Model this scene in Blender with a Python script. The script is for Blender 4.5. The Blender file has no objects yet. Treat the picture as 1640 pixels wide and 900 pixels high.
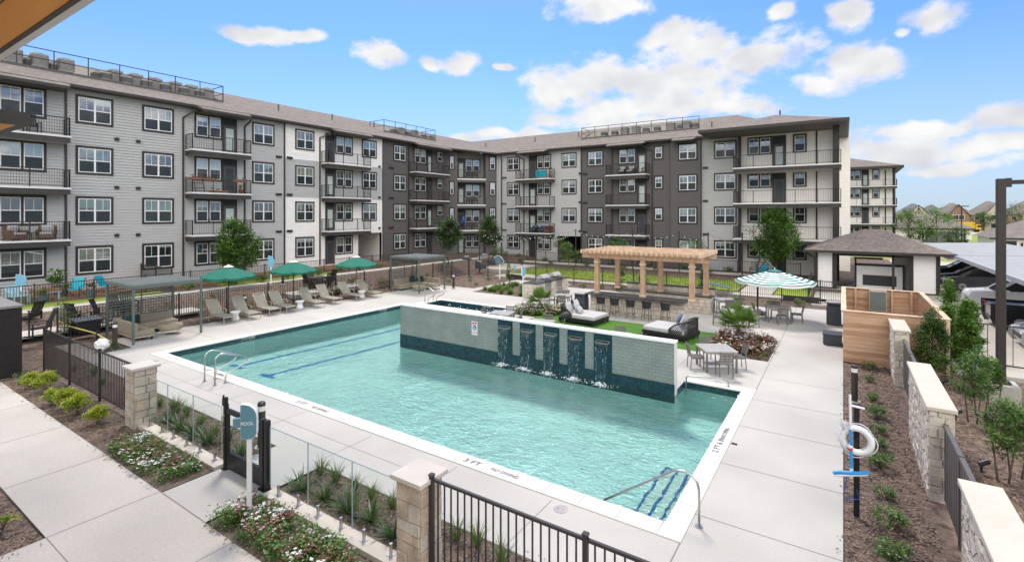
import bpy, math, random
from math import sin, cos, pi, radians, sqrt, atan2, asin
from mathutils import Vector, Matrix
random.seed(7)
S = bpy.context.scene
COL = S.collection

# ------------------------------------------------------------------ camera
EYE = 5.4                     # metres above the pool deck: a second-floor balcony
YAW = 0.58544
cam_data = bpy.data.cameras.new("camera")
cam_data.sensor_width = 36.0
cam_data.lens = 36.0 * 800 / 1640
cam_data.shift_y = -(450 - 344) / 1640
cam_data.clip_start = 0.05
cam_data.clip_end = 3000
cam = bpy.data.objects.new("camera", cam_data)
cam.location = (0, 0, EYE)
cam.rotation_euler = (pi / 2, 0, YAW)
COL.objects.link(cam)
S.camera = cam

# survey helpers: the photograph's sight lines met with the ground or with a facade plane
CA, SA = cos(YAW), sin(YAW)
def ray(px):
    t = (px - 820) / 800.0
    return (-SA + t * CA, CA + t * SA)
def G(px, py, z=0.0):
    d = (EYE - z) * 800.0 / (py - 344.0); r = ray(px)
    return (d * r[0], d * r[1])
def on_x(px, X):
    r = ray(px); return X / r[0] * r[1]
def on_y(px, Y):
    r = ray(px); return Y / r[1] * r[0]

# ------------------------------------------------------------------ sky, sun, exposure
SUN_EL, SUN_AZ = radians(60), radians(-42)       # azimuth from +Y towards +X
W = bpy.data.worlds.new("World"); S.world = W; W.use_nodes = True
nt = W.node_tree; nt.nodes.clear()
def N(tree, t, **kw):
    n = tree.nodes.new(t)
    for k, v in kw.items(): setattr(n, k, v)
    return n
wo = N(nt, 'ShaderNodeOutputWorld'); bg = N(nt, 'ShaderNodeBackground')
sky = N(nt, 'ShaderNodeTexSky'); sky.sky_type = 'NISHITA'; sky.sun_disc = False
sky.sun_elevation = SUN_EL; sky.sun_rotation = SUN_AZ; sky.altitude = 150; sky.air_density = 1.0; sky.dust_density = 0.6; sky.ozone_density = 1.5
SKY = 0.14; CLOUD_FILL = 3.7  # second value: gain on the unseen clouds that fill the facades
bg.inputs[1].default_value = SKY
tc = N(nt, 'ShaderNodeTexCoord'); sep = N(nt, 'ShaderNodeSeparateXYZ')
nt.links.new(tc.outputs['Generated'], sep.inputs[0])
az = N(nt, 'ShaderNodeMath', operation='ARCTAN2'); nt.links.new(sep.outputs[0], az.inputs[0]); nt.links.new(sep.outputs[1], az.inputs[1])
el = N(nt, 'ShaderNodeMath', operation='ARCSINE'); nt.links.new(sep.outputs[2], el.inputs[0])
ae = N(nt, 'ShaderNodeCombineXYZ'); nt.links.new(az.outputs[0], ae.inputs[0]); nt.links.new(el.outputs[0], ae.inputs[1])
# wobble the cloud outlines
wn = N(nt, 'ShaderNodeTexNoise'); wn.inputs['Scale'].default_value = 7; wn.inputs['Detail'].default_value = 3
nt.links.new(ae.outputs[0], wn.inputs['Vector'])
wsub = N(nt, 'ShaderNodeVectorMath', operation='SUBTRACT'); nt.links.new(wn.outputs['Color'], wsub.inputs[0]); wsub.inputs[1].default_value = (.5, .5, .5)
wmul = N(nt, 'ShaderNodeVectorMath', operation='MULTIPLY'); nt.links.new(wsub.outputs[0], wmul.inputs[0]); wmul.inputs[1].default_value = (.10, .085, 0)
wadd = N(nt, 'ShaderNodeVectorMath', operation='ADD'); nt.links.new(wmul.outputs[0], wadd.inputs[0]); nt.links.new(ae.outputs[0], wadd.inputs[1])
CLOUDS = [  # azimuth (degrees clockwise from +Y), elevation, half-widths: the day's cumulus, with added fill clouds in the last row
    (-23.6, 14.8, 9.5, 3.7), (-15.5, 13.6, 9.3, 3.6), (-28.5, 14.3, 4.9, 2.9), (-18.8, 11.3, 16.5, 1.8), (-13.6, 17.7, 6.7, 2.9), (-8.1, 16.1, 6.9, 2.4), (-16.8, 18.8, 3.3, 2.1),
    (-23.6, 22.5, 7.4, 1.7), (-5.3, 19.5, 1.8, 1.2), (0.1, 18.2, 2.4, 1.9), (6.4, 17.1, 2.7, 2.0), (4.1, 16.1, .9, .6), (1.0, 13.8, 4.6, 2.2), (-1.5, 12.8, 3.5, 1.7), (2.4, 14.1, 2.3, 1.7),
    (-62.1, 17.9, 2.8, .85), (-59.5, 17.8, 3.6, 1.2), (-56.6, 17.9, 2.3, 1.0), (-47.9, 17.2, 3.5, 1.6), (-42.8, 16.9, 2.1, 1.1), (-39.1, 17.3, 2.8, 1.8), (-34.3, 16.4, 1.6, .6),
    (-39.3, 9.1, 1.8, .5), (-32.8, 9.3, 7.1, .9), (-20.9, 9.6, 10.2, 1.2), (-9.3, 10.6, 6.7, 1.3), (6.8, 7.2, 7.8, .95), (10.7, 7.6, 3.7, 1.3), (4.7, 5.8, 6.6, 1.5), (10, 5.6, 4.7, 1.2), (7.6, 4.3, 6.1, .7), (-5.3, 8.4, 4.2, .8),
    (30, 12, 10, 4), (100, 42, 72, 44), (165, 40, 60, 44), (-150, 36, 50, 40), (-105, 22, 20, 14)]  # the big unseen ones are added to brighten the facades
last = None
for a, e, ra, re in CLOUDS:
    s_ = N(nt, 'ShaderNodeVectorMath', operation='SUBTRACT'); nt.links.new(wadd.outputs[0], s_.inputs[0]); s_.inputs[1].default_value = (radians(a), radians(e), 0)
    m_ = N(nt, 'ShaderNodeVectorMath', operation='MULTIPLY'); nt.links.new(s_.outputs[0], m_.inputs[0]); m_.inputs[1].default_value = (1 / radians(ra), 1 / radians(re), 0)
    l_ = N(nt, 'ShaderNodeVectorMath', operation='LENGTH'); nt.links.new(m_.outputs[0], l_.inputs[0])
    if last is None: last = l_.outputs['Value']
    else:
        mn = N(nt, 'ShaderNodeMath', operation='MINIMUM'); nt.links.new(last, mn.inputs[0]); nt.links.new(l_.outputs['Value'], mn.inputs[1]); last = mn.outputs[0]
def fbm(scale, detail, off, rough=.6):
    mp = N(nt, 'ShaderNodeMapping'); mp.inputs['Location'].default_value = off; mp.inputs['Scale'].default_value = (1, 1.5, 1)
    nt.links.new(ae.outputs[0], mp.inputs[0])
    n = N(nt, 'ShaderNodeTexNoise'); n.inputs['Scale'].default_value = scale; n.inputs['Detail'].default_value = detail; n.inputs['Roughness'].default_value = rough
    nt.links.new(mp.outputs[0], n.inputs['Vector']); return n.outputs[0]
f1 = fbm(16, 9, (0, 0, 0)); f3 = fbm(11, 2.5, (0, 0, 0), .5); f2 = fbm(11, 2.5, (0, -.05, 0), .5)
def MA(op, a, b=None, clamp=False):
    n = N(nt, 'ShaderNodeMath', operation=op); n.use_clamp = clamp
    for i, v in enumerate((a, b)):
        if v is None: continue
        if isinstance(v, (int, float)): n.inputs[i].default_value = v
        else: nt.links.new(v, n.inputs[i])
    return n.outputs[0]
dens = MA('ADD', MA('MULTIPLY', MA('SUBTRACT', 1.0, last), 1.35), MA('MULTIPLY', MA('SUBTRACT', f1, .5), 2.5))
mr = N(nt, 'ShaderNodeMapRange', interpolation_type='SMOOTHSTEP'); nt.links.new(dens, mr.inputs[0]); mr.inputs[1].default_value = .02; mr.inputs[2].default_value = .8
lit = MA('ADD', MA('MULTIPLY', MA('SUBTRACT', f3, f2), 1.7), .68, True)
cc = N(nt, 'ShaderNodeMix', data_type='RGBA'); nt.links.new(lit, cc.inputs[0]); cc.inputs[6].default_value = (3.0, 3.15, 3.45, 1); cc.inputs[7].default_value = (4.9, 4.9, 4.85, 1)
# thin pale veil towards the horizon
veil = N(nt, 'ShaderNodeMapRange', interpolation_type='SMOOTHSTEP'); nt.links.new(el.outputs[0], veil.inputs[0])
veil.inputs[1].default_value = radians(-2); veil.inputs[2].default_value = radians(19); veil.inputs[3].default_value = .80; veil.inputs[4].default_value = 0
tint = N(nt, 'ShaderNodeMix', data_type='RGBA', blend_type='MULTIPLY'); tint.inputs[0].default_value = 1; nt.links.new(sky.outputs[0], tint.inputs[6]); tint.inputs[7].default_value = (.47, .69, 1.14, 1)
vm = N(nt, 'ShaderNodeMix', data_type='RGBA'); nt.links.new(veil.outputs[0], vm.inputs[0]); nt.links.new(tint.outputs[2], vm.inputs[6]); vm.inputs[7].default_value = (2.9, 3.4, 3.8, 1)
cm = N(nt, 'ShaderNodeMix', data_type='RGBA'); nt.links.new(mr.outputs[0], cm.inputs[0]); nt.links.new(vm.outputs[2], cm.inputs[6]); nt.links.new(cc.outputs[2], cm.inputs[7])
# added out-of-view clouds, brightened and warmed as fill light for the facades
dt = N(nt, 'ShaderNodeVectorMath', operation='DOT_PRODUCT'); nt.links.new(tc.outputs['Generated'], dt.inputs[0]); dt.inputs[1].default_value = (sin(SUN_AZ + pi), cos(SUN_AZ + pi), .15)
fl = N(nt, 'ShaderNodeMapRange'); nt.links.new(dt.outputs['Value'], fl.inputs[0]); fl.inputs[1].default_value = -.2; fl.inputs[2].default_value = .8; fl.inputs[3].default_value = 1.0; fl.inputs[4].default_value = CLOUD_FILL
fc = N(nt, 'ShaderNodeCombineXYZ')
for i_, w_ in enumerate((1.04, .99, .92)): nt.links.new(MA('ADD', MA('MULTIPLY', MA('SUBTRACT', fl.outputs[0], 1.0), w_), 1.0), fc.inputs[i_])
cv = N(nt, 'ShaderNodeVectorMath', operation='MULTIPLY'); nt.links.new(cc.outputs[2], cv.inputs[0]); nt.links.new(fc.outputs[0], cv.inputs[1]); nt.links.new(cv.outputs[0], cm.inputs[7])
nt.links.new(cm.outputs[2], bg.inputs[0]); nt.links.new(bg.outputs[0], wo.inputs[0])

sun_data = bpy.data.lights.new("sun", 'SUN'); sun_data.energy = 2.3; sun_data.angle = radians(14); sun_data.color = (1, .91, .79)
sun = bpy.data.objects.new("sun", sun_data); COL.objects.link(sun)
sdir = Vector((sin(SUN_AZ) * cos(SUN_EL), cos(SUN_AZ) * cos(SUN_EL), sin(SUN_EL)))
sun.rotation_euler = sdir.to_track_quat('Z', 'Y').to_euler()

S.view_settings.view_transform = 'Standard'; S.view_settings.look = 'None'
S.view_settings.exposure = 0.52; S.view_settings.gamma = 1.0; S.view_settings.use_curve_mapping = False
S.render.engine = 'CYCLES'
S.cycles.max_bounces = 6; S.cycles.diffuse_bounces = 3; S.cycles.glossy_bounces = 3; S.cycles.transmission_bounces = 4; S.cycles.transparent_max_bounces = 10
S.cycles.caustics_reflective = False; S.cycles.caustics_refractive = False; S.cycles.sample_clamp_indirect = 4
S.cycles.use_denoising = True

# ------------------------------------------------------------------ materials
MATS = {}
def mat(name, col, rough=.7, var=.15, vscale=3.0, bump=0, bscale=30, metal=0, spec=.4, col2=None, detail=4, stretch=None, fine=0, fscale=60):
    m = bpy.data.materials.new(name); m.use_nodes = True
    t = m.node_tree; b = t.nodes['Principled BSDF']
    b.inputs['Roughness'].default_value = rough; b.inputs['Metallic'].default_value = metal
    b.inputs['Specular IOR Level'].default_value = spec
    b.inputs['Base Color'].default_value = (*col, 1)
    if var or bump or fine:
        g = t.nodes.new('ShaderNodeNewGeometry'); vec = g.outputs['Position']
        if stretch:
            mp = t.nodes.new('ShaderNodeMapping'); mp.inputs['Scale'].default_value = stretch; t.links.new(vec, mp.inputs[0]); vec = mp.outputs[0]
    if var:
        n = t.nodes.new('ShaderNodeTexNoise'); n.inputs['Scale'].default_value = vscale; n.inputs['Detail'].default_value = detail
        t.links.new(vec, n.inputs['Vector'])
        mr = t.nodes.new('ShaderNodeMapRange'); mr.inputs[1].default_value = .3; mr.inputs[2].default_value = .7; t.links.new(n.outputs[0], mr.inputs[0])
        mx = t.nodes.new('ShaderNodeMix'); mx.data_type = 'RGBA'; t.links.new(mr.outputs[0], mx.inputs[0])
        c2 = col2 or tuple(c * (1 + var) for c in col); c1 = col if col2 else tuple(c * (1 - var) for c in col)
        mx.inputs[6].default_value = (*c1, 1); mx.inputs[7].default_value = (*c2, 1)
        out = mx.outputs[2]
        if fine:
            n3 = t.nodes.new('ShaderNodeTexNoise'); n3.inputs['Scale'].default_value = fscale; n3.inputs['Detail'].default_value = 2; t.links.new(vec, n3.inputs['Vector'])
            r3 = t.nodes.new('ShaderNodeMapRange'); r3.inputs[1].default_value = .3; r3.inputs[2].default_value = .7; r3.inputs[3].default_value = 1 - fine; r3.inputs[4].default_value = 1 + fine; t.links.new(n3.outputs[0], r3.inputs[0])
            v3 = t.nodes.new('ShaderNodeVectorMath'); v3.operation = 'SCALE'; t.links.new(out, v3.inputs[0]); t.links.new(r3.outputs[0], v3.inputs['Scale']); out = v3.outputs[0]
        t.links.new(out, b.inputs['Base Color'])
    if bump:
        n2 = t.nodes.new('ShaderNodeTexNoise'); n2.inputs['Scale'].default_value = bscale; n2.inputs['Detail'].default_value = 3
        t.links.new(vec, n2.inputs['Vector'])
        bp = t.nodes.new('ShaderNodeBump'); bp.inputs['Strength'].default_value = bump; bp.inputs['Distance'].default_value = .02
        t.links.new(n2.outputs[0], bp.inputs['Height']); t.links.new(bp.outputs[0], b.inputs['Normal'])
    MATS[name] = m
    return m
def tile_mat(name, c1, c2, mortar, w, h, axis, rough=.4, msize=.006, bump=.3, offset=.5, noise=.15, nscale=2.0):
    """running-bond pattern laid on object coordinates; axis = two coordinate letters for along / up"""
    m = bpy.data.materials.new(name); m.use_nodes = True; t = m.node_tree; b = t.nodes['Principled BSDF']; b.inputs['Roughness'].default_value = rough
    g = t.nodes.new('ShaderNodeNewGeometry'); sp = t.nodes.new('ShaderNodeSeparateXYZ'); t.links.new(g.outputs['Position'], sp.inputs[0])
    cb = t.nodes.new('ShaderNodeCombineXYZ')
    def pick(a):
        if a in 'XYZ': return sp.outputs['XYZ'.index(a)]
        s = t.nodes.new('ShaderNodeMath'); s.operation = 'ADD'; t.links.new(sp.outputs[0], s.inputs[0]); t.links.new(sp.outputs[1], s.inputs[1]); return s.outputs[0]
    t.links.new(pick(axis[0]), cb.inputs[0]); t.links.new(pick(axis[1]), cb.inputs[1])
    br = t.nodes.new('ShaderNodeTexBrick'); br.offset = offset
    br.inputs['Color1'].default_value = (*c1, 1); br.inputs['Color2'].default_value = (*c2, 1); br.inputs['Mortar'].default_value = (*mortar, 1)
    br.inputs['Scale'].default_value = 1; br.inputs['Mortar Size'].default_value = msize; br.inputs['Brick Width'].default_value = w; br.inputs['Row Height'].default_value = h
    t.links.new(cb.outputs[0], br.inputs['Vector'])
    n = t.nodes.new('ShaderNodeTexNoise'); n.inputs['Scale'].default_value = nscale; n.inputs['Detail'].default_value = 5; t.links.new(g.outputs['Position'], n.inputs['Vector'])
    r = t.nodes.new('ShaderNodeMapRange'); r.inputs[1].default_value = .3; r.inputs[2].default_value = .7; r.inputs[3].default_value = 1 - noise; r.inputs[4].default_value = 1 + noise; t.links.new(n.outputs[0], r.inputs[0])
    v = t.nodes.new('ShaderNodeVectorMath'); v.operation = 'SCALE'; t.links.new(br.outputs['Color'], v.inputs[0]); t.links.new(r.outputs[0], v.inputs['Scale'])
    t.links.new(v.outputs[0], b.inputs['Base Color'])
    if bump:
        bp = t.nodes.new('ShaderNodeBump'); bp.inputs['Strength'].default_value = bump; bp.inputs['Distance'].default_value = .01; bp.invert = True
        t.links.new(br.outputs['Fac'], bp.inputs['Height']); t.links.new(bp.outputs[0], b.inputs['Normal'])
    MATS[name] = m
def leaf_mat(name, col, col2, trans=.35, vs=2.5):
    m = bpy.data.materials.new(name); m.use_nodes = True; t = m.node_tree; t.nodes.clear()
    o = t.nodes.new('ShaderNodeOutputMaterial'); d = t.nodes.new('ShaderNodeBsdfDiffuse'); tr = t.nodes.new('ShaderNodeBsdfTranslucent'); mx = t.nodes.new('ShaderNodeMixShader'); mx.inputs[0].default_value = trans
    g = t.nodes.new('ShaderNodeNewGeometry'); n = t.nodes.new('ShaderNodeTexNoise'); n.inputs['Scale'].default_value = vs; n.inputs['Detail'].default_value = 2; t.links.new(g.outputs['Position'], n.inputs['Vector'])
    r = t.nodes.new('ShaderNodeMapRange'); r.inputs[1].default_value = .35; r.inputs[2].default_value = .65; t.links.new(n.outputs[0], r.inputs[0])
    c = t.nodes.new('ShaderNodeMix'); c.data_type = 'RGBA'; c.inputs[6].default_value = (*col, 1); c.inputs[7].default_value = (*col2, 1); t.links.new(r.outputs[0], c.inputs[0])
    t.links.new(c.outputs[2], d.inputs[0]); t.links.new(c.outputs[2], tr.inputs[0])
    gl = t.nodes.new('ShaderNodeBsdfGlossy'); gl.inputs['Roughness'].default_value = .45; m2 = t.nodes.new('ShaderNodeMixShader'); m2.inputs[0].default_value = .05
    t.links.new(d.outputs[0], mx.inputs[1]); t.links.new(tr.outputs[0], mx.inputs[2]); t.links.new(mx.outputs[0], m2.inputs[1]); t.links.new(gl.outputs[0], m2.inputs[2]); t.links.new(m2.outputs[0], o.inputs[0])
    MATS[name] = m
def glass_mat(name, tint, refl, rough=.02, bump=0, bscale=1.5, fres=False, diff=None):
    m = bpy.data.materials.new(name); m.use_nodes = True; t = m.node_tree; t.nodes.clear()
    o = t.nodes.new('ShaderNodeOutputMaterial'); a = t.nodes.new('ShaderNodeBsdfTransparent'); a.inputs[0].default_value = (*tint, 1)
    g = t.nodes.new('ShaderNodeBsdfGlossy'); g.inputs['Roughness'].default_value = rough; mx = t.nodes.new('ShaderNodeMixShader')
    if fres:
        f = t.nodes.new('ShaderNodeFresnel'); f.inputs[0].default_value = refl; t.links.new(f.outputs[0], mx.inputs[0])
    else: mx.inputs[0].default_value = refl
    t.links.new(a.outputs[0], mx.inputs[1]); t.links.new(g.outputs[0], mx.inputs[2]); out = mx.outputs[0]
    if bump:
        p = t.nodes.new('ShaderNodeNewGeometry'); n = t.nodes.new('ShaderNodeTexNoise'); n.inputs['Scale'].default_value = bscale; t.links.new(p.outputs['Position'], n.inputs['Vector'])
        b = t.nodes.new('ShaderNodeBump'); b.inputs['Strength'].default_value = bump; b.inputs['Distance'].default_value = .05; t.links.new(n.outputs[0], b.inputs['Height']); t.links.new(b.outputs[0], g.inputs['Normal'])
    t.links.new(out, o.inputs[0]); MATS[name] = m

mat('concrete', (.440, .420, .372), .85, .11, .38, .12, 60, fine=.05, fscale=28, detail=6)
mat('walk_concrete', (.440, .412, .358), .85, .12, .42, .1, 50, fine=.07, fscale=22, detail=6)
mat('coping', (.64, .62, .57), .7, .04, 2, .05, 80)
mat('joint', (.22, .20, .18), .9, 0)
mat('mulch', (.060, .040, .030), .95, .5, 6, 1, 40, col2=(.20, .145, .108), fine=.45, fscale=55)
mat('mulch_chip', (.15, .105, .075), .95, .4, 30, col2=(.32, .24, .18))
mat('soil', (.10, .075, .055), .95, .4, 5, .8, 40, col2=(.17, .13, .10), fine=.3)
mat('lawn', (.17, .25, .030), .95, .25, 1.2, 1, 25, col2=(.27, .33, .05), fine=.3, fscale=40)
mat('turf', (.055, .15, .012), .95, .2, 2, 1, 80, col2=(.075, .19, .018), fine=.25, fscale=90)
mat('field', (.17, .22, .06), .95, .3, .15, .3, 4, col2=(.30, .28, .12))
mat('road', (.46, .42, .36), .9, .08, .4, .1, 30, fine=.05, fscale=10)
for nm, c in (('siding_grey', (.435, .428, .412)), ('siding_white', (.80, .775, .735)), ('siding_dark', (.105, .094, .090)), ('siding_mid', (.29, .28, .27)), ('siding_beige', (.80, .755, .69))):
    mat(nm, c, .65, .05, 1.2, .12, 40, stretch=(1, 1, 6))
mat('trim_dark', (.030, .025, .023), .5, .1, 4)
mat('bronze', (.040, .032, .028), .45, .1, 4)
mat('sash', (.78, .78, .76), .5, 0)
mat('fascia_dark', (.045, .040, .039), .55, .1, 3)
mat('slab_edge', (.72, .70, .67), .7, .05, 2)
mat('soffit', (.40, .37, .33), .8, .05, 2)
mat('soffit_dark', (.10, .09, .082), .8, .08, 2)
mat('back_dark', (.018, .024, .026), .6, .3, .8)
mat('screen', (.035, .042, .046), .45, .4, .5)
def mesh_screen():
    m = bpy.data.materials.new('insect_screen'); m.use_nodes = True; t = m.node_tree; t.nodes.clear(); o = t.nodes.new('ShaderNodeOutputMaterial'); a = t.nodes.new('ShaderNodeBsdfTransparent'); d = t.nodes.new('ShaderNodeBsdfDiffuse'); d.inputs[0].default_value = (.045, .052, .055, 1); x = t.nodes.new('ShaderNodeMixShader'); x.inputs[0].default_value = .62
    t.links.new(a.outputs[0], x.inputs[1]); t.links.new(d.outputs[0], x.inputs[2]); t.links.new(x.outputs[0], o.inputs[0]); MATS['insect_screen'] = m
mesh_screen()
mat('blind', (.50, .53, .51), .8, .06, 30)
mat('curtain', (.42, .38, .32), .9, .35, 9, stretch=(3, 3, .1))
mat('blind_reflect_green', (.20, .25, .20), .8, .3, 2)  # tree reflections painted in as green blinds, mostly on lower floors
mat('door_lite', (.45, .50, .47), .3, .1, 2)
mat('door_dark', (.075, .070, .066), .5, .1, 2)
glass_mat('window_glass', (.80, .87, .88), .24, .015)
glass_mat('glass', (.955, .98, .972), .04, .01)
glass_mat('water_sheet', (.96, .985, .985), .055, .12, .4, 9)
tile_mat('shingle', (.205, .170, .140), (.165, .137, .113), (.115, .095, .08), .9, .14, 'AZ', .95, .012, .4, .37, .22, 3)
tile_mat('shingle_near', (.24, .195, .165), (.175, .142, .12), (.12, .092, .075), .45, .085, 'AZ', .95, .008, .5, .37, .2, 5)
tile_mat('subway', (.242, .270, .252), (.218, .246, .229), (.115, .13, .122), .21, .105, 'XZ', .28, .005, .3, .5, .12)
tile_mat('mosaic', (.004, .024, .038), (.009, .045, .062), (.009, .036, .046), .05, .05, 'XZ', .25, .003, .1, 0, .5, 9)
tile_mat('mosaic_floor', (.012, .050, .066), (.022, .085, .10), (.03, .08, .09), .1, .1, 'AZ', .25, .004, .1, 0, .4, 9)
mat('limestone', (.50, .44, .36), .9, .22, 4, .5, 30, fine=.12, fscale=25)
mat('limestone_buff', (.46, .37, .28), .9, .25, 4, .5, 30, fine=.12, fscale=25)
mat('limestone_pale', (.56, .50, .42), .9, .15, 4, .5, 30, fine=.1)
mat('glass_edge', (.36, .42, .40), .2, 0, spec=.8)
mat('mortar', (.20, .17, .14), .95, .15, 8)
mat('cap_stone', (.52, .47, .41), .85, .06, 2, .1, 40, fine=.05)
mat('cap_pale', (.53, .47, .385), .85, .06, 2, .1, 40, fine=.05)
mat('plaster', (.45, .69, .63), .8, .08, .5, 0, detail=6)
mat('plaster_step', (.50, .64, .55), .8, .08, 1.5)
mat('lane_tile', (.008, .12, .30), .5, .3, 5)
mat('lane_blue', (.012, .20, .52), .5, .3, 5)
mat('steel', (.52, .50, .47), .32, .05, 4, metal=1)
mat('grill_lid', (.40, .39, .375), .38, .06, 6, spec=.7)
mat('steel_dull', (.42, .42, .41), .42, .15, 6, metal=.9)
mat('black_metal', (.012, .012, .013), .4, .1, 4)
mat('fence_metal', (.036, .030, .027), .5, .1, 4)
mat('fence_panel', (.11, .098, .090), .6, .08, 2)
mat('wood', (.40, .235, .14), .75, .3, 2.2, .25, 18, stretch=(3, 3, 1), col2=(.56, .38, .25))
mat('wood_pale', (.62, .45, .31), .75, .2, 3, .25, 18)
mat('fence_wood', (.46, .27, .16), .75, .3, 1.0, .3, 14, stretch=(1, 1, 9), col2=(.58, .39, .26))
mat('fence_wood_dark', (.35, .19, .105), .75, .3, 1.0, .3, 14, stretch=(1, 1, 9), col2=(.49, .30, .18))
mat('soffit_wood', (.74, .25, .025), .45, .3, .7, .1, 20, stretch=(1, 6, 1), col2=(.86, .38, .06))
mat('patio_wood', (.30, .16, .08), .8, .3, 2, .2, 14)
mat('counter', (.050, .048, .047), .35, .3, 25)
mat('table_grey', (.34, .325, .30), .55, .1, 6)
mat('chair_grey', (.145, .135, .125), .55, .12, 6)
mat('taupe', (.27, .235, .17), .85, .08, 8, .2, 120)
mat('sling', (.27, .26, .205), .8, .1, 40, .15, 160)
mat('champagne', (.50, .43, .33), .4, .05, 4, metal=.3)
mat('cushion_white', (.43, .42, .41), .9, .05, 5, .2, 90)
mat('cushion_grey', (.40, .40, .41), .9, .06, 5, .2, 90)
mat('cushion_blue', (.08, .14, .24), .9, .2, 14, .2, 90)
mat('cushion_teal', (.010, .040, .038), .9, .2, 6, .2, 90)
mat('wicker', (.025, .024, .024), .6, .4, 60, .5, 90)
mat('wicker_brown', (.15, .085, .052), .7, .3, 40, .5, 90)
mat('cabana_green', (.105, .130, .115), .5, .08, 3)
mat('cabana_top', (.135, .158, .145), .6, .08, 1.5)
mat('umbrella_green', (.004, .130, .085), .8, .08, 5, .1, 60)
mat('umbrella_white', (.74, .74, .72), .8, .04, 5, .1, 60)
mat('umbrella_teal', (.035, .18, .165), .8, .06, 5, .1, 60)
mat('white_paint', (.72, .72, .71), .5, .03, 4)
mat('sign_blue', (.105, .235, .29), .5, .05, 3)
mat('sign_light', (.16, .42, .56), .5, .05, 3)
mat('sign_dark', (.11, .17, .20), .5, .05, 3)
mat('red', (.55, .03, .04), .6, .1, 9)
mat('blue', (.015, .10, .40), .6, .15, 9)
mat('brush_blue', (.02, .28, .62), .5, .1, 9)
mat('aqua', (.0, .36, .45), .55, .08, 5)
mat('pale_blue', (.38, .60, .66), .6, .08, 5)
mat('text_dark', (.02, .03, .06), .7, 0)
mat('bin_grey', (.060, .072, .085), .55, .1, 5)
mat('ac_grey', (.36, .34, .315), .6, .15, 5, .3, 60)
mat('ac_dark', (.10, .095, .09), .6, .2, 5)
mat('membrane', (.40, .37, .32), .85, .1, 1)
mat('bark', (.13, .10, .075), .95, .25, 9, .8, 30)
mat('brick_dark', (.022, .018, .017), .8, .25, 5, .4, 20, stretch=(1, 1, 6))
mat('grey_cap', (.20, .19, .18), .8, .1, 3)
mat('carport', (.36, .37, .38), .5, .06, 1, .0)
mat('rubber', (.012, .012, .012), .8, .1, 5)
mat('terracotta', (.19, .085, .05), .8, .15, 6)
mat('rope', (.70, .66, .68), .9, .1, 20)
mat('yellow', (.65, .42, .04), .6, .1, 8)
mat('tape', (.75, .60, .18), .6, .1, 8)
mat('skin', (.48, .29, .20), .6, .05, 5)
mat('hair', (.03, .02, .015), .7, .1, 20)
mat('brick_red', (.26, .155, .105), .9, .18, 3, .3, 12)
mat('roof_grey', (.13, .13, .135), .9, .15, 1.5)
mat('roof_brown', (.18, .155, .135), .9, .15, 1.5)
mat('stucco', (.52, .45, .35), .85, .06, 2)
mat('garage_grey', (.15, .155, .16), .6, .06, 2)
mat('foam', (.80, .86, .86), .6, 0)
def paint(name, col, rough=.25):
    m = mat(name, col, rough, 0, metal=.2, spec=.6); b = m.node_tree.nodes['Principled BSDF']; b.inputs['Coat Weight'].default_value = .6; b.inputs['Coat Roughness'].default_value = .06
paint('car_black', (.012, .012, .014)); paint('car_grey', (.045, .05, .058)); paint('car_silver', (.33, .34, .35)); paint('car_white', (.66, .66, .67))
mat('car_glass', (.012, .014, .016), .05, 0, spec=.8)
mat('lamp_lens', (.7, .7, .7), .2, 0)
mat('tail_red', (.25, .01, .01), .2, 0)
leaf_mat('leaf_mid', (.065, .14, .016), (.12, .22, .03)); leaf_mat('leaf_dark', (.025, .068, .012), (.048, .105, .02)); leaf_mat('leaf_light', (.10, .20, .025), (.16, .27, .04))
leaf_mat('leaf_lime', (.34, .40, .010), (.46, .50, .03), .4); leaf_mat('leaf_holly', (.020, .065, .012), (.05, .12, .02), .2); leaf_mat('leaf_fresh', (.075, .18, .018), (.13, .26, .035))
leaf_mat('blade', (.07, .115, .06), (.12, .17, .08), .25); leaf_mat('blade_yellow', (.17, .20, .045), (.24, .24, .07)); leaf_mat('palm_leaf', (.085, .16, .03), (.15, .22, .05), .25)
leaf_mat('petal_white', (.80, .79, .74), (.72, .70, .66), .25); leaf_mat('petal_red', (.20, .015, .018), (.11, .03, .012), .2); leaf_mat('petal_pink', (.55, .26, .38), (.68, .45, .52), .25); leaf_mat('begonia', (.10, .022, .012), (.16, .05, .02), .2)
leaf_mat('dry', (.30, .20, .09), (.22, .13, .06), .2); leaf_mat('petal_orange', (.60, .14, .02), (.5, .06, .02), .2)

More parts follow.
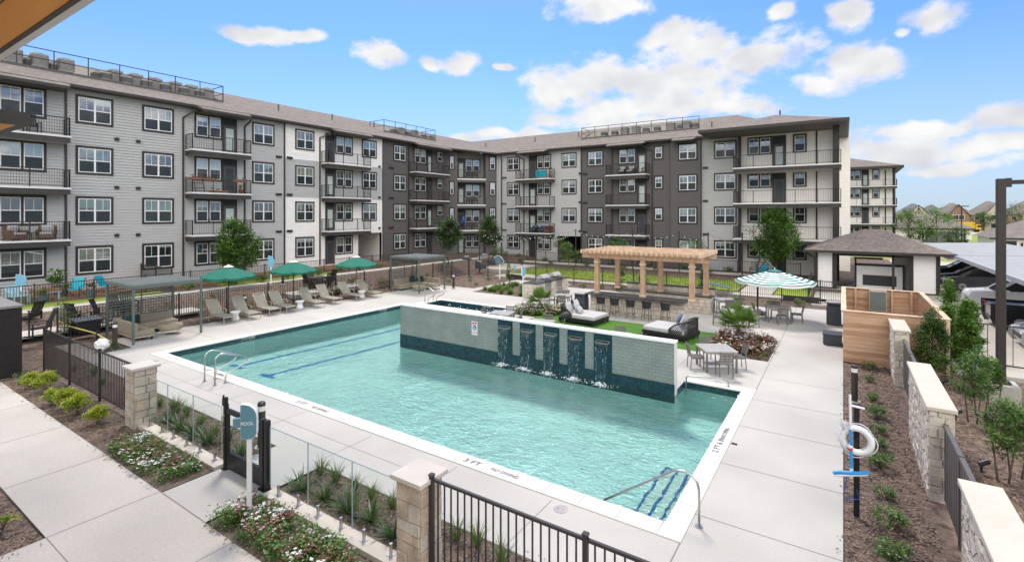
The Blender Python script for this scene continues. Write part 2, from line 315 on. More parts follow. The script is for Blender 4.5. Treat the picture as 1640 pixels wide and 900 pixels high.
# lap siding needs its grain only; the laps are modelled.  Pool floor: plaster with the ripple-bent tile lines
# water: clear tinted sheet with a rippled mirror on it
def water_mat(name, tint, scale, strength):
    m = bpy.data.materials.new(name); m.use_nodes = True; t = m.node_tree; t.nodes.clear()
    o = t.nodes.new('ShaderNodeOutputMaterial'); a = t.nodes.new('ShaderNodeBsdfTransparent'); a.inputs[0].default_value = (*tint, 1)
    g = t.nodes.new('ShaderNodeBsdfGlossy'); g.inputs['Roughness'].default_value = .03; f = t.nodes.new('ShaderNodeFresnel'); f.inputs[0].default_value = 1.33
    p = t.nodes.new('ShaderNodeNewGeometry')
    n1 = t.nodes.new('ShaderNodeTexNoise'); n1.inputs['Scale'].default_value = scale; n1.inputs['Detail'].default_value = 3; n1.inputs['Distortion'].default_value = .8
    mp = t.nodes.new('ShaderNodeMapping'); mp.inputs['Scale'].default_value = (1, 1.9, 1); mp.inputs['Rotation'].default_value = (0, 0, .5); t.links.new(p.outputs['Position'], mp.inputs[0]); t.links.new(mp.outputs[0], n1.inputs['Vector'])
    n2 = t.nodes.new('ShaderNodeTexNoise'); n2.inputs['Scale'].default_value = scale * .3; n2.inputs['Detail'].default_value = 2; t.links.new(p.outputs['Position'], n2.inputs['Vector'])
    ad = t.nodes.new('ShaderNodeMath'); ad.operation = 'MULTIPLY_ADD'; t.links.new(n2.outputs[0], ad.inputs[0]); ad.inputs[1].default_value = 1.6; t.links.new(n1.outputs[0], ad.inputs[2])
    b = t.nodes.new('ShaderNodeBump'); b.inputs['Strength'].default_value = strength; b.inputs['Distance'].default_value = .06; t.links.new(ad.outputs[0], b.inputs['Height'])
    t.links.new(b.outputs[0], g.inputs['Normal']); t.links.new(b.outputs[0], f.inputs['Normal'])
    mx = t.nodes.new('ShaderNodeMixShader'); t.links.new(f.outputs[0], mx.inputs[0]); t.links.new(a.outputs[0], mx.inputs[1]); t.links.new(g.outputs[0], mx.inputs[2]); t.links.new(mx.outputs[0], o.inputs[0])
    MATS[name] = m
water_mat('water', (.84, .97, .95), 5.6, 1.15)
def rubble_mat():
    m = bpy.data.materials.new('rubble'); m.use_nodes = True; t = m.node_tree; b = t.nodes['Principled BSDF']; b.inputs['Roughness'].default_value = .9
    g = t.nodes.new('ShaderNodeNewGeometry'); mp = t.nodes.new('ShaderNodeMapping'); mp.inputs['Scale'].default_value = (4, 3.0, 5.6); t.links.new(g.outputs['Position'], mp.inputs[0])
    v = t.nodes.new('ShaderNodeTexVoronoi'); v.feature = 'DISTANCE_TO_EDGE'; v.inputs['Scale'].default_value = 1; t.links.new(mp.outputs[0], v.inputs['Vector'])
    v2 = t.nodes.new('ShaderNodeTexVoronoi'); v2.inputs['Scale'].default_value = 1; t.links.new(mp.outputs[0], v2.inputs['Vector'])
    r = t.nodes.new('ShaderNodeMapRange'); r.inputs[1].default_value = .02; r.inputs[2].default_value = .09; t.links.new(v.outputs['Distance'], r.inputs[0])
    n = t.nodes.new('ShaderNodeTexNoise'); n.inputs['Scale'].default_value = 14; n.inputs['Detail'].default_value = 5; t.links.new(g.outputs['Position'], n.inputs['Vector'])
    sp = t.nodes.new('ShaderNodeSeparateColor'); t.links.new(v2.outputs['Color'], sp.inputs[0])
    c = t.nodes.new('ShaderNodeMix'); c.data_type = 'RGBA'; c.inputs[6].default_value = (.50, .42, .32, 1); c.inputs[7].default_value = (.68, .63, .56, 1); t.links.new(sp.outputs[0], c.inputs[0])
    c2 = t.nodes.new('ShaderNodeMix'); c2.data_type = 'RGBA'; c2.inputs[6].default_value = (.40, .35, .29, 1); t.links.new(c.outputs[2], c2.inputs[7]); t.links.new(r.outputs[0], c2.inputs[0]); t.links.new(c2.outputs[2], b.inputs['Base Color'])
    h = t.nodes.new('ShaderNodeMath'); h.operation = 'MULTIPLY_ADD'; t.links.new(n.outputs[0], h.inputs[0]); h.inputs[1].default_value = .8; t.links.new(r.outputs[0], h.inputs[2])
    bp = t.nodes.new('ShaderNodeBump'); bp.inputs['Strength'].default_value = .9; bp.inputs['Distance'].default_value = .05; t.links.new(h.outputs[0], bp.inputs['Height']); t.links.new(bp.outputs[0], b.inputs['Normal'])
    MATS['rubble'] = m
rubble_mat()

# ------------------------------------------------------------------ mesh helpers
class MB:
    def __init__(s, m='concrete', T=None):
        s.v = []; s.f = []; s.mi = []; s.slots = []; s.m = m; s.T = T
    def mid(s, m):
        m = m or s.m
        if m not in s.slots: s.slots.append(m)
        return s.slots.index(m)
    def add(s, vs, fs, m=None):
        b = len(s.v); i = s.mid(m)
        if s.T: vs = [s.T(*p) for p in vs]
        s.v += [tuple(p) for p in vs]
        for f in fs: s.f.append([b + k for k in f]); s.mi.append(i)
    def box(s, x0, y0, z0, x1, y1, z1, m=None):
        s.add([(x0, y0, z0), (x1, y0, z0), (x1, y1, z0), (x0, y1, z0), (x0, y0, z1), (x1, y0, z1), (x1, y1, z1), (x0, y1, z1)],
              [(0, 3, 2, 1), (4, 5, 6, 7), (0, 1, 5, 4), (1, 2, 6, 5), (2, 3, 7, 6), (3, 0, 4, 7)], m)
    def mbox(s, M, sx, sy, sz, m=None):
        vs = [M @ Vector((a * sx / 2, b * sy / 2, c * sz / 2)) for c in (-1, 1) for a, b in ((-1, -1), (1, -1), (1, 1), (-1, 1))]
        s.add(vs, [(0, 3, 2, 1), (4, 5, 6, 7), (0, 1, 5, 4), (1, 2, 6, 5), (2, 3, 7, 6), (3, 0, 4, 7)], m)
    def bar(s, a, b, w, h=None, m=None):
        """square bar from a to b"""
        a = Vector(a); b = Vector(b); d = b - a
        q = d.to_track_quat('Z', 'Y').to_matrix().to_4x4(); q.translation = (a + b) / 2
        s.mbox(q, w, h or w, d.length, m)
    def quad(s, a, b, c, d, m=None): s.add([a, b, c, d], [(0, 1, 2, 3)], m)
    def poly(s, ps, m=None): s.add(ps, [tuple(range(len(ps)))], m)
    def prism(s, ps, z0, z1, m=None):
        n = len(ps)
        s.add([(x, y, z0) for x, y in ps] + [(x, y, z1) for x, y in ps],
              [tuple(reversed(range(n))), tuple(range(n, 2 * n))] + [(i, (i + 1) % n, n + (i + 1) % n, n + i) for i in range(n)], m)
    def cyl(s, a, b, r0, r1=None, n=10, m=None, caps=True):
        r1 = r0 if r1 is None else r1
        a = Vector(a); b = Vector(b); q = (b - a).to_track_quat('Z', 'Y')
        vs = [a + q @ Vector((r0 * cos(2 * pi * i / n), r0 * sin(2 * pi * i / n), 0)) for i in range(n)] + [b + q @ Vector((r1 * cos(2 * pi * i / n), r1 * sin(2 * pi * i / n), 0)) for i in range(n)]
        fs = [(i, (i + 1) % n, n + (i + 1) % n, n + i) for i in range(n)]
        if caps: fs += [tuple(reversed(range(n))), tuple(range(n, 2 * n))]
        s.add(vs, fs, m)
    def tube(s, pts, r, n=8, m=None, radii=None):
        pts = [Vector(p) for p in pts]; k = len(pts); vs = []; up = None
        for i, p in enumerate(pts):
            d = (pts[min(i + 1, k - 1)] - pts[max(i - 1, 0)]).normalized()
            if up is None: up = d.orthogonal().normalized()
            u = (up - d * up.dot(d)); u = u.normalized() if u.length > 1e-5 else d.orthogonal().normalized(); up = u
            w = d.cross(u); rr = radii[i] if radii else r
            vs += [p + (u * cos(2 * pi * j / n) + w * sin(2 * pi * j / n)) * rr for j in range(n)]
        fs = [(i * n + j, i * n + (j + 1) % n, (i + 1) * n + (j + 1) % n, (i + 1) * n + j) for i in range(k - 1) for j in range(n)]
        fs += [tuple(reversed(range(n))), tuple((k - 1) * n + j for j in range(n))]
        s.add(vs, fs, m)
    def lathe(s, prof, c=(0, 0, 0), n=20, m=None):
        k = len(prof); vs = [(c[0] + r * cos(2 * pi * j / n), c[1] + r * sin(2 * pi * j / n), c[2] + z) for r, z in prof for j in range(n)]
        fs = [(i * n + j, i * n + (j + 1) % n, (i + 1) * n + (j + 1) % n, (i + 1) * n + j) for i in range(k - 1) for j in range(n)]
        fs += [tuple(reversed(range(n))), tuple((k - 1) * n + j for j in range(n))]
        s.add(vs, fs, m)
    def pillow(s, c, sx, sy, sz, M=None, m=None, n=6):
        """soft rectangular cushion"""
        vs = []; fs = []; M = M or Matrix.Identity(3); c = Vector(c)
        for sg in (1, -1):
            for i in range(n + 1):
                for j in range(n + 1):
                    u = 2 * i / n - 1; w = 2 * j / n - 1
                    e = (max(0, 1 - abs(u) ** 3.5) * max(0, 1 - abs(w) ** 3.5)) ** .4
                    pin = 1 - .06 * (1 - e)
                    vs.append(c + M @ Vector((u * sx / 2 * pin, w * sy / 2 * pin, sg * sz / 2 * e)))
        o = (n + 1) ** 2
        for i in range(n):
            for j in range(n):
                a = i * (n + 1) + j
                fs.append((a, a + n + 1, a + n + 2, a + 1)); fs.append((o + a, o + a + 1, o + a + n + 2, o + a + n + 1))
        s.add(vs, fs, m)
    def build(s, name, parent=None, smooth=False, loc=None):
        me = bpy.data.meshes.new(name); me.from_pydata(s.v, [], s.f)
        for m in s.slots: me.materials.append(MATS[m])
        me.polygons.foreach_set('material_index', s.mi)
        if smooth: me.polygons.foreach_set('use_smooth', [True] * len(me.polygons))
        me.update()
        o = bpy.data.objects.new(name, me); COL.objects.link(o)
        if parent: o.parent = parent
        if loc: o.location = loc
        return o
def bevel(o, w=.01, seg=2):
    md = o.modifiers.new('bevel', 'BEVEL'); md.width = w; md.segments = seg; md.limit_method = 'ANGLE'; return o
def tag(o, label, cat, group=None, kind=None):
    if label: o['label'] = label
    if cat: o['category'] = cat
    if group: o['group'] = group
    if kind: o['kind'] = kind
    return o
def thing(name, label, cat, loc=(0, 0, 0), rz=0, group=None):
    o = bpy.data.objects.new(name, None); o.empty_display_size = .2; COL.objects.link(o)
    o.location = loc; o.rotation_euler = (0, 0, rz)
    return tag(o, label, cat, group)
def struct(mb, name, kind='structure'):
    o = mb.build(name); o['kind'] = kind; return o
def dup(root, loc, rz=0, label=None, group=None, sc=None):
    r = root.copy(); COL.objects.link(r); r.location = loc; r.rotation_euler = (0, 0, rz)
    if sc: r.scale = sc if isinstance(sc, tuple) else (sc, sc, sc)
    if label: r['label'] = label
    if group: r['group'] = group
    for ch in list(root.children):
        c = ch.copy(); COL.objects.link(c); c.parent = r
        for g in ch.children:
            d = g.copy(); COL.objects.link(d); d.parent = c
    return r
def text(name, body, size, loc, rot, m, parent=None, squash=1.0, depth=.0):
    cu = bpy.data.curves.new(name, 'FONT'); cu.body = body; cu.size = size; cu.align_x = 'CENTER'; cu.align_y = 'CENTER'; cu.extrude = depth; cu.resolution_u = 3; cu.offset = size * .012
    cu.materials.append(MATS[m]); o = bpy.data.objects.new(name + '_curve', cu); COL.objects.link(o)
    o.location = loc; o.rotation_euler = rot; o.scale = (squash, 1, 1)
    if parent: o.parent = parent
    bpy.context.view_layer.update(); me = bpy.data.meshes.new_from_object(o.evaluated_get(bpy.context.evaluated_depsgraph_get())); q = bpy.data.objects.new(name, me); COL.objects.link(q)
    q.location = o.location; q.rotation_euler = o.rotation_euler; q.scale = o.scale; q.parent = parent; bpy.data.objects.remove(o)
    return q
def text_into(mb, body, size, loc, rz, m, squash):
    q = text('marking', body, size, loc, (0, 0, rz), m, None, squash); bpy.context.view_layer.update()
    mb.add([q.matrix_world @ v.co for v in q.data.vertices], [tuple(p.vertices) for p in q.data.polygons], m); bpy.data.objects.remove(q)
ORD = "first second third fourth fifth sixth seventh eighth ninth tenth eleventh twelfth thirteenth fourteenth fifteenth sixteenth seventeenth eighteenth nineteenth twentieth".split()
rnd = random.uniform
# ------------------------------------------------------------------ ground, deck, pool
def sstep(a, b, x):
    t = max(0, min(1, (x - a) / (b - a))); return t * t * (3 - 2 * t)
def ground_z(x, y):
    """lie of the land around the sunken deck"""
    zl = .74 * sstep(-28.2, -32.0, x)
    zb = .22 * sstep(37.5, 46.5, y) * sstep(6, -2, x)
    return max(zl, zb) - .04
POOL = [(-22.0, 8.8, -15.9, 21.3), (-15.9, 8.8, -4.3, 15.3), (-4.3, 8.8, -2.6, 16.6)]
SPA = (-21.2, 22.3, -16.0, 23.85)
def cells(outer, holes, zf, m, mb, extra_x=(), extra_y=()):
    xs = sorted({v for r in outer + holes for v in (r[0], r[2])} | set(extra_x)); ys = sorted({v for r in outer + holes for v in (r[1], r[3])} | set(extra_y))
    idx = {}; vs = []; fs = []
    def vid(i, j):
        if (i, j) not in idx: idx[i, j] = len(vs); vs.append((xs[i], ys[j], zf(xs[i], ys[j])))
        return idx[i, j]
    for i in range(len(xs) - 1):
        for j in range(len(ys) - 1):
            cx = (xs[i] + xs[i + 1]) / 2; cy = (ys[j] + ys[j + 1]) / 2
            if not any(a < cx < c and b < cy < d for a, b, c, d in outer): continue
            if any(a < cx < c and b < cy < d for a, b, c, d in holes): continue
            fs.append((vid(i, j), vid(i + 1, j), vid(i + 1, j + 1), vid(i, j + 1)))
    mb.add(vs, fs, m)
POOLBOX = [(-22.0, 8.8, -2.6, 16.6), (-22.0, 16.6, -15.9, 21.3), SPA]
mb = MB('mulch'); ex = [-60, -45] + [-36 + .5 * i for i in range(18)] + [-24 + 2 * i for i in range(14)] + [6, 9]; ey = [-12, -6, 0, 3] + [5 + 2 * i for i in range(15)] + [36 + i for i in range(12)] + [52, 70]
cells([(-70, -25, 9, 75)], POOLBOX, ground_z, 'mulch', mb, ex, ey)
struct(mb, 'mulch_ground')
mb = MB('field'); mb.box(-70, 75, -.5, 400, 900, -.08); mb.box(-900, 75, -.5, -70, 900, -.08); mb.box(9, -25, -.5, 400, 75, -.08); mb.box(-900, -300, -.5, -70, 75, -.08); mb.box(-70, -300, -.5, 400, -25, -.08)
struct(mb, 'ground')
# asphalt-pale concrete car park and street
mb = MB('road')
for (x0, y0, x1, y1, z) in ((3.6, 24.4, 60, 75, 0), (2.4, 46, 3.6, 75, 0), (14, 92, 80, 112, -.03), (10, 186, 130, 216, -.03), (60, 24.4, 120, 112, -.03), (15, 75, 26, 92, -.03)): mb.box(x0, y0, -.3, x1, y1, z)
struct(mb, 'car_park_road')
mb = MB('walk_concrete'); mb.box(3.2, 22.6, -.2, 14, 24.4, .10); struct(mb, 'kerb_walk')
mb = MB('lawn'); mb.box(12, 118, -.3, 70, 170, .02); mb.box(26, 76, -.3, 60, 91, .02); mb.box(-20, 216, -.3, 160, 320, .0); struct(mb, 'verge_grass')

# deck slabs, with the planting beds and pool cut out of it
BEDS = dict(agave_w=(-27, 5.6, -11.05, 6.7), agave_e=(-9.35, 5.6, -.02, 6.7), corner=(-28, 8.3, -24.1, 8.35))
TURF = (-13.5, 20.5, -4.75, 24.1); FLOWER = (-4.6, 20.5, -2.3, 24.1); PALMBED = (-15.6, 22.6, -12.4, 25.2); ORN = (-21.8, 27.7, -17.5, 33.2)
mb = MB('concrete')
deck_out = [(-27.0, 6.7, 0, 34.9), (-11.05, 4.33, -9.35, 6.7)]
deck_holes = POOLBOX + [TURF, FLOWER, PALMBED, ORN, (-27, 7.45, -24.1, 8.4), (-27, 8.35, -26.4, 34.9), (-27, 29.0, -22.6, 34.9), (-17.5, 33.4, 0, 34.9), (-6, 32.5, -3.1, 34.9)]
cells(deck_out, deck_holes, lambda x, y: 0, 'concrete', mb)
# fill behind the feature wall between wall and the pool's straight edge
mb.poly([(-15.9, 15.55, 0), (-4.3, 15.55, 0), (-4.3, 16.6, 0), (-15.9, 16.6, 0)])
def edge(x0, y0, x1, y1): mb.quad((x0, y0, 0), (x1, y1, 0), (x1, y1, -.12), (x0, y0, -.12))
for r in (TURF, FLOWER, PALMBED, ORN):
    edge(r[0], r[1], r[2], r[1]); edge(r[2], r[1], r[2], r[3]); edge(r[2], r[3], r[0], r[3]); edge(r[0], r[3], r[0], r[1])
edge(0, 4.3, 0, 34.9); edge(-27, 6.7, 0, 6.7)
def joint(x0, y0, x1, y1, w=.012):
    dx, dy = x1 - x0, y1 - y0; L = sqrt(dx * dx + dy * dy); nx, ny = -dy / L * w / 2, dx / L * w / 2
    mb.quad((x0 + nx, y0 + ny, .004), (x1 + nx, y1 + ny, .004), (x1 - nx, y1 - ny, .004), (x0 - nx, y0 - ny, .004), 'joint')
joint(-2.24, 6.7, -2.24, 34.8, .02)
for y in (7.6, 9.35, 11.6, 13.9, 16.1, 18.4, 25.5, 29.5): joint(-2.24, y, 0, y)
for x in (-23.4, -20.6, -17.8, -15, -12.3, -9.6, -6.9, -4.6): joint(x, 6.7, x, 8.3)
joint(-27, 7.62, -2.3, 7.62, .008)
for y in (11, 13.5, 16, 18.5, 21, 23.5, 26): joint(-26.4, y, -22.5, y)
for x in (-14.5, -11.5, -8.5): joint(x, 15.6, x, 20.4)
joint(-4.9, 16.7, -4.9, 20.4); joint(-12, 24.2, -2.3, 24.25); joint(-7, 24.3, -7, 25.5)
struct(mb, 'pool_deck')
mb = MB('walk_concrete')
def slab(x0, y0, x1, y1, z=.0, zb=-.2): mb.box(x0, y0, zb, x1, y1, z)
slab(-40, 2.66, -11.12, 4.33); slab(-11.12, -6, 0, 4.33)
mj = mb
for x in (-25, -22.2, -19.4, -16.6, -13.8): joint(x, 2.66, x, 4.33)
joint(-11.12, -6, -11.12, 4.33); joint(-11.1, 2.66, 0, 2.66); joint(-11.1, 4.335, -9.3, 4.335, .02)
for x in (-8.4, -5.6, -2.8): joint(x, -6, x, 4.33)
struct(mb, 'entry_path')
mb = MB('walk_concrete')
mb.box(-33.5, -8, .45, -32.1, 46.6, .74); mb.box(-37, 1, .45, -33.5, 2.5, .735); mb.box(-32.1, 4.5, .2, -28.6, 13.2, .30)
mb.box(-32.4, 46.7, -.1, -6, 47.9, .25); mb.box(-24, 36.4, -.1, 2, 37.5, .03); mb.box(-25.6, 35.2, -.1, -22.6, 46.6, .05)
mb.box(-31.9, 38.6, -.1, -26.0, 44.0, .24); mb.box(-6, 37.5, -.1, -4, 46.6, .08); mb.box(-1.6, 34.9, -.1, 0.2, 42.6, .03); mb.box(-2.2, 42.4, -.1, 5.6, 47.2, .12)
mb.box(-31.6, 18.6, .1, -28.6, 24.4, .36)
struct(mb, 'courtyard_path')
mb = MB('lawn'); mb.prism([(-25.5, 38.2), (-6.2, 37.8), (-6.2, 46.2), (-25.5, 46.2)], -.1, .10)
mb.box(-3.9, 37.8, -.1, -1.8, 42.2, .06); mb.box(-36.6, 3.0, .5, -33.55, 13.5, .745); mb.box(-36.6, 17, .5, -33.55, 26, .745)
lawn = struct(mb, 'lawn_grass', 'stuff')
mb = MB('turf'); mb.box(TURF[0], TURF[1], -.1, TURF[2], TURF[3], .012); struct(mb, 'artificial_turf')

# loose mulch chips and clipped grass blades near the eye
mb = MB('mulch_chip'); random.seed(3)
def chips(x0, y0, x1, y1, n, s=.03, m='mulch_chip', z=None):
    for _ in range(n):
        x = rnd(x0, x1); y = rnd(y0, y1); a = rnd(0, pi); l = rnd(.6, 1.5) * s; w = l * rnd(.2, .5)
        zz = (ground_z(x, y) if z is None else z) + rnd(.004, .02); t1 = rnd(-.012, .012); t2 = rnd(-.012, .012)
        c, q = cos(a), sin(a)
        mb.quad((x - c * l, y - q * l, zz + t1), (x + q * w, y - c * w, zz + t2), (x + c * l, y + q * l, zz - t1 + .006), (x - q * w, y + c * w, zz - t2 + .006), m)
chips(0.03, 5, 1.35, 16, 5200); chips(.03, 16, 1.35, 22, 1500, .04); chips(1.8, 9, 5.8, 22.5, 5200, .04); chips(-25, 4.4, -11.2, 5.3, 3200); chips(-14.5, 5.6, -11.1, 6.7, 1500); chips(-9.3, 5.6, -.1, 6.7, 3500); chips(-15, .8, -11.2, 2.6, 2200)
chips(-31, 9, -27, 34, 3500, .05); chips(-26.8, 29, -22.6, 34.6, 1200, .05); chips(-24, 34.5, 0, 36.3, 1200, .05)
chips(-24, 4.2, -11.3, 4.4, 90, .025, z=.002); chips(-11.3, .8, -10.9, 2.7, 40, .025, z=.002); chips(-.08, 5.8, .02, 20, 60, .025, z=.004); chips(-9.3, 6.68, -.3, 6.85, 70, .022, z=.004); chips(-9.2, 4.2, -5.8, 4.36, 40, .022, z=.002)
o = mb.build('mulch_chips'); tag(o, None, None, None, 'stuff')
mb = MB('leaf_light')
for _ in range(16000):
    x = rnd(-25.4, -6.3); y = rnd(38.2, 46.1); h = rnd(.04, .09); a = rnd(0, pi); w = .03
    z0 = .10; mb.add([(x - w * cos(a), y - w * sin(a), z0), (x + w * cos(a), y + w * sin(a), z0), (x + rnd(-.05, .05), y + rnd(-.05, .05), z0 + h)], [(0, 1, 2)], random.choice(('leaf_light', 'leaf_fresh', 'leaf_lime')))
o = mb.build('lawn_blades'); o['kind'] = 'stuff'

# ---- the pool
pool = thing('swimming_pool', 'long turquoise swimming pool with pale coping around the tiled fountain wall', 'swimming pool', (0, 0, 0))
ZW = -.10
mb = MB('plaster')
def bottom(x, y): return -.84 - .16 * sstep(9, 20, y)
cells(POOL, [], bottom, 'plaster', mb, [-22 + i for i in range(20)], [9 + i for i in range(13)])
def side(x0, y0, x1, y1): mb.quad((x0, y0, -1.6), (x1, y1, -1.6), (x1, y1, -.22), (x0, y0, -.22))
WALLS = [(-22, 8.8, -2.6, 8.8), (-2.6, 8.8, -2.6, 16.6), (-2.6, 16.6, -4.3, 16.6), (-4.3, 16.6, -4.3, 15.3), (-4.3, 15.3, -15.9, 15.3), (-15.9, 15.3, -15.9, 21.3), (-15.9, 21.3, -22, 21.3), (-22, 21.3, -22, 8.8)]
for w in WALLS: side(*w)
mb.build('basin', pool)
mb = MB('mosaic_floor')
for x0, y0, x1, y1 in WALLS: mb.quad((x0, y0, -.22), (x1, y1, -.22), (x1, y1, -.015), (x0, y0, -.015))
mb.build('tile_band', pool)
mb = MB('coping')
def cop(x0, y0, x1, y1): mb.box(x0, y0, -.05, x1, y1, .022)
cop(-22.42, 8.38, -2.23, 8.8); cop(-2.6, 8.8, -2.23, 16.98); cop(-4.3, 16.6, -2.6, 16.98); cop(-22.42, 8.8, -22, 21.3); cop(-22.42, 21.3, -15.5, 21.72); cop(-15.9, 15.6, -15.5, 21.3)
def cj(x0, y0, x1, y1):
    d = .004
    mb.box(min(x0, x1) - d, min(y0, y1) - d, .0215, max(x0, x1) + d, max(y0, y1) + d, .0245, 'joint')
for i in range(1, 27): cj(-22 + i * .745, 8.39, -22 + i * .745, 8.79)
for i in range(1, 11): cj(-2.59, 8.8 + i * .745, -2.24, 8.8 + i * .745)
for i in range(1, 17): cj(-22.41, 8.8 + i * .745, -22.01, 8.8 + i * .745)
def depth_mark(a, b, x, y, rz, s):
    text_into(mb, a, .17 * s, (x - .42 * cos(rz) * s, y - .42 * sin(rz) * s, .026), rz, 'text_dark', 1.15)
    text_into(mb, b, .13 * s, (x + .26 * cos(rz) * s, y + .26 * sin(rz) * s, .026), rz, 'text_dark', .82)
depth_mark('3 FT', 'NO DIVING', -6.2, 8.58, 0, 1.25)
depth_mark('3 FT', 'NO DIVING', -12.4, 8.58, 0, 1.25); depth_mark('3 FT', 'NO DIVING', -17.9, 8.58, 0, 1.25)
depth_mark('2 FT 6 IN', 'NO DIVING', -2.42, 12.9, pi / 2, 1.15)
mb.build('coping', pool)
mb = MB('lane_blue')
def wavy(x0, y0, x1, y1, w, z, jit):
    n = int(max(abs(x1 - x0), abs(y1 - y0)) / .12); dx, dy = x1 - x0, y1 - y0; L = sqrt(dx * dx + dy * dy); nx, ny = -dy / L, dx / L; pts = []
    for i in range(n + 1):
        t = i / n; zz = z if z is not None else bottom(x0 + dx * t, y0 + dy * t) + .006
        pts.append((x0 + dx * t + nx * rnd(-jit, jit), y0 + dy * t + ny * rnd(-jit, jit), zz))
    for i in range(n):
        a, b = pts[i], pts[i + 1]; w1 = w * rnd(.45, 1.35); ww = w * rnd(.45, 1.35)
        mb.quad((a[0] - nx * w1, a[1] - ny * w1, a[2]), (b[0] - nx * ww, b[1] - ny * ww, b[2]), (b[0] + nx * ww, b[1] + ny * ww, b[2]), (a[0] + nx * w1, a[1] + ny * w1, a[2]))
for X in (-18.6, -20.8):
    wavy(X, 10.9, X, 20.4, .10, None, .045); wavy(X - .45, 10.9, X + .45, 10.9, .11, None, .04)
mb.m = 'lane_tile'; mb.build('lane_line', pool)
mb = MB('plaster_step')
for k, (x, z) in enumerate(((-3.45, -.42), (-3.13, -.32), (-2.84, -.22))): mb.box(x, 8.802 + .002 * k, -1.5, -2.602, 11.6 - .2 * k, z)
mb.build('entry_step', pool)
mb = MB('lane_tile')
for k, (x, z) in enumerate(((-3.45, -.42), (-3.13, -.32), (-2.84, -.22))):
    wavy(x + .05, 8.85, x + .05, 11.55 - .2 * k, .032, z + .006, .02); wavy(x + .05, 11.55 - .2 * k, -2.65, 11.55 - .2 * k, .032, z + .006, .02)
mb.build('step_tile', pool)
for y in (12.0, 19.8):
    text('lettering', '3 FT 6 IN', .15, (-21.994, y, -.06), (pi / 2, 0, pi / 2), 'white_paint', pool, 1)
mb = MB('water'); cells(POOL, [], lambda x, y: ZW, 'water', mb); struct(mb, 'water')
# spa
spa = thing('spa_pool', 'small square-edged spa of green water behind the fountain wall', 'spa pool')
mb = MB('plaster'); x0, y0, x1, y1 = SPA; mb.quad((x0, y0, -1), (x1, y0, -1), (x1, y1, -1), (x0, y1, -1))
mb.build('basin', spa)
mb = MB('mosaic_floor')
for a, b, c, d in ((x0, y0, x1, y0), (x1, y0, x1, y1), (x1, y1, x0, y1), (x0, y1, x0, y0)): mb.quad((a, b, -1), (c, d, -1), (c, d, 0), (a, b, 0))
mb.build('tile_band', spa)
mb = MB('coping'); cop(x0 - .4, y0 - .35, x1 + .4, y0); cop(x0 - .4, y1, x1 + .4, y1 + .4); cop(x0 - .4, y0, x0, y1); cop(x1, y0, x1 + .4, y1); bevel(mb.build('coping', spa), .012)
text('lettering', '3 FT 6 IN', .16, (-17.6, SPA[3] - .006, -.05), (pi / 2, 0, 0), 'white_paint', spa)
mb = MB('water'); mb.quad((x0, y0, -.13), (x1, y0, -.13), (x1, y1, -.13), (x0, y1, -.13)); o = struct(mb, 'spa_water')

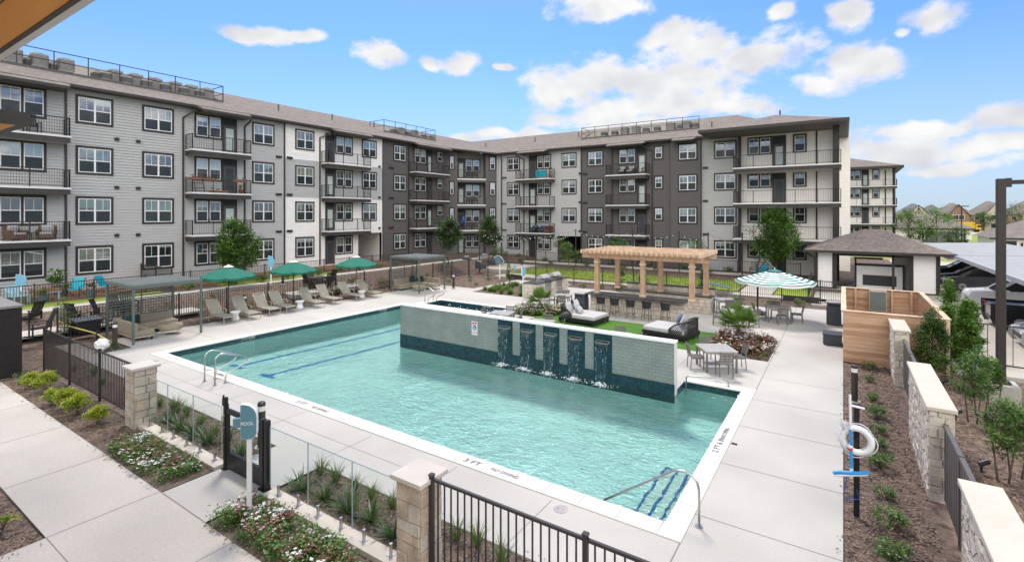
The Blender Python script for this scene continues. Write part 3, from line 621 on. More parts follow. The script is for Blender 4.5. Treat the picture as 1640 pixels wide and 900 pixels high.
# ---- feature wall with five spillways
FX0, FX1, FY, FH = -15.92, -4.26, 15.3, 1.50
fw = thing('fountain_wall', 'grey green tiled water wall with five dark blue strips standing across the pool', 'fountain wall')
mb = MB('subway'); mb.box(FX0, FY, -.2, FX1, FY + .28, FH); mb.box(FX0 - .004, FY - .007, -1.45, FX1 + .007, FY + .28, -.2, 'plaster'); mb.build('tiled_wall', fw)
mb = MB('white_paint'); mb.box(FX0 - .03, FY - .03, FH, FX1 + .03, FY + .31, FH + .055); mb.box(FX1 + .002, FY - .005, -.1, FX1 + .012, FY + .285, FH, 'coping'); mb.build('wall_cap', fw)
mb = MB('mosaic'); mb.box(FX0 - .008, FY - .012, -.3, FX1 + .014, FY - .001, .27); mb.build('tile_base', fw)
STR = [(797.7, 820.9), (832.8, 857.8), (870, 896), (909, 937), (951, 980.4)]
for a, b in STR:
    xa, xb = on_y(a, FY), on_y(b, FY)
    mb = MB('mosaic'); mb.box(xa, FY - .010, .272, xb, FY - .001, FH - .004); mb.build('tile_strip', fw)
    xc = (xa + xb) / 2 + .02; w = .24
    mb = MB('steel_dull'); mb.box(xc - w, FY - .13, 1.205, xc + w, FY - .011, 1.225); mb.box(xc - w, FY - .13, 1.225, xc - w + .02, FY - .011, 1.27); mb.box(xc + w - .02, FY - .13, 1.225, xc + w, FY - .011, 1.27); mb.box(xc - w, FY - .05, 1.27, xc + w, FY - .011, 1.285)
    mb.build('spout', fw)
    mb = MB('water_sheet'); n = 26; m_ = 9; g = []
    for i in range(n + 1):
        t = i / n; z = 1.23 - t * (1.23 - ZW); y = FY - .13 - .30 * sqrt(t) * .5
        for j in range(m_ + 1):
            u = j / m_ - .5; g.append((xc + u * (.42 - .14 * t) + rnd(-.002, .002), y + .006 * sin(u * 22 + i * .35) + rnd(-.001, .001), z))
    keep = [rnd(0, 1) for _ in range(m_)]
    mb.add(g, [(i * (m_ + 1) + j, i * (m_ + 1) + j + 1, (i + 1) * (m_ + 1) + j + 1, (i + 1) * (m_ + 1) + j) for i in range(n) for j in range(m_) if i < 4 or keep[j] > .30 * i / n])
    for _ in range(34):
        t = rnd(.15, 1); z = 1.23 - t * 1.33; p = (xc + random.choice((-1, 1, rnd(-1, 1), rnd(-1, 1))) * (.21 - .07 * t), FY - .13 - .15 * sqrt(t) + rnd(-.03, .03), z)
        l = rnd(.02, .12); mb.bar(p, (p[0] + .004, p[1], p[2] + l), .005, .003, 'foam')
    mb.build('waterfall', fw, True)
    mb = MB('foam')
    for _ in range(150):
        r = abs(random.gauss(0, .20)); a_ = rnd(0, 2 * pi); p = Vector((xc + r * cos(a_) * 1.25, FY - .30 + r * sin(a_) * .8 - .02, ZW + .012 + max(0, rnd(-.05, .10) * (1 - r * 2.6)))); s_ = rnd(.008, .028) * (1.2 - r)
        mb.add([p + Vector((s_, 0, 0)), p + Vector((0, s_, .004)), p + Vector((-s_, 0, 0)), p + Vector((0, -s_, .003)), p + Vector((0, 0, s_ * .8))], [(0, 1, 4), (1, 2, 4), (2, 3, 4), (3, 0, 4)])
    mb.build('splash', fw)
# sign on the wall
sx = on_y(760.5, FY); sg = thing('pool_rule_sign', 'small white sign with red lettering and a blue disc on the tiled wall', 'sign', (sx, FY - .012, 1.02))
mb = MB('white_paint'); mb.box(-.14, -.012, -.26, .14, 0, .26); mb.build('sign_panel', sg)
mb = MB('blue'); mb.cyl((0, -.012, .015), (0, -.015, .015), .098, n=24); mb.build('disc', sg)
mb = MB('white_paint'); q = Matrix.Rotation(-.75, 4, 'Y'); q.translation = (0, -.016, .012); mb.mbox(q, .03, .002, .14); q2 = Matrix.Rotation(.3, 4, 'Y'); q2.translation = (-.02, -.016, -.03); mb.mbox(q2, .07, .002, .022); mb.build('diver_mark', sg)
mb = MB('red'); mb.box(-.115, -.0145, .175, .115, -.012, .222); mb.box(-.10, -.0145, .132, .10, -.012, .152); mb.build('heading', sg)
text('lettering', 'NO DIVING', .085, (0, -.0135, -.17), (pi / 2, 0, 0), 'red', sg, .62)
# ------------------------------------------------------------------ the apartment building
apt = thing('apartment_building', 'long L-shaped four-storey grey and white apartment building with stacked balconies round the courtyard', 'apartment building')
LX, RY, EX = -39.5, 50.0, 50.0
ZL = [.85, 3.93, 7.0, 10.08]; HL = [3.45, 6.56, 9.70, 12.85]
ZR = [.25, 3.32, 6.40, 9.50]; HR = [3.0, 6.17, 9.32, 12.31]
ZC = [.5, 3.55, 6.62, 9.75]; HC = [3.2, 6.28, 9.42, 12.5]
C0 = Vector((LX, 45.5)); C1 = Vector((-35.4, RY)); CU = (C1 - C0).normalized(); CN = Vector((CU.y, -CU.x)); CL = (C1 - C0).length
TL = lambda u, n, z: (LX + n, u, z)
TR = lambda u, n, z: (u, RY - n, z)
TCH = lambda u, n, z: (C0.x + CU.x * u + CN.x * n, C0.y + CU.y * u + CN.y * n, z)
def UL(px): return on_x(px, LX)
def UR(px): return on_y(px, RY)
def UC(px):
    r = ray(px)   # meet the chamfer line
    den = r[0] * CN.x + r[1] * CN.y; d = (C0.x * CN.x + C0.y * CN.y) / den
    return (d * r[0] - C0.x) * CU.x + (d * r[1] - C0.y) * CU.y
def lapwall(T, u0, u1, z0, z1, m, n=0.0, name='wall', lap=.185):
    mb = MB(m, T); z = z0; n += .006
    while z < z1 - 1e-4:
        zt = min(z + lap, z1)
        mb.quad((u0, n + .030, z), (u1, n + .030, z), (u1, n - .010, zt), (u0, n - .010, zt))
        mb.quad((u0, n - .014, z), (u1, n - .014, z), (u1, n + .030, z), (u0, n + .030, z))
        z = zt
    mb.quad((u0, n - .02, z0), (u1, n - .02, z0), (u1, n - .02, z1), (u0, n - .02, z1))
    return mb.build(name, apt)
def plainwall(T, u0, u1, n0, n1, z0, z1, m, parent=None, name='wall'):
    mb = MB(m, T); mb.box(u0, n0, z0, u1, n1, z1); return mb.build(name, parent or apt)
def window(T, u0, u1, z0, z1, parent, kind='double', trim='trim_dark', n=0.0, low=False, simple=False):
    n += .02; w = .13; mb = MB(trim, T); r = random.random(); wdrop = rnd(.9, 1.9) if r < .45 else rnd(.3, .8) if r < .65 else 0; wcol = random.choice(('blind_reflect_green', 'blind_reflect_green', 'blind', 'curtain') if low else ('blind', 'blind', 'sash', 'curtain', 'blind_reflect_green'))
    mb.box(u0 + .004, n - .03, z0 + .004, u1 - .004, n + .02, z1 - .004); mb.box(u0, n, z0, u1, n + .06, z0 + w * .9); mb.box(u0, n, z1 - w * 1.15, u1, n + .055, z1)
    mb.box(u0, n, z0 + w * .9, u0 + w, n + .05, z1 - w * 1.15); mb.box(u1 - w, n, z0 + w * .9, u1, n + .05, z1 - w * 1.15)
    a, b, c, d = u0 + w, u1 - w, z0 + w * .9, z1 - w * 1.15
    if kind == 'double': units = [(a, (a + b) / 2), ((a + b) / 2, b)]
    elif kind == 'pair':
        m_ = (a + b) / 2; units = [(a, m_ - .06), (m_ + .06, b)]; mb.box(m_ - .06, n, c, m_ + .06, n + .05, d)
    else: units = [(a, b)]
    mb.quad((a, n + .027, c), (b, n + .027, c), (b, n + .027, d), (a, n + .027, d), 'back_dark')
    zm = c + (d - c) * .5; s = .05
    gl = MB('window_glass', T); bl = MB('blind', T)
    for p, q in units:
        mb.box(p, n + .03, c, p + s, n + .047, d, 'sash'); mb.box(q - s, n + .03, c, q, n + .047, d, 'sash')
        mb.box(p + s, n + .03, c, q - s, n + .047, c + s, 'sash'); mb.box(p + s, n + .03, d - s, q - s, n + .047, d, 'sash'); mb.box(p + s, n + .03, zm - s * .55, q - s, n + .049, zm + s * .55, 'sash')
        if not simple:
            mm = (p + q) / 2; mb.box(mm - .012, n + .037, zm + s * .55, mm + .012, n + .0425, d - s, 'sash')
        gl.quad((p + s, n + .041, c + s), (q - s, n + .041, c + s), (q - s, n + .041, d - s), (p + s, n + .041, d - s))
        mb.quad((p + s, n + .0440, c + s), (q - s, n + .0440, c + s), (q - s, n + .0440, zm - s * .55), (p + s, n + .0440, zm - s * .55), 'insect_screen')
        drop = wdrop if random.random() < .8 else rnd(0, 1)
        if drop > .05 and not simple:
            zt = zm; zb = d - (d - zt) * drop
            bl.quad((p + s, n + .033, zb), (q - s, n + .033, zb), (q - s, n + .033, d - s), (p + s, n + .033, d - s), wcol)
    o = mb.build('window', parent); gl.build('pane', o)
    if bl.v: bl.build('blind', o)
    return o
def bdoor(T, u0, u1, z0, z1, parent, lit=True, n=0.0):
    n += .02; mb = MB('trim_dark', T); w = .11
    mb.box(u0 + .004, n - .03, z0, u1 - .004, n + .003, z1 - .004); mb.box(u0, n, z0, u0 + w, n + .05, z1); mb.box(u1 - w, n, z0, u1, n + .05, z1); mb.box(u0 + w, n, z1 - .13, u1 - w, n + .05, z1)
    zt = z0 + 2.13; mb.box(u0 + w, n, zt, u1 - w, n + .05, zt + .1)
    mb.quad((u0 + w, n + .02, zt + .1), (u1 - w, n + .02, zt + .1), (u1 - w, n + .02, z1 - .13), (u0 + w, n + .02, z1 - .13), 'back_dark')
    mb.box(u0 + w, n + .005, z0 + .03, u1 - w, n + .035, zt, 'door_dark')
    o = mb.build('balcony_door', parent); g = MB('door_lite' if lit else 'screen', T); k = (u1 - u0) * .24
    g.quad((u0 + k, n + .038, z0 + .28), (u1 - k, n + .038, z0 + .28), (u1 - k, n + .038, zt - .2), (u0 + k, n + .038, zt - .2)); g.build('door_pane', o)
def railing(T, segs, z, parent, h=1.07, name='railing', step=.115, mtl='fence_metal', thin=.013):
    mb = MB(mtl, T)
    for (a, b) in segs:
        a = Vector((*a, 0)); b = Vector((*b, 0)); d = b - a; L = d.length; k = max(1, round(L / 1.6))
        mb.bar((a.x, a.y, z + h), (b.x, b.y, z + h), .045, .045); mb.bar((a.x, a.y, z + .1), (b.x, b.y, z + .1), .03, .03)
        for i in range(k + 1): p = a + d * (i / k); mb.bar((p.x, p.y, z), (p.x, p.y, z + h), .045, .045)
        m_ = max(1, round(L / step))
        for i in range(1, m_): p = a + d * (i / m_); mb.bar((p.x, p.y, z + .1), (p.x, p.y, z + h), thin, thin)
    return mb.build(name, parent)
def balcony(T, u0, u1, z, depth, parent, sides=(True, True), n0=0.0, rail=True, n_in=0.0):
    mb = MB('slab_edge', T)
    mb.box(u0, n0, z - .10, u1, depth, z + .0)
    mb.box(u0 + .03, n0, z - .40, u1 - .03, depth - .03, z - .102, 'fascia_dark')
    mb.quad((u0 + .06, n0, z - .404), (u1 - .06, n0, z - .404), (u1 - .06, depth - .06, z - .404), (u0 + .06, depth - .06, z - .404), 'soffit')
    mb.build('balcony_slab', parent)
    if rail:
        e = .06; s = [((u0 + e, depth - e), (u1 - e, depth - e))]
        if sides[0]: s.append(((u0 + e, n_in + .03), (u0 + e, depth - e)))
        if sides[1]: s.append(((u1 - e, n_in + .03), (u1 - e, depth - e)))
        railing(T, s, z, parent)
def spout_pipe(T, u, z0, z1, parent, bend=None):
    mb = MB('bronze', T)
    if bend:
        mb.bar((u, .07, z0), (u, .07, z1 - .8), .10, .09); mb.bar((u, .07, z1 - .82), (u + bend, .5, z1 - .35), .10, .09); mb.bar((u + bend, .5, z1 - .38), (u + bend, .5, z1 - .05), .10, .09)
    else: mb.bar((u, .07, z0), (u, .07, z1), .10, .09)
    mb.build('downspout', parent)
def vent(T, u, z, parent):
    mb = MB('trim_dark', T); mb.box(u - .12, 0.024, z - .09, u + .12, .13, z + .09); mb.build('vent_hood', parent)
def vents(T, us, zs, parent):
    for z in zs:
        for u in us: vent(T, u, z, parent)

# --- west wing (faces the pool): walls, then openings floor by floor
EV = 13.3
bL = UL(455); bD = UL(612.5)
lapwall(TL, -6, bL, ZL[0] - .3, EV, 'siding_grey')
br0, br1 = UL(573.5), UL(611)
for (z0, z1, m) in ((ZL[0] - .3, ZL[2] - .1, 'siding_white'), (ZL[2] - .1, 10.2, 'siding_grey'), (10.2, EV, 'siding_white')):
    if z0 < 1: lapwall(TL, bL, br0, z0, ZL[1] - .35, m); lapwall(TL, bL, bD, ZL[1] - .35, z1, m)
    else: lapwall(TL, bL, bD, z0, z1, m)
plainwall(TL, br1, bD, -.3, .02, .5, ZL[1] - .35, 'siding_white')
# breezeway through the block
mb = MB('siding_beige', TL); zt = ZL[1] - .36
mb.quad((br0, .02, .6), (br0, -9, .6), (br0, -9, zt), (br0, .02, zt)); mb.quad((br1, .02, .6), (br1, -9, .6), (br1, -9, zt), (br1, .02, zt)); mb.quad((br0, -9, .6), (br1, -9, .6), (br1, -9, zt), (br0, -9, zt))
mb.quad((br0, .02, zt), (br1, .02, zt), (br1, -9, zt), (br0, -9, zt), 'soffit'); mb.quad((br0, .02, .74), (br1, .02, .74), (br1, -9, .74), (br0, -9, .74), 'walk_concrete'); mb.build('breezeway', apt)
lapwall(TL, bD, C0.y, ZL[0] - .3, EV, 'siding_dark')
mb = MB('trim_dark', TL); mb.box(bD - .05, .024, .6, bD + .05, .05, EV); mb.build('corner_trim', apt)
for f in range(4):
    z, h = ZL[f], HL[f]; lo = f < 2; s = h - 1.78
    window(TL, -.6, 1.5, s, h, apt, 'double', low=lo); window(TL, 3.6, 4.9, s, h, apt, 'single', low=lo)
    window(TL, UL(-6), UL(74), s, h, apt, 'pair', low=lo)
    window(TL, UL(120.5), UL(181), s, h, apt, low=lo); window(TL, UL(227.2), UL(278), s, h, apt, low=lo)
    window(TL, UL(311), UL(355.5), s, h, apt, 'pair', low=lo); bdoor(TL, UL(355.5), UL(379), z, h, apt, f % 2 == 1)
    window(TL, UL(403.4), UL(439), s, h, apt, low=lo); window(TL, UL(472.4), UL(503), s, h, apt, low=lo)
    bdoor(TL, UL(520.5), UL(535.5), z, h, apt, f in (1, 2)); window(TL, UL(536.5), UL(564.5), s, h, apt, 'pair', low=lo)
    if f: window(TL, UL(579), UL(602.8), s, h, apt, low=lo)
    window(TL, UL(629.7), UL(649.8), s, h, apt, low=lo); window(TL, UL(662.5), UL(682.3), s, h, apt, 'pair', low=lo)
    bdoor(TL, UL(683.5), UL(691.5), z, h, apt, f in (1, 3)); window(TL, UL(699), UL(708.6), h - 1.35, h, apt, 'single', low=lo)
    if f:
        balcony(TL, 4.9, UL(104.3), z, 1.1, apt); balcony(TL, UL(295.8), UL(391.5), z, 1.1, apt)
        balcony(TL, UL(514), UL(583), z, 1.1, apt); balcony(TL, UL(655.5), UL(709), z, 1.1, apt)
    if f < 3:
        vents(TL, (UL(186.5), UL(220.7)), (h + .62,), apt); vents(TL, (UL(443.5), UL(448), UL(461), UL(465.5)), (h + .55,), apt); vents(TL, (UL(607),), (h + .6,), apt); vents(TL, (UL(624), UL(628)), (h + .6,), apt)
for px, bend in ((104.8, None), (292.8, .5), (391.3, .3), (455, None), (511.7, 1.0), (653.5, None)): spout_pipe(TL, UL(px), ZL[0], EV - .12, apt, bend)
# --- chamfered corner with recessed balconies
ca, cb = UC(732.8), UC(777.5); EC = 13.0
lapwall(TCH, 0, ca, .2, EC, 'siding_dark'); lapwall(TCH, cb, CL, .2, EC, 'siding_dark')
lapwall(TCH, ca, cb, .2, EC, 'siding_mid', n=-1.3)
mb = MB('siding_dark', TCH)
for u in (ca, cb): mb.quad((u, .02, .2), (u, -1.3, .2), (u, -1.3, EC), (u, .02, EC))
mb.build('recess_side', apt)
for f in range(4):
    z, h = ZC[f], HC[f]; s = h - 1.7
    window(TCH, UC(719.4), UC(727.6), s, h, apt, 'single', low=f < 2); window(TCH, UC(783.5), UC(793.9), s, h, apt, 'single', low=f < 2)
    wd = cb - ca
    bdoor(TCH, ca + .12, ca + wd * .31, z, h - .2, apt, f != 1, n=-1.27); window(TCH, ca + wd * .31, ca + wd * .88, h - 1.9, h - .2, apt, 'pair', n=-1.27, low=f < 2)
    if f:
        mb = MB('slab_edge', TCH); mb.box(ca - .05, -1.25, z - .14, cb + .05, .07, z); mb.box(ca, -1.25, z - .42, cb, .04, z - .142, 'siding_dark'); mb.build('balcony_slab', apt)
    railing(TCH, [((ca, .01), (cb, .01))], z, apt)
# --- north wing
R0 = C1.x; bA = UR(931.3); bB = UR(1123.3); bE = UR(1185); XE = -.35; ER = 12.85
b2a, b2b = UR(893), UR(930)
lapwall(TR, R0, bA, ZR[1] - .3, ER, 'siding_grey'); lapwall(TR, R0, b2a, -.1, ZR[1] - .3, 'siding_grey')
lapwall(TR, bA, UR(1076), -.1, ER, 'siding_dark'); lapwall(TR, UR(1076), bB, -.1, ER, 'siding_dark', n=.35)
mb = MB('siding_dark', TR); u = UR(1076); mb.quad((u, 0, -.1), (u, .36, -.1), (u, .36, ER), (u, 0, ER)); mb.quad((bB, 0, -.1), (bB, .36, -.1), (bB, .36, ER), (bB, 0, ER)); mb.build('wall_return', apt)
lapwall(TR, bB, bE, -.1, ER, 'siding_grey')
mb = MB('siding_dark', TR); zt = ZR[1] - .31
mb.quad((b2a, .02, -.1), (b2a, -9, -.1), (b2a, -9, zt), (b2a, .02, zt)); mb.quad((b2b, .02, -.1), (b2b, -9, -.1), (b2b, -9, zt), (b2b, .02, zt)); mb.quad((b2a, -9, -.1), (b2b, -9, -.1), (b2b, -9, zt), (b2a, -9, zt)); mb.quad((b2a, .02, zt), (b2b, .02, zt), (b2b, -9, zt), (b2a, -9, zt)); mb.quad((b2a, .02, .2), (b2b, .02, .2), (b2b, -9, .2), (b2a, -9, .2), 'walk_concrete'); mb.build('breezeway', apt)
for f in range(4):
    z, h = ZR[f], HR[f]; lo = f < 1; s = h - 1.66
    window(TR, UR(812.4), UR(832.8), s, h, apt, low=lo); bdoor(TR, UR(847.3), UR(859.6), z, h, apt, f in (1, 2)); window(TR, UR(859.6), UR(882.8), s, h, apt, 'pair', low=lo)
    if f: window(TR, UR(899.8), UR(923.6), s, h, apt, low=lo)
    window(TR, UR(941.3), UR(966.4), s, h, apt, low=lo); window(TR, UR(990.7), UR(1019), s, h, apt, 'pair', low=lo); bdoor(TR, UR(1020.5), UR(1036), z, h, apt, f in (2, 3))
    window(TR, UR(1047.8), UR(1062.4), h - 1.36, h, apt, 'single', low=lo); window(TR, UR(1087.7), UR(1118.7), s, h, apt, low=lo, n=.36)
    window(TR, UR(1143.7), UR(1180), s, h, apt, low=lo)
    if f:
        balcony(TR, UR(834), UR(889), z, 1.25, apt); balcony(TR, UR(977), UR(1041), z, 1.25, apt)
    if f < 3: vents(TR, (UR(806), UR(810), UR(935), UR(939), UR(1128), UR(1132)), (h + .55,), apt); vents(TR, (UR(929),), (h + .6,), apt)
for px, bend in ((804, .2), (839.5, -.8), (931.3, None), (980.7, None), (1045, -1.0), (1123, None)): spout_pipe(TR, UR(px), ZR[0], ER - .12, apt, bend)
# --- end block with deep balconies
TE = lambda u, n, z: (u, EX - n, z); E0, E1 = bE, XE
def UE(px): return on_y(px, EX)
SF = 2.7
for f in range(4):
    zb = ZR[f] - (.35 if f == 0 else 0); zt = ZR[f + 1] - .4 if f < 3 else ER + .3
    plainwall(TE, E0, E1, -.3, 0, zb, zt, 'siding_beige'); z, h = ZR[f], HR[f] + .1; s = h - 1.62
    window(TE, UE(1197), UE(1236.5), s, h, apt, 'pair'); bdoor(TE, UE(1237), UE(1259), z, h, apt, f == 3)
    window(TE, UE(1270), UE(1292), s, h, apt, 'single')
    if f:
        balcony(TE, E0 - .15, E1 + .25, z, SF, apt, (True, True), n0=-.3, n_in=0)
    mb = MB('trim_dark', TE); mb.box(UE(1306.5), .0, zb, UE(1309), .05, zt); mb.build('corner_trim', apt); mb = MB('trim_dark'  , TE); mb.box(E1 - .35, SF - .42, zb, E1 + .1, SF - .12, zt - .02 if f < 3 else ER - .1); mb.build('balcony_column', apt); mb = MB('trim_dark', TE); mb.box(E0 - .08, .0, zb, E0 + .12, .5, zt); mb.build('corner_trim', apt)
mb = MB('siding_beige'); mb.box(E1 - .3, EX - .6, -.2, E1, 62, ER + .2); mb.box(E1 - .32, EX + 6, -.2, E1 + .9, EX + 9, ER); mb.build('end_wall', apt)
mb = MB('siding_grey'); mb.box(LX - 15.5, -6, -.2, LX - 15.2, 66, EV - .3); mb.box(LX - 15.2, -6.2, -.2, LX - .05, -6.0, EV - .3); mb.box(LX - 15, 65.8, -.2, E1 - .3, 66, ER - .2); mb.build('rear_wall', apt)
# --- roof
RS = .38; RX = -47.5; RZ = 16.55; QY = 58.0; QZ = 16.1
def zl(x): return RZ - RS * abs(x - RX)
def zr(y): return QZ - RS * abs(y - QY)
eL, eR = -38.9, 49.4
E_1 = (eL, 44.9, zl(eL)); E_2 = (-34.9, eR, zr(eR)); VV = (-46.2, QY, QZ - .02)
WL0, WL1 = -7.0, 21.0; WC0, WC1 = 38.2, 46.5; WR0, WR1 = -25.3, -12.2
xw = -42.2; xb_ = -46.4; yw = 52.8; yb_ = 56.9
mb = MB('shingle')
def lslope(y0, y1): mb.quad((eL, y0, zl(eL)), (eL, y1, zl(eL)), (RX, y1, RZ), (RX, y0, RZ))
def lwell(y0, y1):
    zc = zl(xw); mb.quad((eL, y0, zl(eL)), (eL, y1, zl(eL)), (xw, y1, zc), (xw, y0, zc))
    mb.box(xw - .1, y0, zc - .2, xw, y1, zc + .16, 'ac_dark'); mb.quad((xw, y0, zc - .06), (xw, y1, zc - .06), (xb_, y1, zc - .06), (xb_, y0, zc - .06), 'membrane')
    mb.quad((xb_, y0, zc - .1), (xb_, y1, zc - .1), (xb_, y1, zl(xb_)), (xb_, y0, zl(xb_)), 'membrane'); mb.quad((xb_, y0, zl(xb_)), (xb_, y1, zl(xb_)), (RX, y1, RZ), (RX, y0, RZ))
    for y in (y0, y1): mb.poly([(xw, y, zc - .1), (xb_, y, zc - .1), (xb_, y, zl(xb_))], 'membrane')
lwell(WL0, WL1); lslope(WL1, WC0); lwell(WC0, 44.9)
zc = zl(xw)
mb.poly([E_1, VV, (RX, QY, RZ), (RX, 44.9, RZ)])
mb.box(xw - .1, 44.9, zc - .2, xw, WC1, zc + .16, 'ac_dark')
mb.quad((RX, -7, RZ), (RX, 66, RZ), (-56, 66, zl(-56)), (-56, -7, zl(-56)))
mb.poly([(RX, QY, RZ), VV, (-46.2, 66, zl(-46.2)), (RX, 66, RZ)])
mb.poly([E_1, E_2, VV])
def rslope(x0, x1): mb.quad((x0, eR, zr(eR)), (x1, eR, zr(eR)), (x1, QY, QZ), (x0, QY, QZ))
mb.poly([E_2, (WR0, eR, zr(eR)), (WR0, QY, QZ), VV])
zq = zr(yw)
mb.quad((WR0, eR, zr(eR)), (WR1, eR, zr(eR)), (WR1, yw, zq), (WR0, yw, zq)); mb.box(WR0, yw, zq - .2, WR1, yw + .1, zq + .16, 'ac_dark'); mb.quad((WR0, yw, zq - .06), (WR1, yw, zq - .06), (WR1, yb_, zq - .06), (WR0, yb_, zq - .06), 'membrane')
mb.quad((WR0, yb_, zq - .1), (WR1, yb_, zq - .1), (WR1, yb_, zr(yb_)), (WR0, yb_, zr(yb_)), 'membrane'); mb.quad((WR0, yb_, zr(yb_)), (WR1, yb_, zr(yb_)), (WR1, QY, QZ), (WR0, QY, QZ))
for x in (WR0, WR1): mb.poly([(x, yw, zq - .1), (x, yb_, zq - .1), (x, yb_, zr(yb_))], 'membrane')
rslope(WR1, -9.5); mb.poly([(-9.5, eR, zr(eR)), (.4, eR, zr(eR)), (.4, 58, zr(eR)), (-9.5, QY, QZ)]); mb.poly([(-9.5, QY, QZ), (.4, 58, zr(eR)), (.4, 66.6, zr(66.6)), (-9.5, 66.6, zr(66.6))])
mb.quad((-46.2, QY, QZ), (-9.5, QY, QZ), (-9.5, 66.6, zr(66.6)), (-46.2, 66.6, zr(66.6)))
# hipped end-block roof
ex0, ex1, ey0 = -10.6, .35, 45.7; ez = 12.78; ax = (ex0 + ex1) / 2; az_ = ez + .30 * (ex1 - ax)
A1 = (ax, ey0 + (ex1 - ax) * .95, az_); A2 = (ax, 60, az_)
mb.poly([(ex0, ey0, ez), (ex1, ey0, ez), A1]); mb.poly([(ex1, ey0, ez), (ex1, 60, ez), A2, A1]); mb.poly([(ex0, ey0, ez), A1, A2, (ex0, 60, ez)])
rf = mb.build('roof', apt)
mb = MB('bronze')
def fas(a, b, t=.17, o=.06):
    a = Vector(a); b = Vector(b); mb.bar(a - Vector((0, 0, t / 2 - .02)), b - Vector((0, 0, t / 2 - .02)), .12, t)
fas((eL, -7, zl(eL)), E_1); fas(E_1, E_2); fas(E_2, (-10, eR, zr(eR))); fas((ex0, ey0, ez), (ex1, ey0, ez), .24); fas((ex1, ey0, ez), (ex1, 60, ez), .24); fas((ex0, ey0, ez), (ex0, 49.4, ez), .24)
mb.build('gutter', rf)
# lower eaves over the balcony bays
mb = MB('shingle'); LE = [(4, UL(110)), (UL(305), UL(394)), (UL(521), UL(588)), (UL(655), UL(714))]; RE = [(UR(834), UR(884)), (UR(975), UR(1040)), (UR(1078), UR(1120))]
for y0, y1 in LE:
    mb = MB('shingle'); x = eL + .75; mb.quad((x, y0 + .35, zl(x) - .02), (x, y1 - .35, zl(x) - .02), (eL - .3, y1, zl(eL - .3) + .02), (eL - .3, y0, zl(eL - .3) + .02)); mb.bar((x, y0 + .3, zl(x) - .1), (x, y1 - .3, zl(x) - .1), .1, .17, 'bronze')
    for y, k in ((y0, .33), (y1, -.33)): mb.bar((x, y + k, zl(x) - .1), (eL, y + k * .2, zl(eL) - .1), .05, .15, 'bronze')
    mb.quad((x, y0 + .3, zl(x) - .18), (x, y1 - .3, zl(x) - .18), (LX, y1 - .3, zl(x) - .18), (LX, y0 + .3, zl(x) - .18), 'soffit_dark'); mb.build('lower_eave', rf)
for x0, x1 in RE:
    mb = MB('shingle'); y = eR - .7; mb.quad((x0 + .3, y, zr(y) - .02), (x1 - .3, y, zr(y) - .02), (x1, eR + .3, zr(eR + .3) + .02), (x0, eR + .3, zr(eR + .3) + .02)); mb.bar((x0 + .3, y, zr(y) - .1), (x1 - .3, y, zr(y) - .1), .17, .1, 'bronze')
    for x, k in ((x0, .3), (x1, -.3)): mb.bar((x + k, y, zr(y) - .1), (x + k * .2, eR, zr(eR) - .1), .15, .05, 'bronze')
    mb.quad((x0 + .3, y, zr(y) - .18), (x1 - .3, y, zr(y) - .18), (x1 - .3, RY, zr(y) - .18), (x0 + .3, RY, zr(y) - .18), 'soffit_dark'); mb.build('lower_eave', rf)
mb = MB('soffit_dark')
z = zl(eL) - .16; mb.quad((eL, -7, z), (eL, 44.9, z), (LX - .1, 45.6, z), (LX - .1, -7, z)); z = zr(eR) - .16; mb.quad((-34.9, eR, z), (-10, eR, z), (-10, RY + .1, z), (-35.4, RY + .1, z))
mb.quad((eL, 44.9, zl(eL) - .16), (-34.9, eR, zr(eR) - .16), (-35.4, RY + .1, zr(eR) - .1), (LX - .1, 45.6, zl(eL) - .1))
mb.quad((ex0, ey0, ez - .22), (ex1, ey0, ez - .22), (ex1, 60, ez - .22), (ex0, 60, ez - .22)); mb.build('soffit', rf)
for px, X, f_ in ((446, -43.5, 'l'), (532, -44, 'l'), (599, -44.5, 'l'), (778, 53.5, 'r'), (857, 54, 'r'), (927, 54.5, 'r'), (1140, 53, 'r'), (1226, 52, 'e')):
    if f_ == 'l': p = (X, on_x(px, X), zl(X))
    elif f_ == 'r': p = (on_y(px, X), X, zr(X))
    else: p = (-4.8, 51.5, az_ - .05)
    mb = MB('ac_dark'); mb.cyl(p, (p[0], p[1], p[2] + .55), .07, n=8); mb.build('vent_pipe', rf)
# --- roof plant: condensers and guard rails
def condenser(w, h):
    c = thing('condenser_unit', '', 'air conditioner'); mb = MB('ac_grey'); r = w / 2
    mb.prism([(-r, -r + .06), (-r + .06, -r), (r - .06, -r), (r, -r + .06), (r, r - .06), (r - .06, r), (-r + .06, r), (-r, r - .06)], .12, h)
    for i in range(9):
        z = .2 + (h - .35) * i / 8; mb.box(-r - .012, -r - .012, z, r + .012, r + .012, z + .03, 'ac_dark')
    mb.box(-r + .03, -r + .03, 0, r - .03, r - .03, .121, 'ac_dark'); mb.build('housing', c); mb = MB('ac_dark'); mb.cyl((0, 0, h), (0, 0, h + .04), r * .82, n=16); mb.build('fan_grille', c)
    return c
big = condenser(.80, .98); small = condenser(.62, .7); used = set()
def place_ac(src, loc, lab, grp):
    if src.name not in used: used.add(src.name); src.location = loc; src['label'] = lab; src['group'] = grp; return
    dup(src, loc, 0, lab, grp)
zpl = zl(xw) - .06 + .1
lst = [(20, 1), (48, 0), (62, 1), (88, 0), (104, 1), (156, 0), (168, 0), (183, 1), (201, 0), (216, 1), (233, 0), (247, 1), (263, 0), (279, 1), (293, 0), (305, 1), (318, 0), (331, 1)]
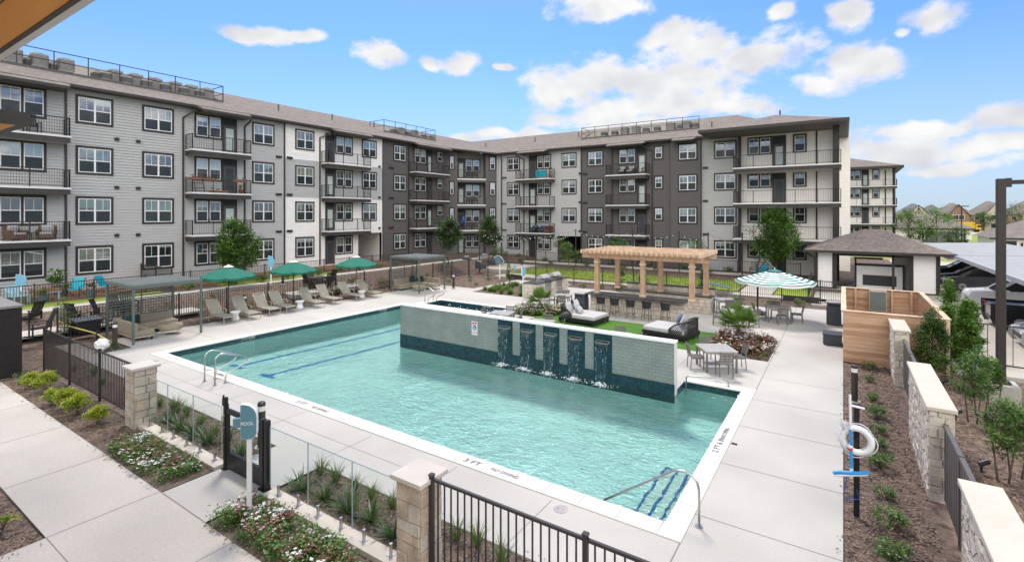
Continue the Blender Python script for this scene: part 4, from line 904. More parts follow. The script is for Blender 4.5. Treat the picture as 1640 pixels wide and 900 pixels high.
for i, (px, b) in enumerate(lst):
    X = -43.6 - .35 * (i % 2); place_ac(big if b else small, (X, on_x(px, X), zpl + (.25 if b else .2)), f"{'tall' if b else 'low'} grey condenser on the long roof deck, {ORD[i]} counting toward the building corner", 'condensers on the long roof deck')
for i, (px, b) in enumerate(((630, 0), (641, 1), (652, 0), (663, 1), (678, 0), (690, 0))):
    X = -43.8; place_ac(big if b else small, (X, on_x(px, X), zpl + .15), f"grey condenser in the small railed roof well by the corner, {ORD[i]} along", 'condensers in the corner roof well')
for i, (px, b) in enumerate(((968, 0), (985, 0), (1001, 1), (1019, 1), (1035, 0), (1053, 0), (1075, 1), (1090, 0), (1100, 1), (1114, 0))):
    place_ac(big if b else small, (on_y(px, 54.2), 54.2, zq + .2), f"grey condenser behind the roof rail of the north wing, {ORD[i]} from the corner end", 'condensers on the north wing')
def guard(name_label, pts, z, h=1.05):
    g = thing('roof_guard_rail', name_label, 'guard rail'); mb = MB('fence_metal'); posts = []
    for a, b in zip(pts, pts[1:]):
        a = Vector((*a, z)); b = Vector((*b, z)); k = max(1, round((b - a).length / 1.7)); up = Vector((0, 0, 1))
        mb.bar(a + up * h, b + up * h, .05); mb.bar(a + up * h * .5, b + up * h * .5, .035)
        for i in range(k + 1): p = a + (b - a) * i / k; posts.append((p, p + up * h))
    mb.build('rail', g)
    for p, q in posts: pm = MB('fence_metal'); pm.bar(p, q, .05); pm.build('post', g)
guard('long dark guard rail along the roof deck full of condensers', [(xw - .1, WL0), (xw - .1, WL1), (xw - 2.2, WL1)], zl(xw) + .1, 1.25)
guard('short dark guard rail round the roof well near the inner corner', [(xw - 2.4, WC0), (xw - .1, WC0), (xw - .1, WC1), (xw - 2.4, WC1)], zl(xw) + .1, 1.25)
guard('dark guard rail along the roof well of the north wing', [(WR0, yw + 2), (WR0, yw), (WR1, yw)], zq + .1, 1.2)

# ------------------------------------------------------------------ second block beyond
apt2 = thing('apartment_building', 'farther cream apartment block with three stacked balconies behind the hip-roofed pavilion', 'apartment building')
Y2 = 103.0; T2 = lambda u, n, z: (u, Y2 - n, z); U2 = lambda px: on_y(px, Y2)
plainwall(T2, -22, U2(1433), -.4, 0, -.5, 13.2, 'siding_beige', apt2); mb = MB('siding_beige'); mb.box(U2(1433) - .3, Y2, -.5, U2(1433), Y2 + 16, 13.2); mb.build('wall', apt2)
for f in range(4):
    z = [.6, 3.9, 7.0, 10.1][f]; h = z + 2.85
    window(T2, U2(1357), U2(1379), h - 1.7, h, apt2, 'pair', simple=True); bdoor(T2, U2(1380), U2(1391.5), z, h, apt2, f >= 2); window(T2, U2(1397), U2(1408.5), h - 1.7, h, apt2, 'single', simple=True)
    if f: balcony(T2, U2(1351), U2(1436), z, 1.5, apt2, n0=0)
    mb = MB('trim_dark', T2); mb.box(U2(1417), 0, z - .1, U2(1419), .05, z + 2.7); mb.build('corner_trim', apt2); mb = MB('trim_dark', T2); mb.box(U2(1430), 1.0, z - .1, U2(1433), 1.35, z + 2.7); mb.build('balcony_column', apt2); mb = MB('trim_dark', T2); mb.box(U2(1351), 0, z - .1, U2(1353), .1, z + 2.7); mb.build('corner_trim', apt2)
mb = MB('shingle'); a0, a1, b0 = -24, U2(1445), Y2 - 2.4; ez2 = 13.3; mx = (a0 + a1) / 2
pk = (a1 - 15, b0 + 11, ez2 + 4.2)
mb.poly([(a0, b0, ez2), (a1, b0, ez2), pk, (a0, b0 + 11, ez2 + 4.2)]); mb.poly([(a1, b0, ez2), (a1, b0 + 22, ez2), pk]); r2 = mb.build('roof', apt2)
mb = MB('bronze'); mb.box(a0, b0 - .05, ez2 - .35, a1 + .05, b0 + .1, ez2); mb.box(a1 - .1, b0, ez2 - .35, a1 + .05, b0 + 22, ez2); mb.quad((a0, b0, ez2 - .3), (a1, b0, ez2 - .3), (a1, b0 + 22, ez2 - .3), (a0, b0 + 22, ez2 - .3), 'soffit_dark'); mb.build('gutter', r2)

# ------------------------------------------------------------------ the clubhouse the picture is taken from
club = thing('clubhouse_building', 'clubhouse with orange timber soffits, brown gutters and pale eave edge reaching in over the view', 'clubhouse')
mb = MB('soffit_wood'); mb.box(-14, -3.5, 6.99, -3.0, 1.28, 7.05)
for i in range(9): mb.box(-14, 1.0 - i * .5, 6.984, -3.0, 1.008 - i * .5, 6.99, 'bronze')
mb.build('soffit', club)
mb = MB('bronze'); mb.box(-14, 1.28, 6.984, -3.0, 1.32, 7.06); mb.box(-14.05, -3.5, 7.05, -3.0, 1.22, 7.3, 'roof_brown'); mb.build('eave_beam', club)
mb = MB('slab_edge'); mb.box(-14, 1.322, 6.986, -3.0, 1.38, 7.03); mb.build('eave_edge', club)
mb = MB('soffit_wood'); mb.box(-14.5, -3.5, 6.47, -8.25, 1.70, 6.50); mb.build('lower_soffit', club)
mb = MB('bronze'); mb.box(-14.5, 1.70, 6.47, -8.14, 1.80, 6.62); mb.box(-8.25, -3.5, 6.47, -8.14, 1.70, 6.62); mb.box(-14.5, -3.5, 6.505, -8.25, 1.70, 6.60, 'roof_brown'); mb.box(-14.5, -3, 6.62, -9.4, 1.2, 6.78); mb.build('lower_eave', club)
mb = MB('bronze'); mb.tube([(-8.9, 1.62, 6.42), (-8.9, 1.60, 6.28), (-9.1, 1.5, 6.15), (-9.8, 1.2, 6.05), (-11.5, .4, 5.98)], .055, 10); mb.build('downspout', club, True)
mb = MB('siding_dark'); mb.box(-15, -3.7, -.2, -2.9, -3.5, 7.0); mb.box(-14.4, -3.5, -.2, -14.1, .6, 7.0); mb.build('wall', club)
# ------------------------------------------------------------------ fences, walls, gate
def fence(label, a, b, h=1.35, zf=None, step=.11, mtl='fence_metal', group=None, every=2.4, cap=True):
    a = Vector(a); b = Vector(b); d = b - a; L = d.length; k = max(1, round(L / every)); zf = zf or (lambda x, y: 0)
    t = thing('metal_fence', label, 'fence', (a.x, a.y, 0), 0, group); rl = MB(mtl)
    P = lambda s, z: (d.x * s, d.y * s, zf(a.x + d.x * s, a.y + d.y * s) + z)
    for i in range(k + 1):
        s = i / k; mb = MB(mtl); mb.bar(P(s, -.05), P(s, h + .05), .06); 
        if cap: mb.bar(P(s, h + .05), P(s, h + .075), .075)
        mb.build('post', t)
    for i in range(k):
        s0, s1 = i / k, (i + 1) / k
        rl.bar(P(s0, h), P(s1, h), .04, .04); rl.bar(P(s0, .12), P(s1, .12), .035, .035)
        m_ = max(2, round(L / k / step))
        for j in range(1, m_): s = s0 + (s1 - s0) * j / m_; rl.bar(P(s, .12), P(s, h), .019)
    rl.build('picket_panel', t); return t
GZ = lambda x, y: max(0, ground_z(x, y) + .04)
fence('tall dark picket fence running behind the row of sun loungers', (-27.75, 7.0), (-27.75, 34.9), 1.4, GZ)
fence('dark picket fence between the far cabana corner and the herb bed gate', (-27.75, 34.95), (-23.6, 34.95), 1.4)
fence('dark picket fence between the grills, pergola and the lawn', (-22.2, 34.95), (-3.2, 35.3), 1.4)
fence('short dark picket fence between the far gate and the timber enclosure', (-1.15, 35.35), (.3, 35.4), 1.4)
fence('dark picket fence from the brick wall to the stone pier beside the yellow green shrubs', (-23.2, 5.5), (-15.52, 5.5), 1.42)
fence('black picket railing starting at the larger stone pier before the pool deck', (-5.07, 5.5), (-.1, 5.5), 1.5, step=.125, every=2.35)
fence('low dark patio fence along the grey wing in front of the ground floor windows', (-34.8, -2), (-34.8, 35.0), 1.05, lambda x, y: .72)
fence('low dark patio fence along the north wing beside the lawn path', (-30, 48.3), (-3, 48.6), 1.05, lambda x, y: .2, step=.14)
fence('short dark divider fence between two patios of the grey wing', (-39.3, 14.2), (-34.8, 14.2), 1.35, lambda x, y: .72)
fence('tall slim dark fence between the planting bed and the car park', (3.0, 24.3), (12, 23.5), 1.5, step=.34, every=2.3)
fence('dark fence beyond the pavilion end of the lawn', (-1.9, 37.6), (-1.9, 42.0), 1.2)
def picket_gate(label, a, b, plaque, h=1.4):
    a = Vector(a); b = Vector(b); d = b - a; t = thing('metal_gate', label, 'gate', (a.x, a.y, 0)); L = d.length
    for s in (0, 1): mb = MB('fence_metal'); mb.bar((d.x * s, d.y * s, 0), (d.x * s, d.y * s, h + .05), .07); mb.build('post', t)
    mb = MB('fence_metal')
    for z in (h, .38, .06): mb.bar((0, 0, z), (d.x, d.y, z), .04)
    m_ = round(L / .11)
    for j in range(1, m_): s = j / m_; mb.bar((d.x * s, d.y * s, .38), (d.x * s, d.y * s, h), .019)
    mb.build('picket_panel', t)
    mb = MB('fence_metal'); mb.bar((d.x * .03, d.y * .03, .22), (d.x * .97, d.y * .97, .22), .012, .3); mb.build('kick_plate', t)
    mb = MB('sign_light'); c = d * plaque; mb.bar((c.x - d.x / L * .18, c.y - .02, 1.05), (c.x + d.x / L * .18, c.y - .02, 1.05), .02, .2); mb.build('plaque', t)
picket_gate('dark picket gate with a small blue plaque beside the herb bed', (-23.6, 34.95), (-22.2, 34.95), .5)
picket_gate('wide dark picket gate with a blue plaque near the striped umbrella', (-3.2, 35.3), (-1.15, 35.35), .55)

def blocks(mb, T, u0, u1, z0, z1, mats, hmin=.14, hmax=.27, wmin=.2, wmax=.5, proud=.022, gap=.012):
    """dressed stone courses on a face"""
    z = z0
    while z < z1 - .02:
        h = rnd(hmin, hmax)
        if z1 - z - h < hmin * .7: h = z1 - z
        u = u0
        while u < u1 - .01:
            w = rnd(wmin, wmax)
            if u1 - u - w < wmin * .7: w = u1 - u
            p = proud * rnd(.55, 1.25); ga = gap / 2; b = .008
            a0, a1, c0, c1 = u + ga, u + w - ga, z + ga, z + h - ga
            j = lambda: rnd(-.004, .004)
            vs = [T(a0, 0, c0), T(a1, 0, c0), T(a1, 0, c1), T(a0, 0, c1), T(a0 + b + j(), p + j(), c0 + b), T(a1 - b, p + j(), c0 + b + j()), T(a1 - b + j(), p + j(), c1 - b), T(a0 + b, p + j(), c1 - b + j())]
            mb.add(vs, [(4, 5, 6, 7), (0, 1, 5, 4), (1, 2, 6, 5), (2, 3, 7, 6), (3, 0, 4, 7)], random.choice(mats)); u += w
        z += h
def stone_box(mb, x0, y0, x1, y1, z0, z1, mats, sides='nsew', **k):
    mb.box(x0, y0, z0, x1, y1, z1, 'mortar')
    if 's' in sides: blocks(mb, lambda u, n, z: (u, y0 - n, z), x0, x1, z0, z1, mats, **k)
    if 'n' in sides: blocks(mb, lambda u, n, z: (u, y1 + n, z), x0, x1, z0, z1, mats, **k)
    if 'w' in sides: blocks(mb, lambda u, n, z: (x0 - n, u, z), y0, y1, z0, z1, mats, **k)
    if 'e' in sides: blocks(mb, lambda u, n, z: (x1 + n, u, z), y0, y1, z0, z1, mats, **k)
LS = ('limestone', 'limestone', 'limestone_buff'); LB = ('limestone_pale', 'limestone_pale', 'limestone')
def pier(label, x0, y0, x1, y1, h, mats=LS):
    t = thing('stone_pier', label, 'pier', ((x0 + x1) / 2, (y0 + y1) / 2, 0)); mb = MB(); cx, cy = (x0 + x1) / 2, (y0 + y1) / 2
    stone_box(mb, x0 - cx, y0 - cy, x1 - cx, y1 - cy, -.05, h, mats, wmin=.16, wmax=.42); mb.build('stone_shaft', t)
    mb = MB('cap_stone'); e = .075; mb.box(x0 - cx - e, y0 - cy - e, h, x1 - cx + e, y1 - cy + e, h + .07); bevel(mb.build('cap', t), .008, 2)
pier('square stone pier between the glass fence and the yellow green shrubs', -15.5, 5.26, -15.0, 5.76, 1.43)
pier('larger looking square stone pier where the glass fence meets black railing', -5.62, 5.33, -5.14, 5.79, 1.43, ('limestone_buff', 'limestone_buff', 'limestone'))
# glass fence
def glass_fence(label, x0, x1, y, n):
    t = thing('glass_fence', label, 'glass fence', (x0, y, 0)); L = x1 - x0; w = L / n
    mb = MB('cap_pale'); mb.box(0, -.17, -.15, L, .12, .05); bevel(mb.build('kerb', t), .008)
    for i in range(n):
        mb = MB('glass'); mb.box(i * w + .012, -.006, .15, (i + 1) * w - .012, .006, 1.28); mb.box(i * w + .012, -.0066, 1.268, (i + 1) * w - .012, .0066, 1.281, 'glass_edge'); mb.box(i * w + .008, -.0066, .15, i * w + .0097, .0066, 1.268, 'glass_edge'); mb.box((i + 1) * w - .0097, -.0066, .15, (i + 1) * w - .008, .0066, 1.268, 'glass_edge'); mb.build('glass_panel', t)
        for s in (.24, .76):
            mb = MB('steel'); x = (i + s) * w; mb.cyl((x, 0, .05), (x, 0, .235), .026, n=12); mb.box(x - .05, -.05, .05, x + .05, .05, .06); mb.build('spigot', t)
glass_fence('clear glass fence with steel spigots from the stone pier to the black gate', -14.98, -11.12, 5.5, 3)
glass_fence('clear glass fence with steel spigots between black gate and the larger pier', -9.3, -5.64, 5.5, 3)
# black gate
gt = thing('pool_gate', 'black framed glass gate with solid kick plate standing at the pool entrance', 'gate', (-10.95, 5.5, 0))
for x, w in ((0, .08), (1.42, .09), (1.56, .09)):
    mb = MB('black_metal'); mb.box(x - w / 2, -w / 2, 0, x + w / 2, w / 2, 1.38); mb.box(x - w * .9, -w * .9, 0, x + w * .9, w * .9, .02); mb.build('post', gt)
mb = MB('black_metal'); mb.box(.06, -.03, 1.2, 1.36, .03, 1.3); mb.box(.06, -.03, .04, 1.36, .03, .40); mb.box(.06, -.03, .40, .12, .03, 1.2); mb.box(1.30, -.03, .40, 1.36, .03, 1.2); bevel(mb.build('frame', gt), .006)
mb = MB('glass'); mb.box(.12, -.006, .4, 1.3, .006, 1.2); mb.build('glass_panel', gt)
mb = MB('black_metal'); mb.box(-.03, -.07, 1.36, .03, .03, 1.52); mb.tube([(.0, -.05, 1.5), (.0, -.05, 1.58)], .02); mb.build('latch', gt)
mb = MB('steel_dull'); mb.tube([(.03, -.05, 1.16), (.03, -.10, 1.15), (.03, -.10, .92), (.03, -.05, .91)], .016); mb.build('handle', gt)
# blade signs
def blade_sign(label, loc, rz, h, word, m='sign_blue', w=.27, hp=.62, sub=None):
    t = thing('blade_sign', label, 'sign', loc, rz); mb = MB('white_paint'); mb.box(-.035, -.035, 0, .035, .035, h - hp + .05); mb.build('post', t)
    def shape(o):
        r = w * .85; pts = [(-w / 2 + o, h - hp + o + .04), (-w / 2 + o + .04, h - hp + o), (w / 2 - o - r * .5, h - hp + o)]
        pts += [(w / 2 - o - r * .5 * (1 - sin(a)), h - hp + o + r * .5 * (1 - cos(a))) for a in [i * pi / 10 for i in range(1, 6)]]
        pts += [(w / 2 - o - r * (1 - cos(a)), h - o - r + r * sin(a)) for a in [i * pi / 14 for i in range(8)]]
        pts += [(-w / 2 + o, h - o)]; return pts
    mb = MB('white_paint'); ps = shape(0); n = len(ps)
    mb.add([(x, -.05, z) for x, z in ps] + [(x, .05, z) for x, z in ps], [tuple(range(n)), tuple(reversed(range(n, 2 * n)))] + [(i, (i + 1) % n, n + (i + 1) % n, n + i) for i in range(n)]); mb.build('sign_body', t)
    mb = MB(m); mb.poly([(x, -.053, z) for x, z in shape(.004)]); mb.poly([(x, .053, z) for x, z in shape(.004)]); mb.build('sign_face', t)
    if word: text('lettering', word, .085, (-.02, -.055, h - hp * .55), (pi / 2, 0, 0), 'white_paint', t, .95)
    return t
bs = blade_sign('teal blue blade sign reading POOL on a white post in the flower bed', (-8.85, 4.85, 0), radians(44), 2.03, 'POOL')
mb = MB('sign_blue'); mb.box(-.26, -.04, 1.62, -.13, .04, 1.78); mb.build('side_tab', bs)
x, y = G(34, 498, .3); blade_sign('light blue blade sign with white lettering beside the black rocking chairs', (x, y, .3), radians(60), 1.95, None, 'sign_light', .42, .62)
for k in (0, 1):
    text('lettering', ('FIRE', 'TERRACE')[k], .085, (0, 0, 0), (0, 0, 0), 'white_paint') if False else None
blade_sign('light blue narrow sign beside the middle green umbrella, on the upper path', (-32.0, 19.0, .7), radians(60), 1.95, None, 'sign_light', .36, .75)
x, y = G(838, 476); blade_sign('light blue narrow sign on a white post at the stone grill counter', (x, y, 0), radians(75), 2.05, None, 'sign_light', .28, .66)
x, y = G(794, 456, .05); blade_sign('wide slate blue sign by the far gate in front of the lounge seating', (-23.9, 34.2, 0), radians(10), 2.0, None, 'sign_dark', .75, .72)
# bollard lights
def bollard_proto():
    b = thing('bollard_light', '', 'bollard light'); mb = MB('bronze'); mb.cyl((0, 0, 0), (0, 0, .86), .085, n=16); mb.build('shaft', b)
    mb = MB('white_paint'); mb.cyl((0, 0, .86), (0, 0, .98), .08, n=16); mb.build('lens', b)
    mb = MB('bronze'); mb.lathe([(.088, .98), (.088, 1.03), (.07, 1.06), (.03, 1.08), (.001, 1.083)], n=16); mb.build('cap', b)
    mb = MB('walk_concrete'); mb.cyl((0, 0, -.1), (0, 0, .03), .15, n=16); mb.build('base', b); return b
bp = bollard_proto(); BL = [((-11.25, 6.45, 0), 'brown bollard light standing just inside the black gate'), ((.27, 17.5, 0), 'brown bollard light in the mulch behind the life ring pole'), ((-24.5, 7.95, 0), 'brown bollard light at the corner of the near cabana'),
      ((-23.85, 28.2, 0), 'brown bollard light in the mulch past the far cabana'), ((-27.1, 14.6, 0), 'brown bollard light behind the second lounger'), ((-31.6, 19.6, .7), 'brown bollard light by the upper path behind the umbrellas')]
for i, (l, s) in enumerate(BL):
    if i == 0: bp.location = l; bp['label'] = s; bp['group'] = 'bollard lights round the deck'
    else: dup(bp, l, rnd(0, 3), s, 'bollard lights round the deck')
for (px, py, s) in ((112, 543, 'slim black stake holding yellow tape behind the sapling'), (156, 556, 'slim black stake holding yellow tape above the crumpled white bag')):
    x, y = G(px, py); st = thing('marker_stake', s, 'stake', (x, y, 0)); mb = MB('black_metal'); mb.box(-.05, -.05, 0, .05, .05, .62); mb.build('stake_post', st); mb = MB('black_metal'); mb.box(-.06, -.06, .62, .06, .06, .65); mb.build('cap', st)
a_, b_, c_ = G(92, 531), G(112, 543), G(156, 556); e_ = G(182, 556)
mb = MB('tape')
for p, q in ((a_, b_), (b_, c_), (c_, e_)): mb.bar((p[0], p[1] - .05, .58), (q[0], q[1] - .05, .58 if q != e_ else .2), .012, .05)
tag(mb.build('barrier_tape'), 'sagging yellow tape strung between two black stakes near the cabana', 'tape')
random.seed(9); mb = MB('umbrella_white'); x, y = G(163, 562); pts = []
for i in range(10):
    for j in range(14): th = 2 * pi * j / 14; ph = pi * i / 9; r = .26 * rnd(.7, 1.15); pts.append((r * sin(ph) * cos(th), r * sin(ph) * sin(th), .24 + .26 * cos(ph) * rnd(.8, 1.1)))
mb.add(pts, [(i * 14 + j, i * 14 + (j + 1) % 14, (i + 1) * 14 + (j + 1) % 14, (i + 1) * 14 + j) for i in range(9) for j in range(14)]); tag(mb.build('plastic_bag', None, False, (x, y, 0)), 'crumpled white plastic bag hanging by the black stake', 'bag')
# stone walls and metal panels down the side of the deck
def rubble_wall(label, y0, y1):
    t = thing('stone_wall', label, 'stone wall', (1.55, y0, 0)); L = y1 - y0
    mb = MB('rubble'); mb.box(-.19, 0, -.05, .19, L, 1.68); o = mb.build('rubble_core', t)
    mb = MB(); blocks(mb, lambda u, n, z: (u, -n, z), -.19, .19, -.05, 1.68, LB, .1, .24, .12, .3, .03); random.seed(int(y0 * 10))
    z = 0
    def face(sx):
        n = int(L * 22)
        for _ in range(n):   # rough split faces standing proud of the bed
            yy = rnd(.05, L - .05); zz = rnd(.02, 1.62); w = rnd(.10, .24); h = rnd(.06, .13); p = rnd(.004, .018); pts = []
            k = random.randint(5, 7); ph = rnd(0, 1)
            for i in range(k): a = 2 * pi * (i + ph) / k; pts.append((yy + w * cos(a) * rnd(.8, 1.1), zz + h * sin(a) * rnd(.8, 1.1)))
            pts = [(max(.0, min(L, a)), max(-.04, min(1.68, b))) for a, b in pts]
            cx = sx * (.19 + p); m = random.choice(('limestone_pale', 'limestone_pale', 'cap_pale', 'limestone'))
            inn = [(yy + (a - yy) * .75, zz + (b - zz) * .75) for a, b in pts]
            mb.add([(sx * .185, a, b) for a, b in pts] + [(cx + rnd(-.006, .006), a, b) for a, b in inn], [tuple(range(k, 2 * k))] + [(i, (i + 1) % k, k + (i + 1) % k, k + i) for i in range(k)], m)
    face(-1); face(1); mb.build('stone_facing', t)
    mb = MB('cap_pale'); mb.box(-.23, -.05, 1.68, .23, L + .03, 1.755); bevel(mb.build('cap', t), .01)
rubble_wall('pale rubble stone wall touching the timber enclosure', 20.0, 22.0)
rubble_wall('pale rubble stone wall between two stretches of grey panel, beside the life ring', 12.35, 15.8)
rubble_wall('large pale stone wall cropped by the picture edge, beyond the mulch bed', 4.2, 9.16)
def panel_fence(label, y0, y1, n):
    t = thing('panel_fence', label, 'panel fence', (1.6, y0, 0)); L = (y1 - y0) / n
    for i in range(n):
        mb = MB('fence_panel'); mb.box(-.02, i * L + .05, .06, .02, (i + 1) * L - .02, 1.42)
        for j in range(7): mb.box(-.026, i * L + .08 + j * L * .14, .08, .026, i * L + .10 + j * L * .14, 1.40)
        mb.box(-.035, i * L + .0, 1.42, .035, (i + 1) * L, 1.48); mb.build('panel', t)
        mb = MB('fence_panel'); mb.box(-.04, i * L, -.05, .04, i * L + .07, 1.5); mb.build('post', t)
panel_fence('dull grey metal panels between the large cropped stone wall and the next one', 9.22, 12.3, 2)
panel_fence('dull grey metal panels between the enclosure stone wall and the life ring stone wall', 15.86, 19.95, 2)
# dark brick wall
bw = thing('brick_wall', 'dark brick wall with grey cap at the end of the picket fence by the shrubs', 'brick wall', (-25, 4.9, 0))
mb = MB('brick_dark'); mb.box(-2.2, -.8, -.1, 1.85, .02, 2.28)
for i in range(30): mb.box(-2.206, -.806, i * .076, 1.856, .026, i * .076 + .062)
mb.build('brickwork', bw); mb = MB('grey_cap'); mb.box(-2.25, -.86, 2.28, 1.9, .06, 2.36); mb.build('cap', bw)
# timber enclosure
te = thing('timber_enclosure', 'fresh cedar board enclosure with pale cap rail beside the deck, hiding pool equipment', 'enclosure', (0, 22.1, 0))
def boards(T, L, h, m1='fence_wood', n=None, t=.03):
    mb = MB(m1); n = n or round(h / .145); random.seed(int(L * 77))
    for i in range(n):
        z = h * i / n; u = 0
        while u < L - .01:
            w = min(rnd(1.2, 2.6), L - u)
            if L - u - w < .4: w = L - u
            o = rnd(-.004, .004); m_ = random.choice(('fence_wood', 'fence_wood', 'fence_wood_dark'))
            vs = [T(u + .002, o, z + .003), T(u + w - .002, o, z + .003), T(u + w - .002, o, z + h / n - .003), T(u + .002, o, z + h / n - .003)]
            ve = [T(u + .002, o - t, z + .003), T(u + w - .002, o - t, z + .003), T(u + w - .002, o - t, z + h / n - .003), T(u + .002, o - t, z + h / n - .003)]
            mb.add(vs + ve, [(0, 1, 2, 3), (4, 5, 6, 7), (0, 1, 5, 4), (1, 2, 6, 5), (2, 3, 7, 6), (3, 0, 4, 7)], m_); u += w
    return mb
EW, ED, EH = 2.95, 7.1, 1.86
boards(lambda u, n, z: (u, -n, z), EW, EH).build('front_panel', te); boards(lambda u, n, z: (u, ED - n, z), EW, EH).build('back_panel', te)
boards(lambda u, n, z: (-n, u + .04, z), ED - .1, EH).build('side_panel', te); boards(lambda u, n, z: (EW + n, u + .04, z), ED - .1, EH).build('side_panel', te)
mb = MB('fence_wood')
for i in range(11): y = .1 + i * (ED - .2) / 10; mb.box(EW - .12, y - .045, 0, EW - .035, y + .045, EH); mb.box(.035, y - .045, 0, .12, y + .045, EH)
for i in range(4): x = .5 + i * .7; mb.box(x - .045, ED - .12, 0, x + .045, ED - .035, EH); mb.box(x - .045, .035, 0, x + .045, .12, EH)
mb.box(EW - .07, -.05, 0, EW + .04, .05, EH - .002, 'wood_pale'); mb.build('stud', te)
mb = MB('wood_pale'); mb.box(-.07, -.06, EH, EW + .07, .10, EH + .04); mb.box(-.07, ED - .1, EH, EW + .07, ED + .06, EH + .04); mb.box(-.07, .10, EH + .001, .10, ED - .1, EH + .038); mb.box(EW - .1, .10, EH + .001, EW + .07, ED - .1, EH + .038); bevel(mb.build('cap_rail', te), .005)
ub = thing('utility_cabinet', 'grey green electrical cabinet fixed inside the timber enclosure', 'cabinet', (1.35, 29.0, .0)); mb = MB('sign_dark'); mb.box(-.33, -.22, .9, .33, 0, 1.86, 'ac_grey'); mb.box(-.30, -.235, .95, .30, -.22, 1.8, 'cabana_top'); bevel(mb.build('cabinet_body', ub), .01); mb = MB('steel_dull'); mb.cyl((0, -.1, 0), (0, -.1, .9), .04); mb.build('conduit', ub)

# ------------------------------------------------------------------ loungers, tables, umbrellas, cabanas
def lounger():
    t = thing('sun_lounger', '', 'sun lounger'); # foot at +x
    sl = MB('sling'); ang = radians(52); px_, pz = .72, .36; bx, bz = px_ - .86 * cos(ang), pz + .86 * sin(ang)
    n = 8
    for i in range(n): pass
    def strip(p, q, k=8, sag=.015):
        vs = []; 
        for i in range(k + 1):
            s = i / k
            for w in (-.29, -.1, .1, .29): vs.append((p[0] + (q[0] - p[0]) * s, w, p[1] + (q[1] - p[1]) * s - sag * (1 - (w / .29) ** 2)))
        return vs, [(i * 4 + j, i * 4 + j + 1, (i + 1) * 4 + j + 1, (i + 1) * 4 + j) for i in range(k) for j in range(3)]
    sl.add(*strip((px_, pz), (2.0, .36))); sl.build('seat_sling', t, True)
    b = MB('sling'); b.add(*strip((px_, pz + .004), (bx, bz))); b.build('back_sling', t, True)
    f = MB('champagne')
    for w in (-.3, .3):
        f.tube([(.45, w, .34), (2.0, w, .34), (2.05, w, .32)], .018, 6); f.tube([(px_, w, pz - .01), (bx, w, bz)], .018, 6)
    for x in (.62, 1.3, 2.03): f.tube([(x, -.3, .33), (x, .3, .33)], .014, 6)
    f.tube([(bx, -.3, bz), (bx, .3, bz)], .018, 6); f.build('frame', t, True)
    for w in (-.3, .3):
        f = MB('champagne'); f.tube([(.50, w, .34), (.55, w * 1.04, .56), (.62, w * 1.06, .60), (.98, w * 1.06, .58), (1.03, w * 1.05, .55), (1.03, w * 1.03, .35)], .016, 6); f.build('armrest', t, True)
        for x in (.5, 1.93): f = MB('champagne'); f.tube([(x, w, .34), (x + .03, w, 0)], .017, 6); f.build('leg', t)
    return t
lp = lounger(); LQ = [(460, 300), (622, 275), (757, 248), (850, 233), (1043, 205), (1172, 185), (1275, 160), (1387, 142)]
LD = ['next to the cabana post', 'beside the bollard', 'before a paired lounger', 'beside the middle table', 'past the middle table', 'behind the last side table', 'with the last side table', 'last before the far cabana']
for i, (a, b) in enumerate(LQ):
    x, y = G(260 + a / 3.905, 440 + b / 3.905); x = -25.35 + .12 * sin(i * 2.1); loc = (x - 2.0, y - .3, .0)
    rz = rnd(-.04, .04); lab = f"khaki sun lounger with raised back, {ORD[i]} from the near cabana, {LD[i]}"
    if i == 0: lp.location = loc; lp.rotation_euler.z = rz; lp['label'] = lab; lp['group'] = 'sun loungers along the fence'
    else: dup(lp, loc, rz, lab, 'sun loungers along the fence')
def drum():
    t = thing('side_table', '', 'side table'); mb = MB('white_paint'); mb.lathe([(.17, 0), (.20, .02), (.19, .12), (.14, .24), (.15, .32), (.24, .42), (.25, .46), (.23, .47), (.001, .47)], n=24); mb.build('pedestal', t, True); return t
dp = drum()
for i, (a, b, s) in enumerate(((457, 285, 'first one from the near cabana'), (860, 213, 'middle one, between the fourth and fifth loungers'), (1248, 145, 'last before the far cabana'))):
    x, y = G(260 + a / 3.905, 440 + b / 3.905); loc = (min(x, -25.5), y, 0); lab = 'white hourglass side table among the loungers, ' + s
    if i == 0: dp.location = loc; dp['label'] = lab; dp['group'] = 'white side tables'
    else: dup(dp, loc, 0, lab, 'white side tables')
